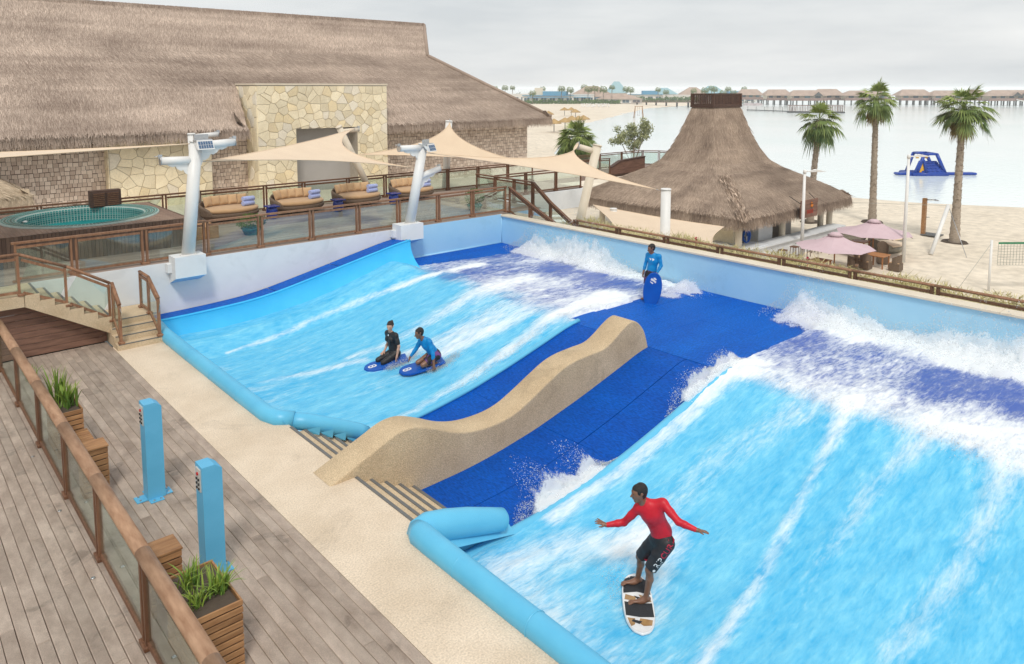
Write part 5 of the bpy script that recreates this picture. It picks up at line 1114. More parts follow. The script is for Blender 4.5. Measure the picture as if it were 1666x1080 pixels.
def hand_prims(wr, tip, palm_n, thumb_dir, curl=.3, s=1.0):
    """wrist, hand direction, five fingers"""
    wr, tip = np.array(wr), np.array(tip); d = un(tip - wr); n = np.array(palm_n, float); n = un(n - d * (n @ d)); sd = np.cross(d, n)
    if sd @ np.array(thumb_dir) < 0: sd = -sd
    out = [P_(wr, wr + d * .03 * s, .026 * s, .027 * s, .012), P_(wr + d * .03 * s + sd * .012, wr + d * .085 * s + sd * .018, .017 * s, .014 * s, .012), P_(wr + d * .03 * s - sd * .012, wr + d * .08 * s - sd * .024, .017 * s, .013 * s, .012), P_(wr + d * .04 * s, wr + d * .085 * s - sd * .003, .016 * s, .014 * s, .012)]
    for i, (o, L) in enumerate(((.026, .072), (.009, .08), (-.009, .074), (-.027, .058))):
        b0 = wr + d * .08 * s + sd * o * s; sp = sd * o * .55 * s; m = b0 + (d * .5 * L + sp * .6 + n * curl * .012) * s; e = m + (d * .5 * L * (1 - curl * .5) + sp * .4 + n * curl * .03) * s
        out += [P_(b0, m, .0095 * s, .009 * s, .004), P_(m, e, .009 * s, .0075 * s, .004)]
    tb = wr + d * .025 * s + sd * .022 * s; tm = tb + (d * .03 + sd * .028 + n * .008) * s; te = tm + (d * .03 + sd * .008 + n * .01) * s
    return out + [P_(tb, tm, .012 * s, .011 * s, .008), P_(tm, te, .0105 * s, .009 * s, .004)]
def person(label, J, look, skin, hair, shirt, pants, C_top, C_bot, female=False, bun=False, long_sleeve=True, leg_len=.62, palms=None, res=.0085, s=1.0, curl=(.3, .3), toes=True, waist_drop=.0, shirt_m=None):
    J = {k: np.array(v, float) for k, v in J.items()}; up = np.array([0, 0, 1.]); f = un(look); side = un(np.cross(up, f)); base = (J['anL'] + J['anR']) / 2; base = np.array([base[0], base[1], min(J['anL'][2], J['anR'][2]) - .06])
    tf = un(np.cross(J['shL'] - J['shR'], up)) ; tf = tf if tf @ f > -.2 else -tf; H = J['head']; hu = un(up + .0 * f)
    t = thing('person', label, 'person', base)
    def go(name, prims, m, cut=None, r_=res, parent=t):
        V, F = sdf_mesh(prims, r_, cut); o = bpy.data.objects.new(name, mesh_np(name, V - base, F, m, True)); link(o, parent); return o
    wst = .112 if female else .122; chest = .118 if female else .138
    spine = [P_(J['pelvis'], J['waist'], .135 if female else .13, wst, .05, tf, .78), P_(J['waist'], J['chest'], wst, chest, .05, tf, .74), P_(J['chest'], J['neck'] * .75 + J['chest'] * .25, chest, .075, .06, tf, .78),
             P_(J['shL'] * .85 + J['shR'] * .15, J['shR'] * .85 + J['shL'] * .15, .058, .058, .05), P_(J['shL'], J['chest'], .058, .09, .05, tf, .8), P_(J['shR'], J['chest'], .058, .09, .05, tf, .8)]
    if female: spine += [P_(J['chest'] + tf * .07 + (J['shL'] - J['shR']) * .2 - up * .02, J['chest'] + tf * .07 + (J['shL'] - J['shR']) * .2, .055, .055, .03), P_(J['chest'] + tf * .07 - (J['shL'] - J['shR']) * .2 - up * .02, J['chest'] + tf * .07 - (J['shL'] - J['shR']) * .2, .055, .055, .03)]
    ar = .88 if female else 1.0
    arms = {}; legs = {}
    for S in 'LR':
        a, e, w_ = J['sh' + S], J['el' + S], J['wr' + S]; arms[S] = [P_(a, a * .5 + e * .5, .054 * ar, .047 * ar, .03), P_(a * .5 + e * .5, e, .047 * ar, .039 * ar, .02), P_(e, e * .65 + w_ * .35, .041 * ar, .038 * ar, .02), P_(e * .65 + w_ * .35, w_, .038 * ar, .026 * ar, .02)]
        h, k, an, to = J['hip' + S], J['kn' + S], J['an' + S], J['to' + S]; bk = un((an - k) + 1e-6); cf = un(-(to - an) + 1e-6) * .02
        legs[S] = [P_(h, h * .5 + k * .5, .092, .075, .04), P_(h * .5 + k * .5, k, .075, .056, .03), P_(k, k * .65 + an * .35 + cf, .054, .05, .025), P_(k * .65 + an * .35 + cf, an, .05, .034, .025)]
    feet = []
    for S in 'LR':
        an, to = J['an' + S], J['to' + S]; d = un(to - an); sl = an - up * .035; sd = un(np.cross(d, up)); feet += [P_(an - d * .035 - up * .03, sl + d * .05, .034, .034, .02), P_(an, sl + d * .09, .03, .032, .03), P_(sl + d * .04, to - d * .035, .034, .026, .03, up, .7)]
        for i in range(5): o = (i - 2) * .0145; feet.append(P_(to - d * .045 + sd * o, to + d * (.012 - abs(i - 1) * .006) + sd * o * 1.15 - up * .008, .0105, .009, .006))
    ch = H - up * .095 + f * .035; head = [P_(J['neck'] - up * .03, H - up * .05 - f * .015, .052 if not female else .045, .05 if not female else .043, .03), P_(H - f * .022 + up * .028, H + f * .012 + up * .022, .088, .083, .03, side, .86), P_(H + f * .02 - up * .03, ch, .066, .036, .04, side, .9), P_(H + f * .083 + up * .012, H + f * .108 - up * .026, .009, .015, .012), P_(H + f * .075 + up * .03 + side * .03, H + f * .075 + up * .03 - side * .03, .016, .016, .015), P_(H + f * .08 - up * .058 + side * .014, H + f * .08 - up * .058 - side * .014, .011, .011, .01)]
    for sg in (-1, 1): head += [P_(H + side * sg * .077 - up * .005 - f * .008, H + side * sg * .08 + up * .02 - f * .014, .016, .02, .006, side, .5)]
    palms = palms or {'L': (-tf, up), 'R': (-tf, up)}; hands = []
    for i, S in enumerate('LR'): hands += hand_prims(J['wr' + S], J['ha' + S], palms[S][0], palms[S][1], curl[i], s)
    body = go('body', spine + arms['L'] + arms['R'] + legs['L'] + legs['R'] + head + feet + hands, skin)
    g = .010; inf = lambda ps, g_=g: [(p[0], p[1], p[2] + g_, p[3] + g_, p[4], p[5], p[6]) for p in ps]
    sp = inf(spine)
    for S in 'LR':
        if long_sleeve: A = inf(arms[S], .007); A[-1] = (A[-1][0], A[-1][1] - (A[-1][1] - A[-1][0]) * .1, *A[-1][2:]); sp += A
        else: A = inf(arms[S][:2], .012); a, e = J['sh' + S], J['el' + S]; A[1] = P_(a * .5 + e * .5, a * .3 + e * .7, .056, .054, .02); sp += A
    pd = un(J['waist'] - J['pelvis']); pc = J['pelvis'] + pd * (C_top - (.08 if C_bot > .95 else 0)); nk = J['neck']; nd_ = un(H - J['chest'])
    go('shirt', sp, shirt, lambda X, Y, Z: np.maximum(-((X - pc[0]) * pd[0] + (Y - pc[1]) * pd[1] + (Z - pc[2]) * pd[2]), ((X - nk[0]) * nd_[0] + (Y - nk[1]) * nd_[1] + (Z - nk[2]) * nd_[2]) - .012))
    pp = [P_(J['pelvis'], J['pelvis'] + pd * .12, .150, .128, .05, tf, .8)]
    loose = .012 if C_bot > .95 else .02
    for S in 'LR':
        h, k, an = J['hip' + S], J['kn' + S], J['an' + S]
        if C_bot > .95: pp += inf(legs[S], .007)
        else: kk = h + (k - h) * C_bot; pp += [P_(h, h * .5 + kk * .5, .092 + loose, .078 + loose, .035), P_(h * .5 + kk * .5, kk, .078 + loose, .066 + loose, .02)]
    tp = J['pelvis'] + pd * (C_top + .06)
    def pcut(X, Y, Z):
        d0 = (X - tp[0]) * pd[0] + (Y - tp[1]) * pd[1] + (Z - tp[2]) * pd[2]
        if C_bot > .95: return d0
        for S in 'LR':
            h, k = J['hip' + S], J['kn' + S]; kd = un(k - h); e = h + (k - h) * (C_bot + .02); q_ = (X - e[0]) * kd[0] + (Y - e[1]) * kd[1] + (Z - e[2]) * kd[2]; near = (X - e[0]) ** 2 + (Y - e[1]) ** 2 + (Z - e[2]) ** 2 < .17 ** 2
            d0 = np.maximum(d0, np.where(near, q_, -1))
        return d0
    sh = go('shorts' if C_bot < .95 else 'leggings', pp, pants, pcut)
    hp = [P_(H - f * .024 + up * .034, H + f * .008 + up * .032, .097, .088, .03, side, .88), P_(H - f * .05 - up * .04, H - f * .045, .055, .06, .03)]
    if bun: hp += [P_(H - f * .10 + up * .045, H - f * .115 + up * .06, .042, .038, .015)]
    go('hair', hp, hair, lambda X, Y, Z: np.minimum((X - H[0]) * f[0] + (Y - H[1]) * f[1] - .045 + .6 * np.maximum(0, -(Z - H[2]) + .02), -(Z - H[2] - .052)) if True else 0)
    for sg in (-1, 1):
        c = H + f * .085 + side * sg * .031 + up * .012 - base; q = B(); q.lathe(tuple(c), [(.001, -.009), (.008, -.004), (.009, 0), (.008, .004), (.001, .009)], 8); q.build('eye', 'black', t)
    return t, sh, body, J, base
M['skin_d'] = mat('brown_skin', (.24, .115, .068), (.19, .088, .05), 6, .36, 0, spec=.5); M['skin_l'] = mat('fair_skin', (.60, .36, .26), (.53, .31, .22), 6, .5, 0, spec=.4)
M['hair_b'] = mat('black_hair', (.012, .010, .010), (.02, .016, .014), 40, .45, .5, 120); M['hair_br'] = mat('dark_brown_hair', (.035, .020, .014), (.02, .012, .009), 40, .45, .5, 120)
M['red_lycra'] = mat('red_lycra', (.62, .012, .028), (.50, .008, .02), 7, .45, .7, 9); M['blue_lycra'] = mat('blue_lycra', (.0, .26, .60), (.0, .19, .50), 7, .45, .7, 9)
M['black_cloth'] = mat('black_cloth', (.016, .016, .018), (.028, .028, .031), 7, .5, .8, 9)
M['printed'] = mat('printed_shorts', (.16, .06, .22), (.02, .02, .022), 5.5, .65, .1, 16, lo=.52, hi=.58, detail=2)
M['logo_w'] = mat('white_print', (.82, .82, .82), rough=.6); M['logo_r'] = mat('red_print', (.62, .02, .06), rough=.6)
def grow(J, k): C = np.array((0, 0, 6.3)); return {a: tuple(C + (np.array(v) - C) * k) for a, v in J.items()}
Jr = grow(dict(head=(7.250,5.747,1.123),neck=(7.330,5.745,0.990),chest=(7.420,5.670,0.830),waist=(7.553,5.611,0.545),pelvis=(7.564,5.610,0.430),shL=(7.323,5.800,0.868),shR=(7.489,5.539,0.975),elL=(7.250,5.983,0.612),wrL=(7.070,6.134,0.578),haL=(7.000,6.220,0.620),elR=(7.495,5.303,0.832),wrR=(7.585,5.096,0.782),haR=(7.655,5.010,0.772),hipL=(7.564,5.689,0.378),hipR=(7.553,5.521,0.410),knL=(7.502,5.905,0.06),anL=(7.571,5.995,-0.328),toL=(7.389,6.120,-0.384),knR=(7.388,5.660,0.048),anR=(7.381,5.702,-0.353),toR=(7.199,5.839,-0.414)), 1.0268)
FR = (-.86, .5, -.12)
red, red_sh, _, Jr_, rb_ = person('surfer in red long-sleeved shirt and black shorts balancing with arms out', Jr, FR, 'skin_d', 'hair_b', 'red_lycra', 'black_cloth', .05, .92, palms={'L': ((.3, .2, -1), (-.5, -.4, 0)), 'R': ((-.2, -.1, -1), (-.5, .3, .2))}, curl=(.15, .2), res=.0075)
Jw = grow(dict(head=(9.482,15.237,0.514),neck=(9.501,15.259,0.371),chest=(9.533,15.258,0.200),waist=(9.580,15.275,-0.027),pelvis=(9.618,15.270,-0.165),shL=(9.520,15.431,0.296),shR=(9.546,15.085,0.306),elL=(9.552,15.457,0.035),wrL=(9.420,15.413,-0.132),haL=(9.340,15.389,-0.165),elR=(9.574,15.000,0.050),wrR=(9.510,14.993,-0.172),haR=(9.500,15.009,-0.255),hipL=(9.625,15.366,-0.188),hipR=(9.625,15.179,-0.178),knL=(9.251,15.437,-0.330),anL=(9.640,15.390,-0.355),toL=(9.796,15.370,-0.377),knR=(9.248,15.202,-0.330),anR=(9.632,15.191,-0.355),toR=(9.780,15.187,-0.377)), 1.0075)
wo, _, wb, Jw_, wbase = person('kneeling woman in black short-sleeved shirt and black leggings on a bodyboard', Jw, (-.8, -.55, -.25), 'skin_l', 'hair_br', 'black_cloth', 'black_cloth', .02, 1.0, female=True, bun=True, long_sleeve=False, palms={'L': ((0, 0, -1), (0, -1, 0)), 'R': ((0, 0, -1), (0, 1, 0))})
Jm = grow(dict(head=(9.834,14.512,0.452),neck=(9.932,14.510,0.308),chest=(10.038,14.483,0.150),waist=(10.139,14.430,-0.025),pelvis=(10.207,14.400,-0.117),shL=(9.988,14.671,0.181),shR=(10.008,14.323,0.235),elL=(9.899,14.743,-0.019),wrL=(9.768,14.783,-0.180),haL=(9.730,14.810,-0.262),elR=(10.019,14.210,-0.032),wrR=(10.007,14.156,-0.273),haR=(10.000,14.140,-0.362),hipL=(10.220,14.493,-0.134),hipR=(10.197,14.303,-0.134),knL=(9.858,14.607,-0.310),anL=(10.244,14.550,-0.345),toL=(10.389,14.519,-0.364),knR=(9.851,14.393,-0.315),anR=(10.204,14.342,-0.345),toR=(10.348,14.311,-0.364)), .985)
person('kneeling surfer in bright blue shirt leaning forward on a bodyboard', Jm, (-.95, .3, -.35), 'skin_d', 'hair_b', 'blue_lycra', 'printed', .04, .72, palms={'L': ((0, 0, -1), (0, -1, 0)), 'R': ((.3, .2, -1), (-1, 0, 0))}, curl=(.5, .2))
Js = dict(head=(16.277,12.631,1.895),neck=(16.321,12.619,1.761),chest=(16.344,12.599,1.567),waist=(16.329,12.629,1.317),pelvis=(16.316,12.641,1.191),shL=(16.333,12.781,1.680),shR=(16.374,12.428,1.690),elL=(16.312,12.845,1.418),wrL=(16.208,12.833,1.197),haL=(16.168,12.822,1.098),elR=(16.387,12.368,1.440),wrR=(16.245,12.390,1.257),haR=(16.168,12.418,1.200),hipL=(16.316,12.739,1.150),hipR=(16.321,12.556,1.156),knL=(16.265,12.771,0.834),anL=(16.294,12.811,0.500),toL=(16.137,12.822,0.455),knR=(16.297,12.538,0.840),anR=(16.323,12.544,0.500),toR=(16.164,12.525,0.455))
st, _, sb_, Js_, sbase = person('man standing in bright blue shirt holding a blue bodyboard upright', Js, (-.85, .45, -.35), 'skin_d', 'hair_b', 'blue_lycra', 'printed', .05, .85, palms={'L': ((.2, -1, 0), (-1, 0, 0)), 'R': ((-.3, .1, -1), (-.3, 1, 0))}, curl=(.6, .9))
# ---- prints that follow the cloth
from mathutils.bvhtree import BVHTree
def project(polys, name, m, parent, target, base, O, U, Vv, lift=.004):
    """polys in (u,v) metres laid from O along U,V, pushed back onto the target mesh"""
    me = target.data; bv = BVHTree.FromPolygons([v.co for v in me.vertices], [p.vertices[:] for p in me.polygons]); U, Vv = Vector(un(U)), Vector(un(Vv)); N = U.cross(Vv).normalized(); O = Vector(O) - Vector(base); q = B()
    for poly in polys:
        vs_ = []
        for (u, v) in poly:
            p = O + U * u + Vv * v + N * .25; h = bv.ray_cast(p, -N, .6)
            vs_.append((h[0] + N * lift) if h[0] is not None else (O + U * u + Vv * v))
        q.add(vs_, [tuple(range(len(vs_)))])
    return q.build(name, m, parent)
def text_polys(txt, size):
    cu = bpy.data.curves.new('tmp', 'FONT'); cu.body = txt; cu.size = size; cu.resolution_u = 2; o = bpy.data.objects.new('tmp', cu); COL.objects.link(o); bpy.context.view_layer.update()
    me = o.evaluated_get(bpy.context.evaluated_depsgraph_get()).to_mesh(); polys = [[(me.vertices[i].co.x, me.vertices[i].co.y) for i in p.vertices] for p in me.polygons]; wd = max((v.co.x for v in me.vertices), default=0)
    o.to_mesh_clear(); bpy.data.objects.remove(o); bpy.data.curves.remove(cu); return polys, wd
hp_, kn_ = Jr_['hipR'], Jr_['knR']; U = un(hp_ - kn_); Nout = un((.75, -.66, .0)); Nout = un(np.array((-.45, -.89, .1)) - U * (np.array((-.45, -.89, .1)) @ U)); Vv = np.cross(Nout, U); org = kn_ * .9 + hp_ * .1 + Nout * .06 - Vv * .03
pr, w1 = text_polys('RIP', .115); pc_, w2 = text_polys('CURL', .115); dn = lambda ps, ox: [[(x + ox, y) for x, y in p] for p in ps]
try:
    project([[(-.02 + .0, -.01), (.055, -.01), (.055, .075), (-.02, .075)]], 'emblem', 'logo_r', red, red_sh, rb_, org, U, Vv)
    project([[(.018 + .02 * math.cos(a), .033 + .02 * math.sin(a)) for a in [i * math.pi / 5 for i in range(10)]]], 'emblem_mark', 'logo_w', red, red_sh, rb_, org, U, Vv, .007)
    project(dn(pr, .065), 'lettering', 'logo_w', red, red_sh, rb_, org, U, Vv); project(dn(pc_, .07 + w1), 'lettering', 'logo_r', red, red_sh, rb_, org, U, Vv)
except Exception as e: print('print failed', e)
wave_logo = [[(-.08, .03), (-.02, .03), (.005, -.005), (-.045, -.03), (-.03, -.002), (-.055, .012)], [(.0, .03), (.07, .03), (.09, .005), (.05, -.03), (.03, -.03), (.05, 0), (.03, .01)]]
shirt_s = [c for c in st.children if c.name.startswith('shirt')][0]; tfS = un(np.cross(Js_['shL'] - Js_['shR'], (0, 0, 1))); tfS = tfS if tfS @ np.array((-1, .3, 0)) > 0 else -tfS; Us = un(np.cross((0, 0, 1), tfS))
project(wave_logo, 'chest_print', 'logo_w', st, shirt_s, sbase, Js_['chest'] + np.array((0, 0, .03)) + tfS * .1, Us, (0, 0, 1))
shirt_w = [c for c in wo.children if c.name.startswith('shirt')][0]; tfW = un(np.cross(Jw_['shL'] - Jw_['shR'], (0, 0, 1))); tfW = tfW if tfW @ np.array((-1, 0, 0)) > 0 else -tfW
project([[(-.018, -.02), (.018, -.02), (.018, .02), (-.018, .02)]], 'chest_print', 'logo_w', wo, shirt_w, wbase, Jw_['chest'] + np.array((0, 0, .1)) + tfW * .1, un(np.cross((0, 0, 1), tfW)), (0, 0, 1))
# ---- boards
def board(name, label, centre, ax, nrm_, L, W, th, top, rail_m, nose, cat):
    """flat board: ax = nose direction, nrm_ = deck normal"""
    ax = Vector(ax).normalized(); nz = Vector(nrm_); nz = (nz - ax * nz.dot(ax)).normalized(); sd = nz.cross(ax); C = Vector(centre); t = thing(name, label, cat, C)
    N = 28; out = []
    for i in range(N + 1):
        s = i / N; x = -L / 2 + L * s
        wv = (W / 2) * nose(s); out.append((x, wv))
    loop = out + [(x, -w_) for x, w_ in reversed(out)]; n = len(loop)
    def ringp(k, z): return [C + ax * (x * k) + sd * (y_ * k) + nz * (z + .05 * (x / L) ** 2 * L) for x, y_ in loop]
    q = B(C); v = ringp(.97, -th / 2) + ringp(1, -th * .2) + ringp(1, th * .2) + ringp(.965, th / 2); q.add(v, [(k * n + i, k * n + (i + 1) % n, (k + 1) * n + (i + 1) % n, (k + 1) * n + i) for k in range(3) for i in range(n)], .5, True); q.add([v[i] for i in range(n)], [tuple(reversed(range(n)))]); q.build('board_rail', rail_m, t, fix=True)
    q = B(C); dk = ringp(.963, th / 2 + .001); q.add(dk, [(i, i + 1, n - 2 - i, n - 1 - i) for i in range(N)]); q.build('board_deck', top, t)
    def deco(poly, nm, m, h=.004):
        q = B(C); q.add([C + ax * x + sd * y_ + nz * (th / 2 + h + .05 * (x / L) ** 2 * L) for x, y_ in poly], [tuple(range(len(poly)))]); q.build(nm, m, t)
    return t, deco
M['board_blue'] = mat('blue_foam_board', (.0, .095, .46), (.0, .08, .41), 3, .4); M['board_white'] = mat('white_gloss_board', (.82, .82, .82), rough=.2, coat=.4); M['grip'] = mat('dark_grip_pad', (.035, .037, .042), rough=.9, bump=.5, bscale=80); M['wood_print'] = mat('brown_board_print', (.42, .25, .10), (.30, .17, .07), 12, .25, 0, coat=.4)
body_nose = lambda s: (.78 + .22 * math.sin(min(1, s / .7) * math.pi / 2)) if s < .7 else math.sqrt(max(0, 1 - ((s - .7) / .3) ** 2.2)) * .999 + .001
def swirl(deco, cx, s=.075):
    for (ox, oy) in ((-.6, 0), (.6, .15)):
        p = [(cx + s * (ox * .9 + .9 * math.cos(a)), s * (oy + .95 * math.sin(a))) for a in [i * math.pi / 9 for i in range(18)]]; deco(p, 'logo', 'logo_w', .004)
        p = [(cx + s * (ox * .9 + .42 * math.cos(a)), s * (oy + .42 * math.sin(a))) for a in [i * math.pi / 6 for i in range(12)]]; deco(p, 'logo_eye', 'board_blue', .006)
slope = Vector((-.2, 0, 1))
t_, deco = board('bodyboard', 'blue bodyboard with white swirl under the kneeling woman', (9.40, 15.33, -.435), (-.93, .36, -.16), (-.15, 0, 1), 1.08, .52, .055, 'board_blue', 'board_blue', body_nose, 'bodyboard'); swirl(deco, .33)
t_, deco = board('bodyboard', 'blue bodyboard with white swirl under the kneeling surfer in blue', (9.79, 14.36, -.325), (-.93, .36, -.17), (-.15, 0, 1), 1.1, .52, .055, 'board_blue', 'board_blue', body_nose, 'bodyboard'); swirl(deco, .35)
t_, deco = board('bodyboard', 'blue bodyboard held upright by the standing man', (16.09, 12.42, .80), (.10, -.09, .98), (-.80, -.6, .1), 1.0, .52, .05, 'board_blue', 'board_blue', lambda s: max(.02, math.sqrt(max(0, 1 - abs(2 * s - 1) ** 2.15)) * (.9 + .1 * s)), 'bodyboard')
sw = [[(.27, .09), (.33, .07), (.30, .0), (.25, -.07), (.2, -.05), (.24, .0)], [(.24, .1), (.2, .08), (.17, .02), (.2, .0), (.22, .05)], [(.34, .03), (.36, -.02), (.31, -.08), (.29, -.03)]]
for p in sw: deco(p, 'logo', 'logo_w', .004)
t_, deco = board('surfboard', 'short white surfboard with dark grip pads and brown print under red surfer', (7.50, 5.925, -.625), (-.71, -.70, -.03), (.05, 0, 1), 1.16, .42, .04, 'board_white', 'board_white', lambda s: max(.03, (1 - abs(2 * s - 1) ** 3.4) ** .5 * (.92 + .08 * math.sin(s * 3.1))), 'surfboard')
hw = .185
deco([(-.44, -.14), (-.4, -.165), (-.2, -hw), (-.16, -hw), (-.2, 0), (-.16, hw), (-.2, hw), (-.4, .165), (-.44, .14), (-.5, .05), (-.5, -.05)], 'grip_pad', 'grip')
deco([(.0, -hw), (.26, -hw), (.28, 0), (.26, hw), (.0, hw), (.03, 0)], 'grip_pad', 'grip')
for poly in ([(-.15, .02), (-.1, .17), (-.02, .18), (-.03, .06)], [(-.14, -.16), (-.04, -.18), (-.02, -.04), (-.1, -.02)], [(.3, .0), (.32, .16), (.42, .14), (.44, .03), (.38, -.03)], [(.3, -.17), (.31, -.07), (.42, -.08), (.46, -.13), (.4, -.15)]): deco(poly, 'print', 'wood_print')
for poly in ([(.33, -.1), (.36, .02), (.41, -.02), (.37, -.12)], [(-.12, -.05), (-.09, .04), (-.05, .0)]): deco(poly, 'print', 'grip', .006)
# ================================================================== SPLASHES
def spray_mat():
    m = bpy.data.materials.new('white_spray'); m.use_nodes = True; t = m.node_tree; n = t.nodes; l = t.links; out = n['Material Output']; n.remove(n['Principled BSDF'])
    d = n.new('ShaderNodeBsdfDiffuse'); d.inputs[0].default_value = (.97, .98, .98, 1); tl = n.new('ShaderNodeBsdfTranslucent'); tl.inputs[0].default_value = (.97, .98, .98, 1); tr = n.new('ShaderNodeBsdfTransparent')
    a = n.new('ShaderNodeMixShader'); a.inputs[0].default_value = .5; l.new(d.outputs[0], a.inputs[1]); l.new(tl.outputs[0], a.inputs[2]); b = n.new('ShaderNodeMixShader'); b.inputs[0].default_value = .8; l.new(tr.outputs[0], b.inputs[1]); l.new(a.outputs[0], b.inputs[2]); l.new(b.outputs[0], out.inputs[0]); return m
M['spray'] = spray_mat()
def drop_geo(P, rad, smear=None):
    n = len(P); tet = np.array([(1, 1, 1), (1, -1, -1), (-1, 1, -1), (-1, -1, 1)], float) / 1.732
    rot = rng.normal(size=(n, 4, 3)) * .35; V = P[:, None] + (tet[None] + rot) * rad[:, None, None]
    if smear is not None: V = V + smear[:, None] * np.array([0, 0, 0, 1.0])[None, :, None]
    F = (np.arange(n)[:, None, None] * 4 + np.array([(0, 1, 2), (0, 3, 1), (0, 2, 3), (1, 3, 2)])[None]).reshape(-1, 3)
    return V.reshape(-1, 3), F
def droplets(name, label, P, rad, smear=None):
    V, F = drop_geo(P, rad, smear); o = bpy.data.objects.new(name, mesh_np(name, V, F, 'spray', True)); link(o); stuff(o); tag(o, label, 'spray'); return o
def mist_mat():
    m = bpy.data.materials.new('spray_veil'); m.use_nodes = True; t = m.node_tree; n = t.nodes; l = t.links; out = n['Material Output']; n.remove(n['Principled BSDF'])
    d = n.new('ShaderNodeBsdfDiffuse'); d.inputs[0].default_value = (.95, .97, .98, 1); tl = n.new('ShaderNodeBsdfTranslucent'); tl.inputs[0].default_value = (.95, .97, .98, 1); tr = n.new('ShaderNodeBsdfTransparent')
    a = n.new('ShaderNodeMixShader'); a.inputs[0].default_value = .45; l.new(d.outputs[0], a.inputs[1]); l.new(tl.outputs[0], a.inputs[2])
    g = n.new('ShaderNodeNewGeometry'); at = n.new('ShaderNodeAttribute'); at.attribute_name = 'tone'
    def nz(sc, det):
        mp = n.new('ShaderNodeMapping'); mp.inputs['Scale'].default_value = sc; l.new(g.outputs['Position'], mp.inputs[0]); x = n.new('ShaderNodeTexNoise'); x.inputs['Scale'].default_value = 1; x.inputs['Detail'].default_value = det; x.inputs['Roughness'].default_value = .68; l.new(mp.outputs[0], x.inputs['Vector']); return x.outputs['Fac']
    def mt(op, p, q):
        x = n.new('ShaderNodeMath'); x.operation = op
        for i, vv in enumerate((p, q)):
            if isinstance(vv, (int, float)): x.inputs[i].default_value = vv
            else: l.new(vv, x.inputs[i])
        return x.outputs[0]
    k = mt('ADD', mt('MULTIPLY', nz((3, 3.2, 2.6), 8), .7), mt('MULTIPLY', nz((22, 22, 15), 5), .5))
    k = mt('ADD', mt('SUBTRACT', k, .6), mt('SUBTRACT', .62, at.outputs['Fac']))
    mr = n.new('ShaderNodeMapRange'); mr.interpolation_type = 'SMOOTHSTEP'; mr.inputs[1].default_value = -.04; mr.inputs[2].default_value = .17; mr.inputs[4].default_value = .92; l.new(k, mr.inputs[0])
    b = n.new('ShaderNodeMixShader'); l.new(mr.outputs[0], b.inputs[0]); l.new(tr.outputs[0], b.inputs[1]); l.new(a.outputs[0], b.inputs[2]); l.new(b.outputs[0], out.inputs[0]); return m
M['mist'] = mist_mat()
def wall_spray(name, label, y0, y1, xw, hfn, n, z0=.45, seed=0, depth=.9):
    """ragged sheets of foam leaning on the wall, with loose drops above them"""
    t = thing(name, label, 'spray', (xw - .3, (y0 + y1) / 2, z0)); t['kind'] = 'stuff'; O = np.array(t.location)
    for layer in range(3):
        ny = int((y1 - y0) / .05); nk = 26; Y, K = np.meshgrid(np.linspace(y0, y1, ny), np.linspace(0, 1, nk), indexing='ij')
        H = hfn(Y) * (.72 + .8 * fbm(Y * 2.6, 0 * Y + layer * 3.3, 4, seed + layer)) * (1 - .16 * layer)
        D = (depth * (.35 + .33 * layer)) * (1 - K) ** 1.7 * (.6 + .8 * fbm(Y * 1.3, K * 2, 3, seed + 9 + layer)) + .04 + .08 * layer
        D = D + .10 * (fbm(Y * 4, K * 4 + 7, 4, seed + 20 + layer) - .3) + .05 * (fbm(Y * 14, K * 11, 3, seed + 30) - .5)
        Z = z0 - .04 + H * (K + .10 * (fbm(Y * 9, K * 5, 3, seed + 40 + layer) - .5)); X = xw - np.maximum(D, .02)
        ends = np.minimum(sstep(y0, y0 + .9, Y), sstep(y1, y1 - .9, Y)); tone = K * .95 + (1 - ends) * .6 + .12 * layer + .55 * (1 - sstep(0, .2, K))
        idx = np.arange(ny * nk).reshape(ny, nk); Q = np.stack([idx[:-1, :-1], idx[:-1, 1:], idx[1:, 1:], idx[1:, :-1]], -1).reshape(-1, 4)
        o = bpy.data.objects.new('foam_sheet', mesh_np('foam_sheet', np.stack([X, Y, Z], -1).reshape(-1, 3) - O, Q, 'mist', True, tone.ravel())); link(o, t); stuff(o)
    y = rng.uniform(y0, y1, n); k = rng.beta(1.6, 1.8, n); hh = hfn(y) * (.72 + .8 * fbm(y * 2.6, 0 * y, 4, seed)); z = z0 + hh * k * 1.25; x = xw - .05 - depth * rng.random(n) * (1 - .7 * k)
    P = np.stack([x, y, z], 1) - O; V, F = drop_geo(P, rng.uniform(.003, .010, n), np.stack([-.02 * rng.random(n), rng.normal(0, .015, n), .03 * rng.random(n)], 1))
    o = bpy.data.objects.new('drops', mesh_np('drops', V, F, 'spray', True)); link(o, t); stuff(o); return t
bumps = lambda L: (lambda y: .12 + sum(a * np.exp(-((y - c) / s_) ** 2) for c, s_, a in L))
wall_spray('wall_spray', 'white spray bursting against the back wall in the far pool corner', 13.6, 20.4, 18.24, bumps([(19.2, .6, .75), (18.2, .6, .55), (17.1, .7, 1.15), (16.2, .5, .8), (15.4, .7, .35)]), 5000, seed=5)
wall_spray('wall_spray', 'tall white spray against the back wall at the right edge', -1, 10.0, 18.24, bumps([(8.9, .55, 1.05), (8.0, .5, .5), (6.9, .8, .25), (5.6, .5, .5), (4.6, .8, .62), (3.3, 1.2, .8), (1, 1.5, .8)]), 7000, seed=25, depth=1.2)
wall_spray('wall_spray', 'thin veil of spray behind the standing man with bodyboard', 11.6, 13.6, 18.24, bumps([(12.6, .4, .35), (12.0, .3, .1)]), 300, seed=45, depth=1.4)
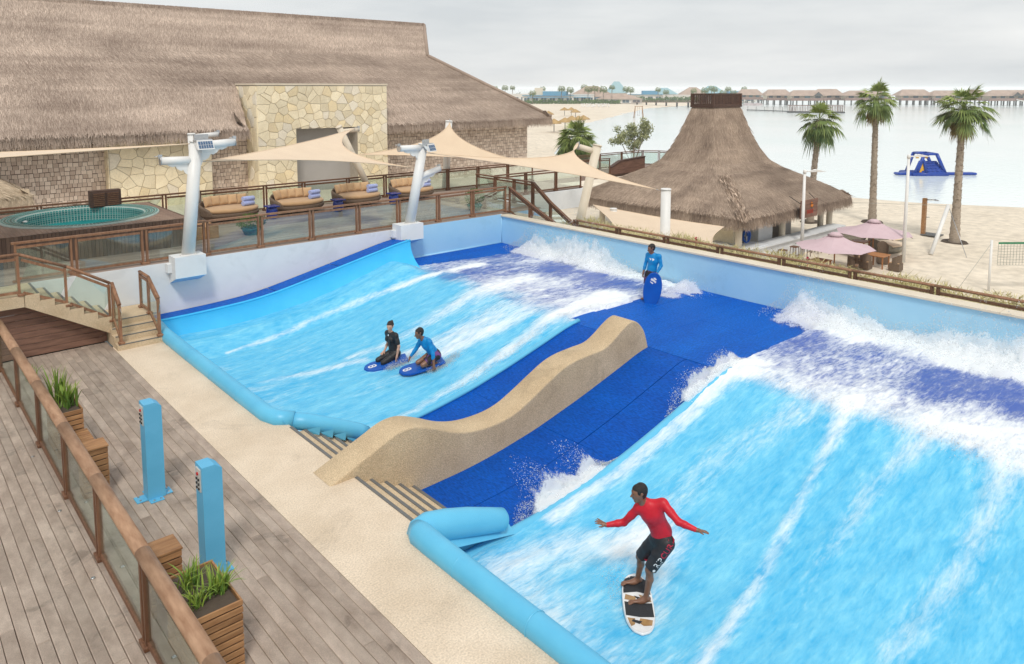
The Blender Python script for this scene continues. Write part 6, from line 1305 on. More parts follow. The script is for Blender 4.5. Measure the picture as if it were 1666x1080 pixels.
def burst(name, label, c, ex, n, dirv, spread, rad=(.004, .016), seed=1, zfl=None):
    u = rng.random(n); sp = rng.normal(size=(n, 3)) * np.array(ex); P = np.array(c) + sp * (.35 + .65 * u[:, None]); sh = fbm(P[:, 0] * 4, P[:, 1] * 4 + P[:, 2] * 3, 3, seed); P = P + np.array(dirv) * (u * (.4 + .9 * sh))[:, None] * spread
    if zfl is not None: P[:, 2] = np.maximum(P[:, 2], bed(P[:, 0]) + zfl)
    return droplets(name, label, P[sh > .38], rng.uniform(*rad, n)[sh > .38], (np.array(dirv)[None] * .05 * rng.random(n)[:, None])[sh > .38])
def line_spray(name, label, pts, n, h, w_, rad=(.004, .015), seed=1, out=(0, 0, 0)):
    P0 = np.array(pts, float); t = rng.random(n) * (len(P0) - 1); i = t.astype(int); f_ = (t - i)[:, None]; p = P0[i] * (1 - f_) + P0[i + 1] * f_; k = rng.beta(1, 2.6, n); g = fbm(t * 7, np.zeros(n), 3, seed)
    P = p + rng.normal(size=(n, 3)) * np.array([w_, w_, 0]); P = P + np.array(out) * (k * g * 2)[:, None]; P[:, 2] = bed(P[:, 0]) + .05 + h * k * (g * 1.7); kp = g > .3; return droplets(name, label, P[kp], rng.uniform(*rad, n)[kp])
def fan_splash(name, label, x0, x1, y, h, reach, n, seed):
    """curling sheets thrown sideways over the strip, breaking into drops"""
    t = thing(name, label, 'spray', ((x0 + x1) / 2, y, float(bed((x0 + x1) / 2)))); t['kind'] = 'stuff'; O = np.array(t.location)
    for layer in range(4):
        nx = int((x1 - x0) / .03); nk = 24; X, K = np.meshgrid(np.linspace(x0, x1, nx), np.linspace(0, 1, nk), indexing='ij'); g = fbm(X * 3.2, 0 * X + layer * 5.1, 4, seed + layer); env = sstep(x0, x0 + .5, X) * sstep(x1, x1 - .9, X)
        Yp = y + .05 - .05 * layer + reach * (.45 + .25 * layer) * g * 1.6 * K * env + .06 * (fbm(X * 8, K * 6, 3, seed + 5 + layer) - .5); Zp = bed(X) + .06 + h * (1.1 - .2 * layer) * env * g * 1.7 * (1.9 * K - 1.05 * K * K) + .05 * (fbm(X * 9, K * 7, 3, seed + 8) - .5); Xp = X - .25 * K * env
        tone = .12 + K * .85 + (1 - env) * .55 + .04 * layer; idx = np.arange(nx * nk).reshape(nx, nk); Q = np.stack([idx[:-1, :-1], idx[:-1, 1:], idx[1:, 1:], idx[1:, :-1]], -1).reshape(-1, 4)
        o = bpy.data.objects.new('foam_sheet', mesh_np('foam_sheet', np.stack([Xp, Yp, Zp], -1).reshape(-1, 3) - O, Q, 'mist', True, tone.ravel())); link(o, t); stuff(o)
    x = rng.uniform(x0, x1, n); g = fbm(x * 3.2, 0 * x, 4, seed); env = sstep(x0, x0 + .5, x) * sstep(x1, x1 - .9, x); k = rng.beta(2.2, 1.6, n) * 1.25; P = np.stack([x - .3 * k, y + reach * 1.3 * g * k * env * rng.uniform(.5, 1.3, n), bed(x) + .05 + h * env * g * 1.8 * (1.9 * k - 1.05 * k * k) * rng.uniform(.6, 1.25, n)], 1)
    V, F = drop_geo(P - O, rng.lognormal(-5.3, .45, n)); o = bpy.data.objects.new('drops', mesh_np('drops', V, F, 'spray', True)); link(o, t); stuff(o)
fan_splash('lane_spray', 'white splash leaping onto blue matting beside the near lane strip', 7.7, 10.1, 8.36, .42, .62, 3800, 7)
fan_splash('lane_spray', 'foam spilling over the lane strip at the top of the right lane', 11.6, 14.4, 8.34, .3, .25, 2500, 17)
line_spray('lane_spray', 'foam edge along the strip between left lane and blue matting', [(9.5, 12.9, 0), (11.5, 13.0, 0), (13.2, 13.15, 0), (15.2, 13.2, 0)], 5000, .12, .1, (.003, .009), 27)
line_spray('lane_spray', 'spray thrown up beside the surfboard of the red surfer', [(7.3, 6.15, 0), (7.6, 6.4, 0), (8.0, 6.5, 0), (8.6, 6.6, 0)], 900, .2, .1, (.003, .007), 37, (0, .2, 0))
line_spray('lane_spray', 'white churn around the bodyboard of the kneeling woman', [(9.3, 15.05, 0), (9.7, 14.98, 0), (10.2, 15.1, 0)], 3500, .12, .07, (.003, .010), 47)
line_spray('lane_spray', 'white churn around the bodyboard of the kneeling surfer in blue', [(9.8, 14.08, 0), (10.3, 14.0, 0), (10.9, 14.2, 0)], 4500, .13, .08, (.003, .010), 57)
line_spray('lane_spray', 'foaming crest line along the top of the right lane', [(13.6, 8.4, 0), (13.5, 6.5, 0), (13.4, 4.5, 0), (13.2, 2.0, 0)], 3000, .10, .22, (.004, .012), 67)
# ================================================================== PALMS
def frond(V, F, T, org, d, L, fanL, droop, nbl=15, tn=.5, wid=.045):
    """petiole plus fan of folded blades"""
    d = un(d); up = np.array([0, 0, 1.]); sd = np.cross(d, up); sd = un(sd) if np.linalg.norm(sd) > 1e-3 else np.array([1., 0, 0]); nn = np.cross(sd, d)
    p0 = np.array(org); p1 = p0 + d * L * .55; hub = p0 + d * L - up * droop * L * .35; k = len(V); w_ = .03
    V += [p0 - sd * w_, p0 + sd * w_, p1 + sd * w_ * .7, p1 - sd * w_ * .7, hub + sd * w_ * .5, hub - sd * w_ * .5]; F += [(k, k + 1, k + 2, k + 3), (k + 3, k + 2, k + 4, k + 5)]; T += [.55] * 6
    dh = un(hub - p1)
    for i in range(nbl):
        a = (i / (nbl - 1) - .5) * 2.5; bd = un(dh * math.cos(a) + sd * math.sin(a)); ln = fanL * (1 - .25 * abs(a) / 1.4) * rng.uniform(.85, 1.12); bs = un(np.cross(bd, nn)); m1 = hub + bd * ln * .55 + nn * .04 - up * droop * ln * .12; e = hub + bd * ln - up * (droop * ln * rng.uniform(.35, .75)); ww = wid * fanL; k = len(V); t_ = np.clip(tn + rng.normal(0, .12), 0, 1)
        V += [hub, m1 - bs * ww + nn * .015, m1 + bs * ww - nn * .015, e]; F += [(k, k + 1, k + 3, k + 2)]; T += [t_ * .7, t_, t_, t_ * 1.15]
def palm(label, base, h, r0, r1, nf=30, L=.75, fan=.95, lean=(0, 0), skirt=14, name='fan_palm', nbl=15, lowcut=-.75, bush_=False):
    t = thing(name, label, 'palm tree', base); bx_, by_, bz_ = base
    if h > 0:
        n = max(10, int(h * 5)); pts = []; rad = []
        q = B(base)
        pts = [(bx_ + lean[0] * (i / n) ** 1.5, by_ + lean[1] * (i / n) ** 1.5, bz_ - .1 + (h + .1) * i / n) for i in range(n + 1)]; rad = [(r0 + (r1 - r0) * (i / n) + .35 * r0 * math.exp(-i / n * 9)) * (1 + (.10 if i % 2 else -.05)) for i in range(n + 1)]
        q.tube(pts, rad, 12, tone=.5)
        for i in range(int(h * 42)):                                   # old leaf-base stubs
            s_ = random.random() ** .8; a = random.uniform(0, 6.283); j = min(n - 1, int(s_ * n)); c = Vector(pts[j]).lerp(Vector(pts[j + 1]), s_ * n - j); rr = r0 + (r1 - r0) * s_; o = Vector((math.cos(a), math.sin(a), 0)); sd = Vector((-o.y, o.x, 0)) * .05
            q.add([c + o * rr * .9 - sd, c + o * rr * .9 + sd, c + o * (rr + .055) + Vector((0, 0, .1)) + sd * .6, c + o * (rr + .055) + Vector((0, 0, .1)) - sd * .6], [(0, 1, 2, 3)], random.random())
        q.build('trunk', 'bark', t)
        top = np.array(pts[-1])
    else: top = np.array(base, float)
    V, F, T = [], [], []; Vd, Fd, Td = [], [], []
    for i in range(nf):
        el = math.asin(min(.99, max(lowcut, lowcut + (1 - lowcut) * (i + .5) / nf + rng.normal(0, .12)))); a = i * 2.39996 + rng.normal(0, .4); d = np.array([math.cos(a) * math.cos(el), math.sin(a) * math.cos(el), math.sin(el)]); dr = .35 + .75 * (1 - (el + 1) / 2.4)
        org = top + np.array([0, 0, .1 * math.sin(el)]) + d * .08
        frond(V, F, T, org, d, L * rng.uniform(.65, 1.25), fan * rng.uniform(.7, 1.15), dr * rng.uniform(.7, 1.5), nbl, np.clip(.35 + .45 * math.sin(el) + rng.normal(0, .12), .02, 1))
    for i in range(skirt):
        a = rng.uniform(0, 6.283); el = rng.uniform(-1.35, -.7); d = np.array([math.cos(a) * math.cos(el), math.sin(a) * math.cos(el), math.sin(el)]); frond(Vd, Fd, Td, top - np.array([0, 0, .15]), d, L * .7, fan * rng.uniform(.6, .85), .9, max(7, nbl - 5), rng.random())
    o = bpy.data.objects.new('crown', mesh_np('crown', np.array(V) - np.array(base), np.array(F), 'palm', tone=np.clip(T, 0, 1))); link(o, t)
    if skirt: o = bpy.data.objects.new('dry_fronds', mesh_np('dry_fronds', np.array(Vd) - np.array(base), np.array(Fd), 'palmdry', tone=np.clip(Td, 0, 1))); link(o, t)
    if h > 4:
        q = B(base); q.lathe((bx_, by_, bz_ + .02), [(r0 * 3.2, -.05), (r0 * 2.7, .1), (r0 * 2.0, .03), (.05, .02)], 20); q.build('soil_ring', 'soil', t)
    return t
palm('leftmost of the three tall fan palms, its crown drooping beside the hut roof', (53.1, 26.5, -3.68), 7.6, .23, .18, 44, .8, 1.1, (.4, -.2), 8, lowcut=-.7)
palm('middle of the three tall fan palms on the beach right of the hut', (56.5, 23.4, -3.68), 9.0, .25, .165, 50, .8, 1.0, (.1, .2), 22, lowcut=-.45)
palm('rightmost tall fan palm on the beach beside the volleyball court', (53.0, 16.7, -3.68), 8.6, .26, .17, 54, .85, 1.1, (-.2, -.1), 26, lowcut=-.4)
palm('bushy fan palm behind the terrace near the house corner', (43.6, 41.5, .9), 1.2, .3, .28, 120, .85, 1.15, (0, 0), 14, lowcut=-.75)
# small broadleaf tree beyond the bridge
TB = (46.6, 38.2, -1.0); tr = thing('small_tree', 'small grey green broadleaf tree beyond the footbridge', 'tree', TB)
q = B(TB); brs = []
for (dx, dy, zt_) in ((-.9, .5, 2.1), (.1, -.1, 2.6), (.8, -.6, 2.9), (.35, .1, 1.9)):
    e = (TB[0] + dx, TB[1] + dy, zt_); m1 = (TB[0] + dx * .3 + random.uniform(-.1, .1), TB[1] + dy * .3, .6); q.tube([TB, m1, e], [.09, .055, .02], 7, tone=random.random()); brs.append(e)
q.build('trunk', 'bark', tr)
cl = []
for e in brs:
    for k in range(9): cl.append((e[0] + random.gauss(0, .32), e[1] + random.gauss(0, .32), e[2] + random.gauss(.1, .32)))
n_ = 5200; ci = rng.integers(0, len(cl), n_); cc = np.array(cl)[ci]; d = nrm(rng.normal(size=(n_, 3))); p = cc + d * (.36 * rng.random(n_) ** .5)[:, None]; ax = nrm(rng.normal(size=(n_, 3))); sdv = nrm(np.cross(ax, rng.normal(size=(n_, 3)))); L_ = rng.uniform(.08, .17, n_)[:, None]
V = np.stack([p, p + ax * L_ * .5 + sdv * L_ * .35, p + ax * L_, p + ax * L_ * .5 - sdv * L_ * .35], 1).reshape(-1, 3) - np.array(TB)
M['greyleaf'] = mat('grey_green_leaf', (.56, .57, .33), (.19, .23, .10), 2, .6, 0, tone=.85, lo=.05, hi=.95)
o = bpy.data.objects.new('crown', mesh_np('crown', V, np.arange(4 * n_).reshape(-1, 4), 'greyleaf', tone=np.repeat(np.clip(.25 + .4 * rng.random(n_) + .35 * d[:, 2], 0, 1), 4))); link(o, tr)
# ================================================================== BEACH FURNITURE
SZ = -3.66
def lamp_post(lb, x, y, h):
    t = thing('street_lamp', lb, 'lamp post', (x, y, SZ)); O = t.location; q = B(O); q.tube([(x, y, SZ - .05), (x, y, SZ + h)], [.11, .075], 12); q.build('pole', 'whitepaint', t)
    q = B(O); q.lathe((x, y, SZ + h), [(.1, -.12), (.1, .06), (.05, .1)], 10); q.build('collar', 'whitepaint', t)
    d = Vector((.75, -.66, 0)); c = Vector((x, y, SZ + h)); q = B(O); q.tube([c, c + d * .4], .035, 8); q.build('arm', 'whitepaint', t)
    q = B(O); e = c + d * .35; s_ = Vector((.66, .75, 0)) * .16; u = Vector((0, 0, 1)); q.add([e + u * .06, e + d * .3 + s_ + u * .12, e + d * .95 + u * -.02, e + d * .3 - s_ + u * .12, e - u * .05, e + d * .3 + s_ * .9 - u * .0, e + d * .3 - s_ * .9 - u * .0], [(0, 1, 2, 3), (4, 6, 2, 5), (0, 4, 5, 1), (0, 3, 6, 4), (1, 5, 2), (3, 2, 6)]); q.build('lamp_head', 'whitepaint', t)
lamp_post('white street lamp in front of the hut and near parasol', 41.2, 21.0, 5.15); lamp_post('white street lamp farther along the beach beside the volleyball court', 44.8, 16.7, 6.1)
def parasol(lb, x, y, ztop, r, pz, rz=0.0, ey=1.0, tilt=0.0):
    t = thing('parasol', lb, 'parasol', (x, y, SZ), 0, 'mauve parasols on the beach'); O = t.location; q = B(O); n = 8; rim = [(x + r * math.cos(rz + 2 * math.pi * k / n), y + r * math.sin(rz + 2 * math.pi * k / n), ztop - .78 + tilt * math.sin(rz + 2 * math.pi * k / n)) for k in range(n)]
    for k in range(n):
        a, c = Vector(rim[k]), Vector(rim[(k + 1) % n]); top = Vector((x, y, ztop)); 
        def fn(u, v): e = a.lerp(c, u); p = top.lerp(e, .06 + .94 * v); p.z -= .10 * math.sin(v * math.pi) * 0 + .0; p.z -= .09 * 4 * u * (1 - u) * v * -0.3; return tuple(p + Vector((0, 0, -.12 * math.sin(math.pi * v))))
        q.grid(fn, 5, 8, smooth=True)
    q.build('canopy', 'plum', t)
    q = B(O); q.lathe((x, y, ztop - .02), [(.42, -.12), (.2, .03), (.02, .06)], 16); q.build('vent_cap', 'plum', t)
    q = B(O); q.tube([(x, y, SZ), (x, y, ztop)], .04, 8); q.build('pole', 'orange', t)
    for k in range(n): e_ = Vector(rim[k]); c_ = Vector((x, y, ztop)); q = B(O); q.tube([c_ - Vector((0, 0, .16))] + [c_.lerp(e_, j / 6) - Vector((0, 0, .05 + .13 * math.sin(math.pi * j / 6))) for j in range(1, 7)], .014, 5); q.build('rib', 'rail', t)
    q = B(O); q.lathe((x, y, SZ), [(.35, 0), (.35, .08), (.1, .1)], 16); q.build('base', 'darkwood', t)
parasol('mauve octagonal parasol nearest the back wall, left of the pair', 39.6, 18.3, -1.52, 2.05, SZ, .3); parasol('mauve octagonal parasol farther back, right of the pair', 45.2, 18.6, -1.5, 2.15, SZ, .1)
def table(lb, x, y, w_, m='orange'):
    t = thing('table', lb, 'table', (x, y, SZ)); O = t.location; q = B(O); q.box((x, y, SZ + .72), (w_, w_, .05), ch=.01); q.build('tabletop', m, t)
    for (a, c) in ((-1, -1), (1, -1), (1, 1), (-1, 1)): q = B(O); q.box((x + a * w_ * .42, y + c * w_ * .42, SZ + .35), (.06, .06, .7)); q.build('leg', m, t)
table('orange wooden table under the right parasol', 42.3, 17.1, 1.0); table('orange wooden table beside the farther parasol pole', 45.3, 19.4, .9); table('orange wooden table under the left parasol', 38.6, 18.6, .9)
def wchair(lb, x, y, rz, back=.95):
    t = thing('wicker_chair', lb, 'chair', (x, y, SZ), rz, 'brown wicker chairs on the sand')
    q = B(); q.box((0, 0, .24), (.56, .56, .44), ch=.03); q.build('seat_base', 'wicker', t); q = B(); q.box((0, 0, .47), (.5, .5, .06), ch=.02); q.build('seat_pad', 'cushion', t)
    q = B(); q.grid(lambda u, v: (.3 * math.cos(R(-20) + u * R(220)), .3 * math.sin(R(-20) + u * R(220)), .4 + (back - .4) * v * (.62 + .38 * math.sin(u * math.pi))), 16, 4); q.build('backrest', 'wicker', t)
wchair('brown wicker armchair left of the orange table under parasol', 41.4, 17.4, R(90)); wchair('tall brown wicker chair right of the orange table beside parasol pole', 43.4, 17.3, R(-60), 1.25); wchair('brown wicker chair in front of the orange table near fence', 42.2, 16.1, R(180)); wchair('brown wicker chair behind the orange table in parasol shade', 42.2, 18.1, 0); wchair('brown wicker chair beside the near parasol pole', 39.9, 17.4, R(20))
def barstool(i, x):
    t = thing('bar_stool', '%s wooden bar stool from the left along the bar counter' % ('first', 'second', 'third', 'fourth', 'fifth')[i], 'bar stool', (x, 21.1, SZ), 0, 'bar stools at the hut'); 
    q = B(); q.box((0, 0, .78), (.4, .4, .05), ch=.01); q.build('seat', 'rail', t)
    for (a, c) in ((-1, -1), (1, -1), (1, 1), (-1, 1)): q = B(); q.tube([(a * .2, c * .2, 0), (a * .16, c * .16, .78)], .022, 6); q.build('leg', 'rail', t)
    q = B(); q.beam((-.18, -.18, .3), (.18, -.18, .3), .03, .03); q.beam((-.18, .18, .3), (.18, .18, .3), .03, .03); q.build('foot_rest', 'rail', t)
for i in range(5): barstool(i, 39.2 + i * 1.35)
def pod(lb, x, y, rz):
    t = thing('lounge_pod', lb, 'lounger', (x, y, SZ), rz, 'grey wicker lounge pods'); q = B(); q.lathe((0, 0, 0), [(.75, 0), (.95, .12), (1.05, .32), (1.02, .36), (.01, .36)], 30, 1.25, .95); q.build('base', 'wicker_g', t)
    q = B(); q.lathe((0, 0, .36), [(.85, 0), (.93, .05), (.9, .12), (.01, .14)], 30, 1.25, .95); q.build('cushion', 'sail', t)
    q = B(); q.grid(lambda u, v: (1.25 * (1.03 + .06 * v) * math.cos(R(40) + u * R(190)), .95 * (1.03 + .06 * v) * math.sin(R(40) + u * R(190)), .3 + .6 * v * math.sin(u * math.pi) ** .5), 30, 5); q.build('backrest', 'wicker_g', t)
pod('grey wicker lounge pod beside the hut column', 49.0, 21.6, R(20)); pod('grey wicker lounge pod partly under the farther parasol', 49.3, 19.4, R(-10)); pod('grey wicker lounge pod with low end right of the parasols', 47.2, 18.6, R(0))
# blue equipment at the bar
t = thing('bar_equipment', 'bright blue rounded piece of equipment on the hut side counter', 'equipment', (38.2, 22.9, -2.58)); O = t.location
for k in range(4): q = B(O); q.tube([(38.2 + .36 * math.cos(a) * (1 - .06 * k), 22.9 + .05 * k - .1, -2.2 + .36 * math.sin(a) * (1 - .06 * k)) for a in [i * math.pi / 10 for i in range(21)]], .05, 7, False); q.build('coil', 'board_blue', t)
q = B(O); q.box((38.2, 22.95, -2.4), (.1, .3, .36)); q.build('stand', 'metal', t)
# volleyball net
t = thing('volleyball_net', 'white volleyball net with green top band on the sand', 'volleyball net', (41.4, 11.4, SZ)); O = t.location
NA, NB = Vector((41.4, 11.4, 0)), Vector((49.0, 5.0, 0))
for p in (NA, NB): q = B(O); q.tube([(p.x, p.y, SZ), (p.x, p.y, SZ + 2.55)], .06, 10); q.build('post', 'whitepaint', t)
d = (NB - NA).normalized(); a = NA + d * .35; c = NB - d * .3
M['green'] = mat('green_band', (.02, .22, .10), rough=.6); M['netline'] = mat('net_line', (.45, .44, .38), rough=.8)
q = B(O); q.beam(a + Vector((0, 0, SZ + 2.4)), c + Vector((0, 0, SZ + 2.4)), .02, .09); q.build('top_band', 'green', t)
q = B(O); L = (c - a).length
for i in range(61): p = a + d * (L * i / 60); q.beam((p.x, p.y, SZ + 1.3), (p.x, p.y, SZ + 2.38), .018, .018)
for j in range(9): z = SZ + 1.3 + j * .135; q.beam((a.x, a.y, z), (c.x, c.y, z), .018, .018)
stuff(q.build('mesh', 'netline', t)); q = B(O); q.tube([(41.4, 11.4, SZ + 2.4), (39.4, 12.3, SZ)], .012, 5); q.build('guy_rope', 'netline', t)
# outdoor shower, leaning pole
t = thing('beach_shower', 'orange timber outdoor shower post on the sand', 'shower', (54.4, 19.1, SZ)); O = t.location
q = B(O); q.box((54.4, 19.1, SZ + 1.25), (.3, .22, 2.5), ch=.02); q.build('post', 'slat', t); q = B(O); q.tube([(54.4, 19.0, SZ + 2.4), (54.7, 18.5, SZ + 2.42)], .05, 8); q.lathe((54.7, 18.45, SZ + 2.36), [(.14, 0), (.14, .04), (.03, .08)], 12); q.build('shower_head', 'steel', t); q = B(O); q.box((54.6, 18.6, SZ + .02), (1.1, 1.1, .06)); q.build('drain_tray', 'nosing', t); q = B(O); q.tube([(54.4, 18.98, SZ + 1.2), (54.55, 18.8, SZ + 1.2)], .03, 6); q.build('tap', 'steel', t)
t = thing('leaning_sail_pole', 'white leaning pole with chain stays on the sand', 'pole', (48.2, 16.2, SZ)); O = t.location
q = B(O); q.tube([(48.0, 16.35, SZ), (50.6, 16.4, SZ + 2.7)], .12, 12); q.build('pole', 'whitepaint', t); q = B(O); q.tube([(50.6, 16.4, SZ + 2.7), (48.6, 14.6, SZ)], .02, 5); q.build('stay', 'metal', t); q = B(O); q.tube([(50.6, 16.4, SZ + 2.7), (48.9, 21.6, -1.2)], .012, 5); q.build('long_stay', 'netline', t)
# ================================================================== INFLATABLE SLIDE ON THE WATER
M['inf_blue'] = mat('inflatable_blue', (.015, .065, .36), (.012, .05, .3), 2, .35); M['inf_yel'] = mat('inflatable_yellow', (.80, .42, .03), rough=.4)
SO = (97.2, 34.5, SEA); sl = thing('inflatable_slide', 'blue and yellow inflatable water slide floating offshore', 'inflatable slide', SO); e1 = Vector((.749, -.662, 0)); e2 = Vector((.66, .75, 0)); uz = Vector((0, 0, 1)); S0 = Vector(SO)
def W3(a, c, z): return S0 + e1 * a + e2 * c + uz * z
def tb(name, pts, r, m='inf_blue'): q = B(SO); q.tube([W3(*p) for p in pts], r, 12); return q.build(name, m, sl)
for (a, c) in (((-2.0, -1.2, .15), (2.2, -1.2, .15)), ((-2.0, 1.4, .15), (2.2, 1.4, .15)), ((-2.0, -1.2, .15), (-2.0, 1.4, .15)), ((2.2, -1.2, .15), (2.2, 1.4, .15))): tb('base_tube', [a, c], .28)
for c in (-1.1, 1.3): tb('frame_tube', [(-1.6 + .2, c, .2), (-.6, c, 2.6)], .2); tb('frame_tube', [(2.1, c, .2), (.9, c, 2.6)], .2)
for (p0, p1) in (((-.6, -1.1, 2.6), (.95, -1.1, 2.6)), ((-.6, 1.3, 2.6), (.95, 1.3, 2.6)), ((-.6, -1.1, 2.6), (-.6, 1.3, 2.6)), ((.95, -1.1, 2.6), (.95, 1.3, 2.6))): tb('top_tube', [p0, p1], .14)
q = B(SO); q.add([W3(-.9, -1.35, .35), W3(1.95, -1.35, .35), W3(1.25, -.5, 1.75), W3(-.5, -.5, 1.75)], [(0, 1, 2, 3)]); q.add([W3(-.9, -1.2, .3), W3(1.95, -1.2, .3), W3(1.25, -.2, 1.7), W3(-.5, -.2, 1.7)], [(3, 2, 1, 0)]); q.build('slide_face', 'inf_blue', sl)
for i in range(4):
    for j in range(5): u = (j + .5) / 5; v = (i + .6) / 4.4; a = (-.9 + 2.85 * u) * (1 - v) + (-.5 + 1.75 * u) * v; tb('step_pad', [(a - .16, -1.37 + .85 * v, .38 + 1.4 * v), (a + .16, -1.37 + .85 * v, .38 + 1.4 * v)], .07)
tb('frame_tube', [(-1.75, -1.2, .2), (-1.15, -1.25, 1.75), (-.7, -1.2, 1.9), (-.35, -1.3, .4)], .16)
q = B(SO); q.add([W3(-1.6, -1.18, .3), W3(-.5, -1.22, .3), W3(-.75, -1.15, 1.7), W3(-1.1, -1.15, 1.65)], [(0, 1, 2, 3)]); q.build('side_panel', 'inf_yel', sl)
for (a) in (-.35, .75): q = B(SO); q.add([W3(a - .1, 1.1, 1.9), W3(a + .35, 1.1, 1.9), W3(a + .2, 1.15, 2.5)], [(0, 1, 2)]); q.build('corner_panel', 'inf_yel', sl)
for (a0, a1) in ((2.3, 6.2), (-3.4, -2.1)): q = B(SO); q.box(tuple(W3((a0 + a1) / 2, -.1, .16)), (a1 - a0, 1.0, .3), math.atan2(e1.y, e1.x), ch=.1); q.build('walkway_pad', 'inf_blue', sl)
# ================================================================== FAR SHORE
M['f_pile'] = mat('far_grey_pile', (.19, .20, .20), (.15, .16, .165), .5, .8); M['f_white'] = mat('far_white_wall', (.74, .73, .69), (.66, .64, .6), .1, .8); M['f_blue'] = mat('far_blue_roof', (.10, .31, .47), (.13, .35, .5), .2, .7); M['f_teal'] = mat('far_teal_roof', (.24, .42, .47), (.3, .46, .5), .2, .7); M['f_thatch'] = mat('far_thatch', (.47, .36, .29), (.36, .27, .22), .3, .9, world=True); M['f_win'] = mat('far_window', (.10, .17, .22), (.06, .10, .14), .5, .2); M['f_straw'] = mat('far_straw', (.52, .35, .16), (.40, .26, .11), .5, .9, .5); M['f_dark'] = mat('far_dark_pile', (.10, .10, .10), (.07, .075, .08), .5, .8); M['f_deck'] = mat('far_deck', (.30, .20, .17), (.24, .16, .14), .5, .8)
CAMX = Vector((.6616, .7498, 0)); CAMR = Vector((.7497, -.6618, 0))
def far(px_, depth): return CAMX * depth + CAMR * ((px_ - 833) / 1220 * depth)      # plan position along a bearing at a given distance
def facing(): return math.atan2(CAMR.y, CAMR.x)
FZ = -3.6; RZF = facing()
def villa(lb, bearing, depth, w_, h, dp, roof, rh=0.0, nwin=4, blue=False, tower=None, wallm='f_white'):
    p = far(bearing, depth); t = thing('beach_villa', lb, 'villa', (p.x, p.y, FZ), RZF, 'villas along the far beach')
    q = B(); q.box((0, dp / 2, h / 2), (w_, dp, h)); q.build('wall', wallm, t)
    for i in range(nwin):
        x = -w_ / 2 + w_ * (i + .5) / nwin; q = B(); q.box((x, -.02, h * .4), (w_ / nwin * .62, .1, h * .58)); wn = q.build('window', 'f_win', t); q = B(); q.box((x, -.08, h * .4), (.18, .1, h * .58)); q.build('mullion', 'f_white', wn)
    if roof == 'flat': q = B(); q.box((0, dp / 2, h + .35), (w_ + .4, dp + .4, .7)); q.build('roof', 'f_white', t)
    elif roof == 'blue': q = B(); q.box((0, dp / 2 - .4, h + .15), (w_ + .6, dp + 1.4, .3)); q.build('roof', 'f_blue', t); q = B(); q.box((w_ * .15, dp / 2, h + 1.6), (w_ * .5, dp * .6, 2.6)); q.build('upper_block', 'f_blue', t)
    else:
        m = {'hip': 'f_thatch', 'bluehip': 'f_teal'}[roof]; a, c = w_ / 2 + 1.2, dp + 1.2; q = B(); q.add([(-a, -1.2, h - .3), (a, -1.2, h - .3), (a, c, h - .3), (-a, c, h - .3), (-a * .25, dp / 2, h + rh), (a * .25, dp / 2, h + rh)], [(0, 1, 5, 4), (1, 2, 5), (2, 3, 4, 5), (3, 0, 4)]); q.build('roof', m, t)
    if blue: q = B(); q.box((0, -1.6, h * .72), (w_ * .8, 3.2, .35)); q.build('awning', 'f_blue', t)
    if tower: q = B(); q.box((tower, dp * .6, h + 2.6), (5.5, 5, 5.2)); q.build('tower', 'cream', t)
vl = [('long white villa with small blue window behind the house roof', 840, 520, 26, 5.2, 9, 'flat', 0, 5, False, None), ('white villa with square cream tower and blue upper roof', 892, 500, 34, 4.8, 10, 'blue', 0, 6, True, -6), ('low white pavilion with blue awning left of the thatched lounge', 938, 505, 24, 5.0, 9, 'flat', 0, 5, True, None), ('wide thatched beach lounge with big hipped roof', 965, 510, 30, 4.2, 14, 'hip', 7.0, 5, True, None), ('low thatched pavilion at the beach end of the footbridge', 1010, 490, 28, 3.0, 10, 'hip', 3.2, 4, False, None), ('blue pyramid roofed villa behind the thatched lounge', 1005, 640, 16, 6, 12, 'bluehip', 9.5, 3, False, None), ('flat white villa with blue block right of the lounge', 1052, 560, 24, 5, 9, 'blue', 0, 4, False, None), ('small blue hipped villa left of the hut crown', 1083, 570, 17, 5.5, 9, 'bluehip', 4.5, 3, False, None), ('pale flat villa between the blue and the thatched roofs', 1102, 555, 20, 4.2, 9, 'flat', 0, 4, False, None), ('thatched pyramid villa close left of the hut crown', 1130, 560, 19, 5, 10, 'hip', 5.5, 3, False, None), ('blue pyramid villa showing above the hut crown', 1161, 570, 20, 5.5, 10, 'bluehip', 6.0, 3, False, None), ('flat villa row showing right of the hut crown posts', 1192, 560, 24, 4.6, 9, 'blue', 0, 4, False, None), ('thatched villa at the far right end of the beach', 1222, 545, 20, 4.8, 10, 'hip', 4.2, 3, False, None)]
for a in vl: villa(*a)
def hedge_far(name, lb, b0, b1, depth, h, n):
    V = []; u = rng.random(n); bb = b0 + (b1 - b0) * u; px_ = (bb - 833) / 1220 * depth; dd = depth + rng.uniform(-4, 4, n); P = np.stack([CAMX.x * dd + CAMR.x * px_, CAMX.y * dd + CAMR.y * px_, FZ + rng.random(n) ** 1.3 * h * (.4 + .9 * fbm(bb * .25, bb * 0, 3, 6))], 1); ax = nrm(rng.normal(size=(n, 3))); sdv = nrm(np.cross(ax, rng.normal(size=(n, 3)))); L = .9
    V = np.stack([P - ax * L * .5, P + sdv * L * .35, P + ax * L * .5, P - sdv * L * .35], 1).reshape(-1, 3); o = bpy.data.objects.new(name, mesh_np(name, V, np.arange(4 * n).reshape(-1, 4), 'leaf', tone=np.repeat(rng.random(n), 4))); link(o); stuff(o); tag(o, lb, 'shrubs')
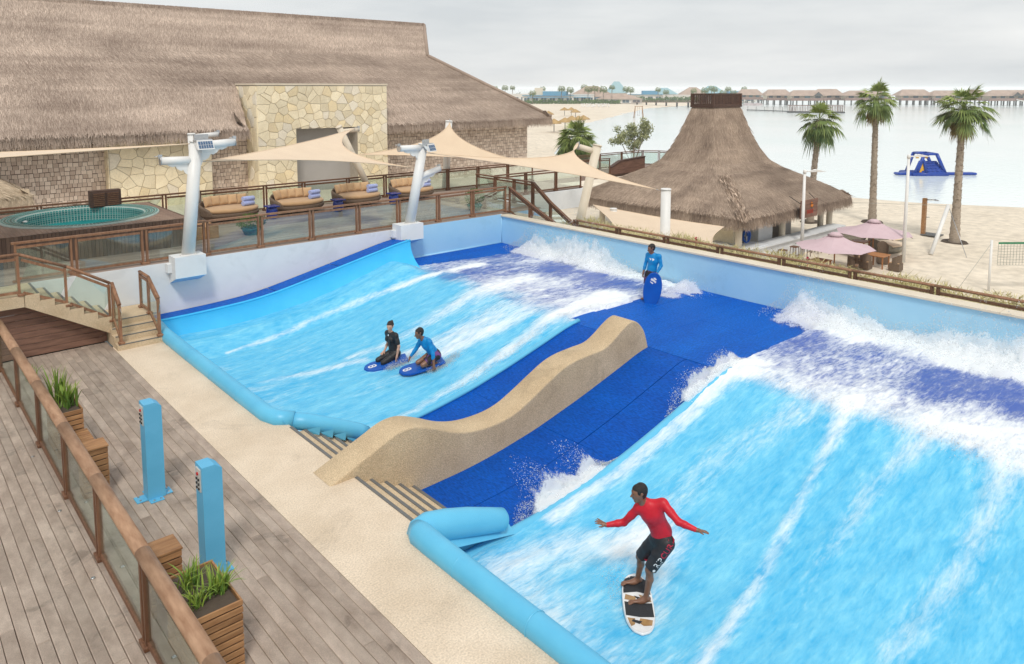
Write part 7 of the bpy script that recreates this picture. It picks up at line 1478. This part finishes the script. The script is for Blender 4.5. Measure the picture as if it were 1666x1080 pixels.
hedge_far('far_shrubs', 'mass of green shrubs in front of the far beach villas', 850, 1010, 480, 2.6, 2600); hedge_far('far_shrubs', 'mass of green shrubs before the villas left of the hut crown', 1020, 1140, 540, 3.6, 3000); hedge_far('far_shrubs', 'dark trees between the villas behind the house roof', 806, 860, 540, 6, 900)
# far palms: one crown of blades, copied
def far_palm_mesh(seed):
    V, F, T = [], [], []
    for i in range(26):
        el = math.asin(min(.98, -.55 + 1.5 * (i + .5) / 26)); a = i * 2.4; d = np.array([math.cos(a) * math.cos(el), math.sin(a) * math.cos(el), math.sin(el)]); frond(V, F, T, np.array([0, 0, 0.]), d, 1.5, 1.7, .7, 7, .3 + .4 * math.sin(el), .09)
    return mesh_np('crown', np.array(V), np.array(F), 'palm', tone=np.clip(T, 0, 1))
fp = [far_palm_mesh(i) for i in range(2)]
q = B(); q.tube([(0, 0, -.2), (.05, 0, 5), (0, 0, 10)], [.32, .25, .2], 7); ft_me = q.mesh('trunk', 'bark')
fpal = [(806, 139, 560, 'first'), (822, 138, 520, 'second'), (834, 138, 530, 'third'), (867, 146, 470, 'fourth'), (883, 140, 560, 'fifth'), (914, 139, 490, 'sixth'), (928, 141, 500, 'seventh'), (951, 137, 520, 'eighth'), (957, 140, 490, 'ninth'), (968, 139, 490, 'tenth'), (982, 140, 480, 'eleventh'), (996, 137, 480, 'twelfth'), (1019, 140, 510, 'thirteenth'), (1026, 141, 530, 'fourteenth'), (1071, 141, 520, 'fifteenth'), (1084, 145, 540, 'sixteenth'), (1129, 143, 520, 'seventeenth'), (1147, 142, 520, 'eighteenth'), (1158, 139, 530, 'nineteenth'), (1163, 141, 540, 'twentieth'), (1177, 146, 530, 'twenty-first'), (1185, 140, 520, 'twenty-second'), (1194, 146, 540, 'twenty-third'), (1211, 140, 530, 'twenty-fourth'), (1217, 147, 545, 'twenty-fifth'), (1229, 148, 530, 'twenty-sixth')]
for i, (bx, yt, dp, od) in enumerate(fpal):
    p = far(bx, dp); ztop = 6.3 + (143 - yt) / 1220 * dp - 1.6; t = thing('far_palm', 'small distant palm, %s from the left along the far beach' % od, 'palm tree', (p.x, p.y, FZ), random.uniform(0, 6), 'distant palms on the far beach')
    c = inst(fp[i % 2], 'crown', (0, 0, ztop - FZ), t, random.uniform(0, 6), (.95 + random.uniform(-.15, .25),) * 3); inst(ft_me, 'trunk', (0, 0, 0), t, 0, (1, 1, (ztop - FZ) / 10))
# thatched beach umbrellas
def straw_mesh():
    q = B(); q.lathe((0, 0, 0), [(1.85, 2.15), (1.9, 2.3), (1.3, 2.75), (.7, 3.15), (.15, 3.55), (.02, 3.6)], 14); q.lathe((0, 0, 0), [(1.82, 2.16), (.2, 2.7)], 14, tone=.2); return q.mesh('straw_canopy', 'f_straw')
sm_ = straw_mesh(); q = B(); q.tube([(0, 0, -.2), (0, 0, 3)], .09, 6); sp_ = q.mesh('pole', 'f_dark')
su = [(876, 178, 'leftmost of the row under the house eave'), (884, 176, 'second of the row under the house eave'), (893, 175, 'third of the row under the house eave'), (902, 188, 'lowest one, nearest the bushy palm on the left'), (920, 186, 'left one of the pair above the bushy palm'), (931, 183, 'small one at the back above the bushy palm'), (942, 183, 'middle one behind the bushy palm'), (950, 182, 'right one of the row behind the bushy palm'), (919, 169, 'left one of the three farthest up the beach'), (930, 169, 'middle one of the three farthest up the beach'), (937, 172, 'right one of the three farthest up the beach')]
for (bx, yt, lb) in su:
    dp = 7.2 * 1220 / (yt + 6 - 143); dp = min(dp, 330); p = far(bx, dp); t = thing('straw_umbrella', 'thatched beach umbrella, ' + lb, 'umbrella', (p.x, p.y, FZ), random.uniform(0, 3), 'thatched umbrellas on the far beach'); k = .95; inst(sm_, 'straw_canopy', (0, 0, 0), t, 0, (k, k, .8)); inst(sp_, 'pole', (0, 0, 0), t, 0, (1, 1, .8))
# white loungers in rows, far up the beach
q = B(); q.box((0, 0, .3), (.7, 1.3, .12)); q.add([(-.35, .65, .36), (.35, .65, .36), (.35, 1.15, .95), (-.35, 1.15, .95)], [(0, 1, 2, 3)]); q.box((0, -.5, .12), (.6, .08, .24)); q.box((0, .5, .12), (.6, .08, .24)); lg = q.mesh('beach_lounger', 'f_white')
for i in range(26):
    p = far(948 + (i % 13) * 3.6 + random.uniform(-1, 1), 400 + (i // 13) * 40 + random.uniform(-8, 8)); o = inst(lg, 'beach_lounger', (p.x, p.y, FZ - .1), None, RZF + random.uniform(-.3, .3)); tag(o, 'tiny white sun lounger on the far beach before the thatched lounge', 'lounger', 'far beach loungers')
# swing frame at the water's edge
p = far(1040, 262); t = thing('swing_frame', 'timber swing frame standing at the water edge across the lagoon', 'swing', (p.x, p.y, SEA), RZF)
for sx in (-1.6, 1.6):
    for sy in (-1.3, 1.3): q = B(); q.tube([(sx + sy * .35, sy, -.4), (sx * .75, 0, 4.2)], .11, 6); q.build('leg', 'slat', t)
q = B(); q.tube([(-1.5, 0, 4.1), (1.5, 0, 4.1)], .1, 6); q.build('crossbar', 'slat', t)
for sx in (-.35, .35): q = B(); q.tube([(sx, 0, 4.1), (sx, 0, .9)], .03, 5); q.build('rope', 'f_dark', t)
q = B(); q.box((0, 0, .9), (.8, .3, .06)); q.build('seat', 'slat', t)
# footbridge over the lagoon
pa, pb = far(1030, 470), far(1150, 395); t = thing('footbridge', 'low pink brown footbridge on piles crossing to the far beach', 'bridge', (pa.x, pa.y, SEA)); O = t.location; d = (pb - pa); L = d.length; dn_ = d.normalized(); za, zb = -2.6, -1.2
q = B(O); q.beam((pa.x, pa.y, za), (pb.x, pb.y, zb), 2.4, .35); q.build('bridge_deck', 'f_deck', t)
for z in (1.1, .6): q = B(O); q.beam((pa.x, pa.y, za + z), (pb.x, pb.y, zb + z), .12, .12); q.build('bridge_rail', 'f_deck', t)
for i in range(26): k = i / 25; p = pa + d * k; z = za + (zb - za) * k; q = B(O); q.box((p.x, p.y, z + .6), (.16, .16, 1.2)); q.build('rail_post', 'f_deck', t)
for i in range(7): k = (i + .5) / 7; p = pa + d * k; z = za + (zb - za) * k; q = B(O); q.box((p.x, p.y, (z + SEA) / 2 - .4), (.7, .7, z - SEA + .6)); q.build('pile', 'f_dark', t)
# jetty and swimming platform
p0, p1 = far(1218, 345), far(1290, 322); t = thing('jetty', 'thin low jetty leading to the slatted swimming platform', 'jetty', (p0.x, p0.y, SEA)); q = B(t.location); q.beam((p0.x, p0.y, SEA + .45), (p1.x, p1.y, SEA + .45), 1.6, .35); q.build('jetty_deck', 'f_dark', t)
for i in range(6): p = p0.lerp(p1, i / 5); q = B(t.location); q.box((p.x, p.y, SEA + 1.0), (.14, .14, 2.4)); q.build('mooring_post', 'f_dark', t)
p0, p1 = far(1284, 318), far(1377, 312); t = thing('swimming_platform', 'dark slatted swimming platform floating behind the left palm', 'platform', (p0.x, p0.y, SEA), 0); O = t.location; dd_ = (p1 - p0).normalized(); nn_ = Vector((-dd_.y, dd_.x, 0)); q = B(O); q.beam(p0 + nn_ * 3 + Vector((0, 0, SEA + .35)), p1 + nn_ * 3 + Vector((0, 0, SEA + .35)), 6, .5); q.build('platform_deck', 'f_dark', t)
Lp = (p1 - p0).length
for s_ in (0, 6):
    for i in range(34):
        if i % 11 in (6,): continue
        p = p0 + dd_ * (Lp * (i + .5) / 34) + nn_ * s_; q = B(O); q.beam((p.x, p.y, SEA + .6), (p.x, p.y, SEA + 3.1), .42, .12, up=(dd_.x, dd_.y, 0)); q.build('slat', 'f_deck', t)
    q = B(O); q.beam(p0 + nn_ * s_ + Vector((0, 0, SEA + 3.1)), p1 + nn_ * s_ + Vector((0, 0, SEA + 3.1)), .15, .15); q.build('top_rail', 'f_deck', t)
# rocks by the overwater villas
p = far(1228, 452); b = B((p.x, p.y, SEA))
for i in range(34):
    a = far(1214 + 24 * random.random(), 448 + 12 * random.random()); r_ = random.uniform(.8, 1.9); b.lathe((a.x, a.y, SEA - .1), [(r_, 0), (r_ * .85, r_ * .45), (r_ * .4, r_ * .8), (.05, r_ * .9)], 6, random.uniform(.8, 1.3), 1, smooth=False, rz=random.uniform(0, 3))
M['rock'] = mat('pink_grey_rock', (.50, .44, .44), (.38, .33, .33), .5, .9); o = stuff(b.build('rock_bank', 'rock')); tag(o, 'low bank of pinkish rocks beside the overwater villas', 'rocks')
# overwater villas
def stilt_villa(lb, b0, b1, depth, rh, gables=(), stair=False):
    p = far((b0 + b1) / 2, depth); w_ = (b1 - b0) / 1220 * depth; t = thing('overwater_villa', lb, 'villa', (p.x, p.y, SEA), RZF, 'villas on stilts over the sea'); dk = 3.4; h = 2.9
    q = B(); q.box((0, 3.5, dk - .35), (w_ * 1.02, 11, .5)); q.build('deck', 'f_deck', t)
    n = max(4, int(w_ / 3.6))
    for i in range(n + 1):
        for y in (-1.4, 8): q = B(); q.box((-w_ / 2 + w_ * i / n, y, dk / 2 - .6), (.6, .6, dk + .6)); q.build('stilt', 'f_pile', t)
    q = B(); q.box((0, 4.5, dk + h / 2), (w_ * .88, 7, h)); q.build('wall', 'cream', t); q = B(); q.box((0, -1.7, dk + .45), (w_, .12, 1.1)); q.build('balustrade', 'f_deck', t)
    nw = max(3, int(w_ / 6))
    for i in range(nw): x = -w_ * .44 + w_ * .88 * (i + .5) / nw; q = B(); q.box((x, .95, dk + 1.3), (w_ * .88 / nw * .5, .12, 1.9)); q.build('window', random.choice(['f_win', 'f_win', 'f_teal']), t)
    a = w_ / 2 + .6; q = B(); q.add([(-a, -1.2, dk + h - .5), (a, -1.2, dk + h - .5), (a, 10, dk + h - .5), (-a, 10, dk + h - .5), (-a * .62, 4.5, dk + h + rh), (a * .62, 4.5, dk + h + rh)], [(0, 1, 5, 4), (1, 2, 5), (2, 3, 4, 5), (3, 0, 4)]); q.build('roof', 'f_thatch', t)
    for g in gables: q = B(); x = g * w_; q.add([(x - 3, -2.2, dk + h - .5), (x + 3, -2.2, dk + h - .5), (x, -2.0, dk + h + 1.9), (x, 4, dk + h + 1.9), (x - 3, 2, dk + h - .5), (x + 3, 2, dk + h - .5)], [(0, 2, 3, 4), (1, 5, 3, 2)]); q.build('gable', 'f_thatch', t); q = B(); q.add([(x - 2.6, -2.0, dk + h - .5), (x + 2.6, -2.0, dk + h - .5), (x, -1.9, dk + h + 1.6)], [(0, 1, 2)]); q.build('gable_end', 'f_dark', t)
    if stair: q = B(); q.beam((w_ * .02, -2.5, dk + .2), (w_ * .5 - 2, -9, .4), 2.2, .5); q.build('stair_ramp', 'f_white', t)
stilt_villa('leftmost thatched overwater villa right of the rock bank', 1247, 1290, 470, 3.3); stilt_villa('thatched overwater villa behind the left palm with dark gable', 1286, 1345, 455, 2.9, (.25,)); stilt_villa('tall thatched overwater villa left of the middle palm', 1328, 1374, 475, 3.6); stilt_villa('low thatched overwater villa behind the middle palm', 1374, 1450, 462, 2.6); stilt_villa('long thatched overwater villa right of the middle palm', 1465, 1520, 462, 3.3); stilt_villa('thatched overwater villa behind the rightmost palm', 1518, 1572, 458, 2.7); stilt_villa('small thatched overwater villa right of the rightmost palm', 1578, 1608, 465, 3.2); stilt_villa('thatched overwater villa with dark front and ramp at the right edge', 1608, 1690, 448, 3.0, (.05, .2), True)
stilt_villa('thatched overwater villa end showing beside the hut crown', 1204, 1242, 500, 3.4)

# ================================================================== SEA HAZE
b = B(); b.box((9000, 9000, 4.0), (30000, 30000, 20.4)); hz = b.build('haze', 'sand'); hz.data.materials.clear()
hm = bpy.data.materials.new('haze_air'); hm.use_nodes = True; n = hm.node_tree.nodes; n.remove(n['Principled BSDF']); pv = n.new('ShaderNodeVolumePrincipled'); pv.inputs['Color'].default_value = (.98, .99, 1, 1); pv.inputs['Density'].default_value = .00028; hm.node_tree.links.new(pv.outputs[0], n['Material Output'].inputs['Volume'])
hz.data.materials.append(hm); stuff(hz)
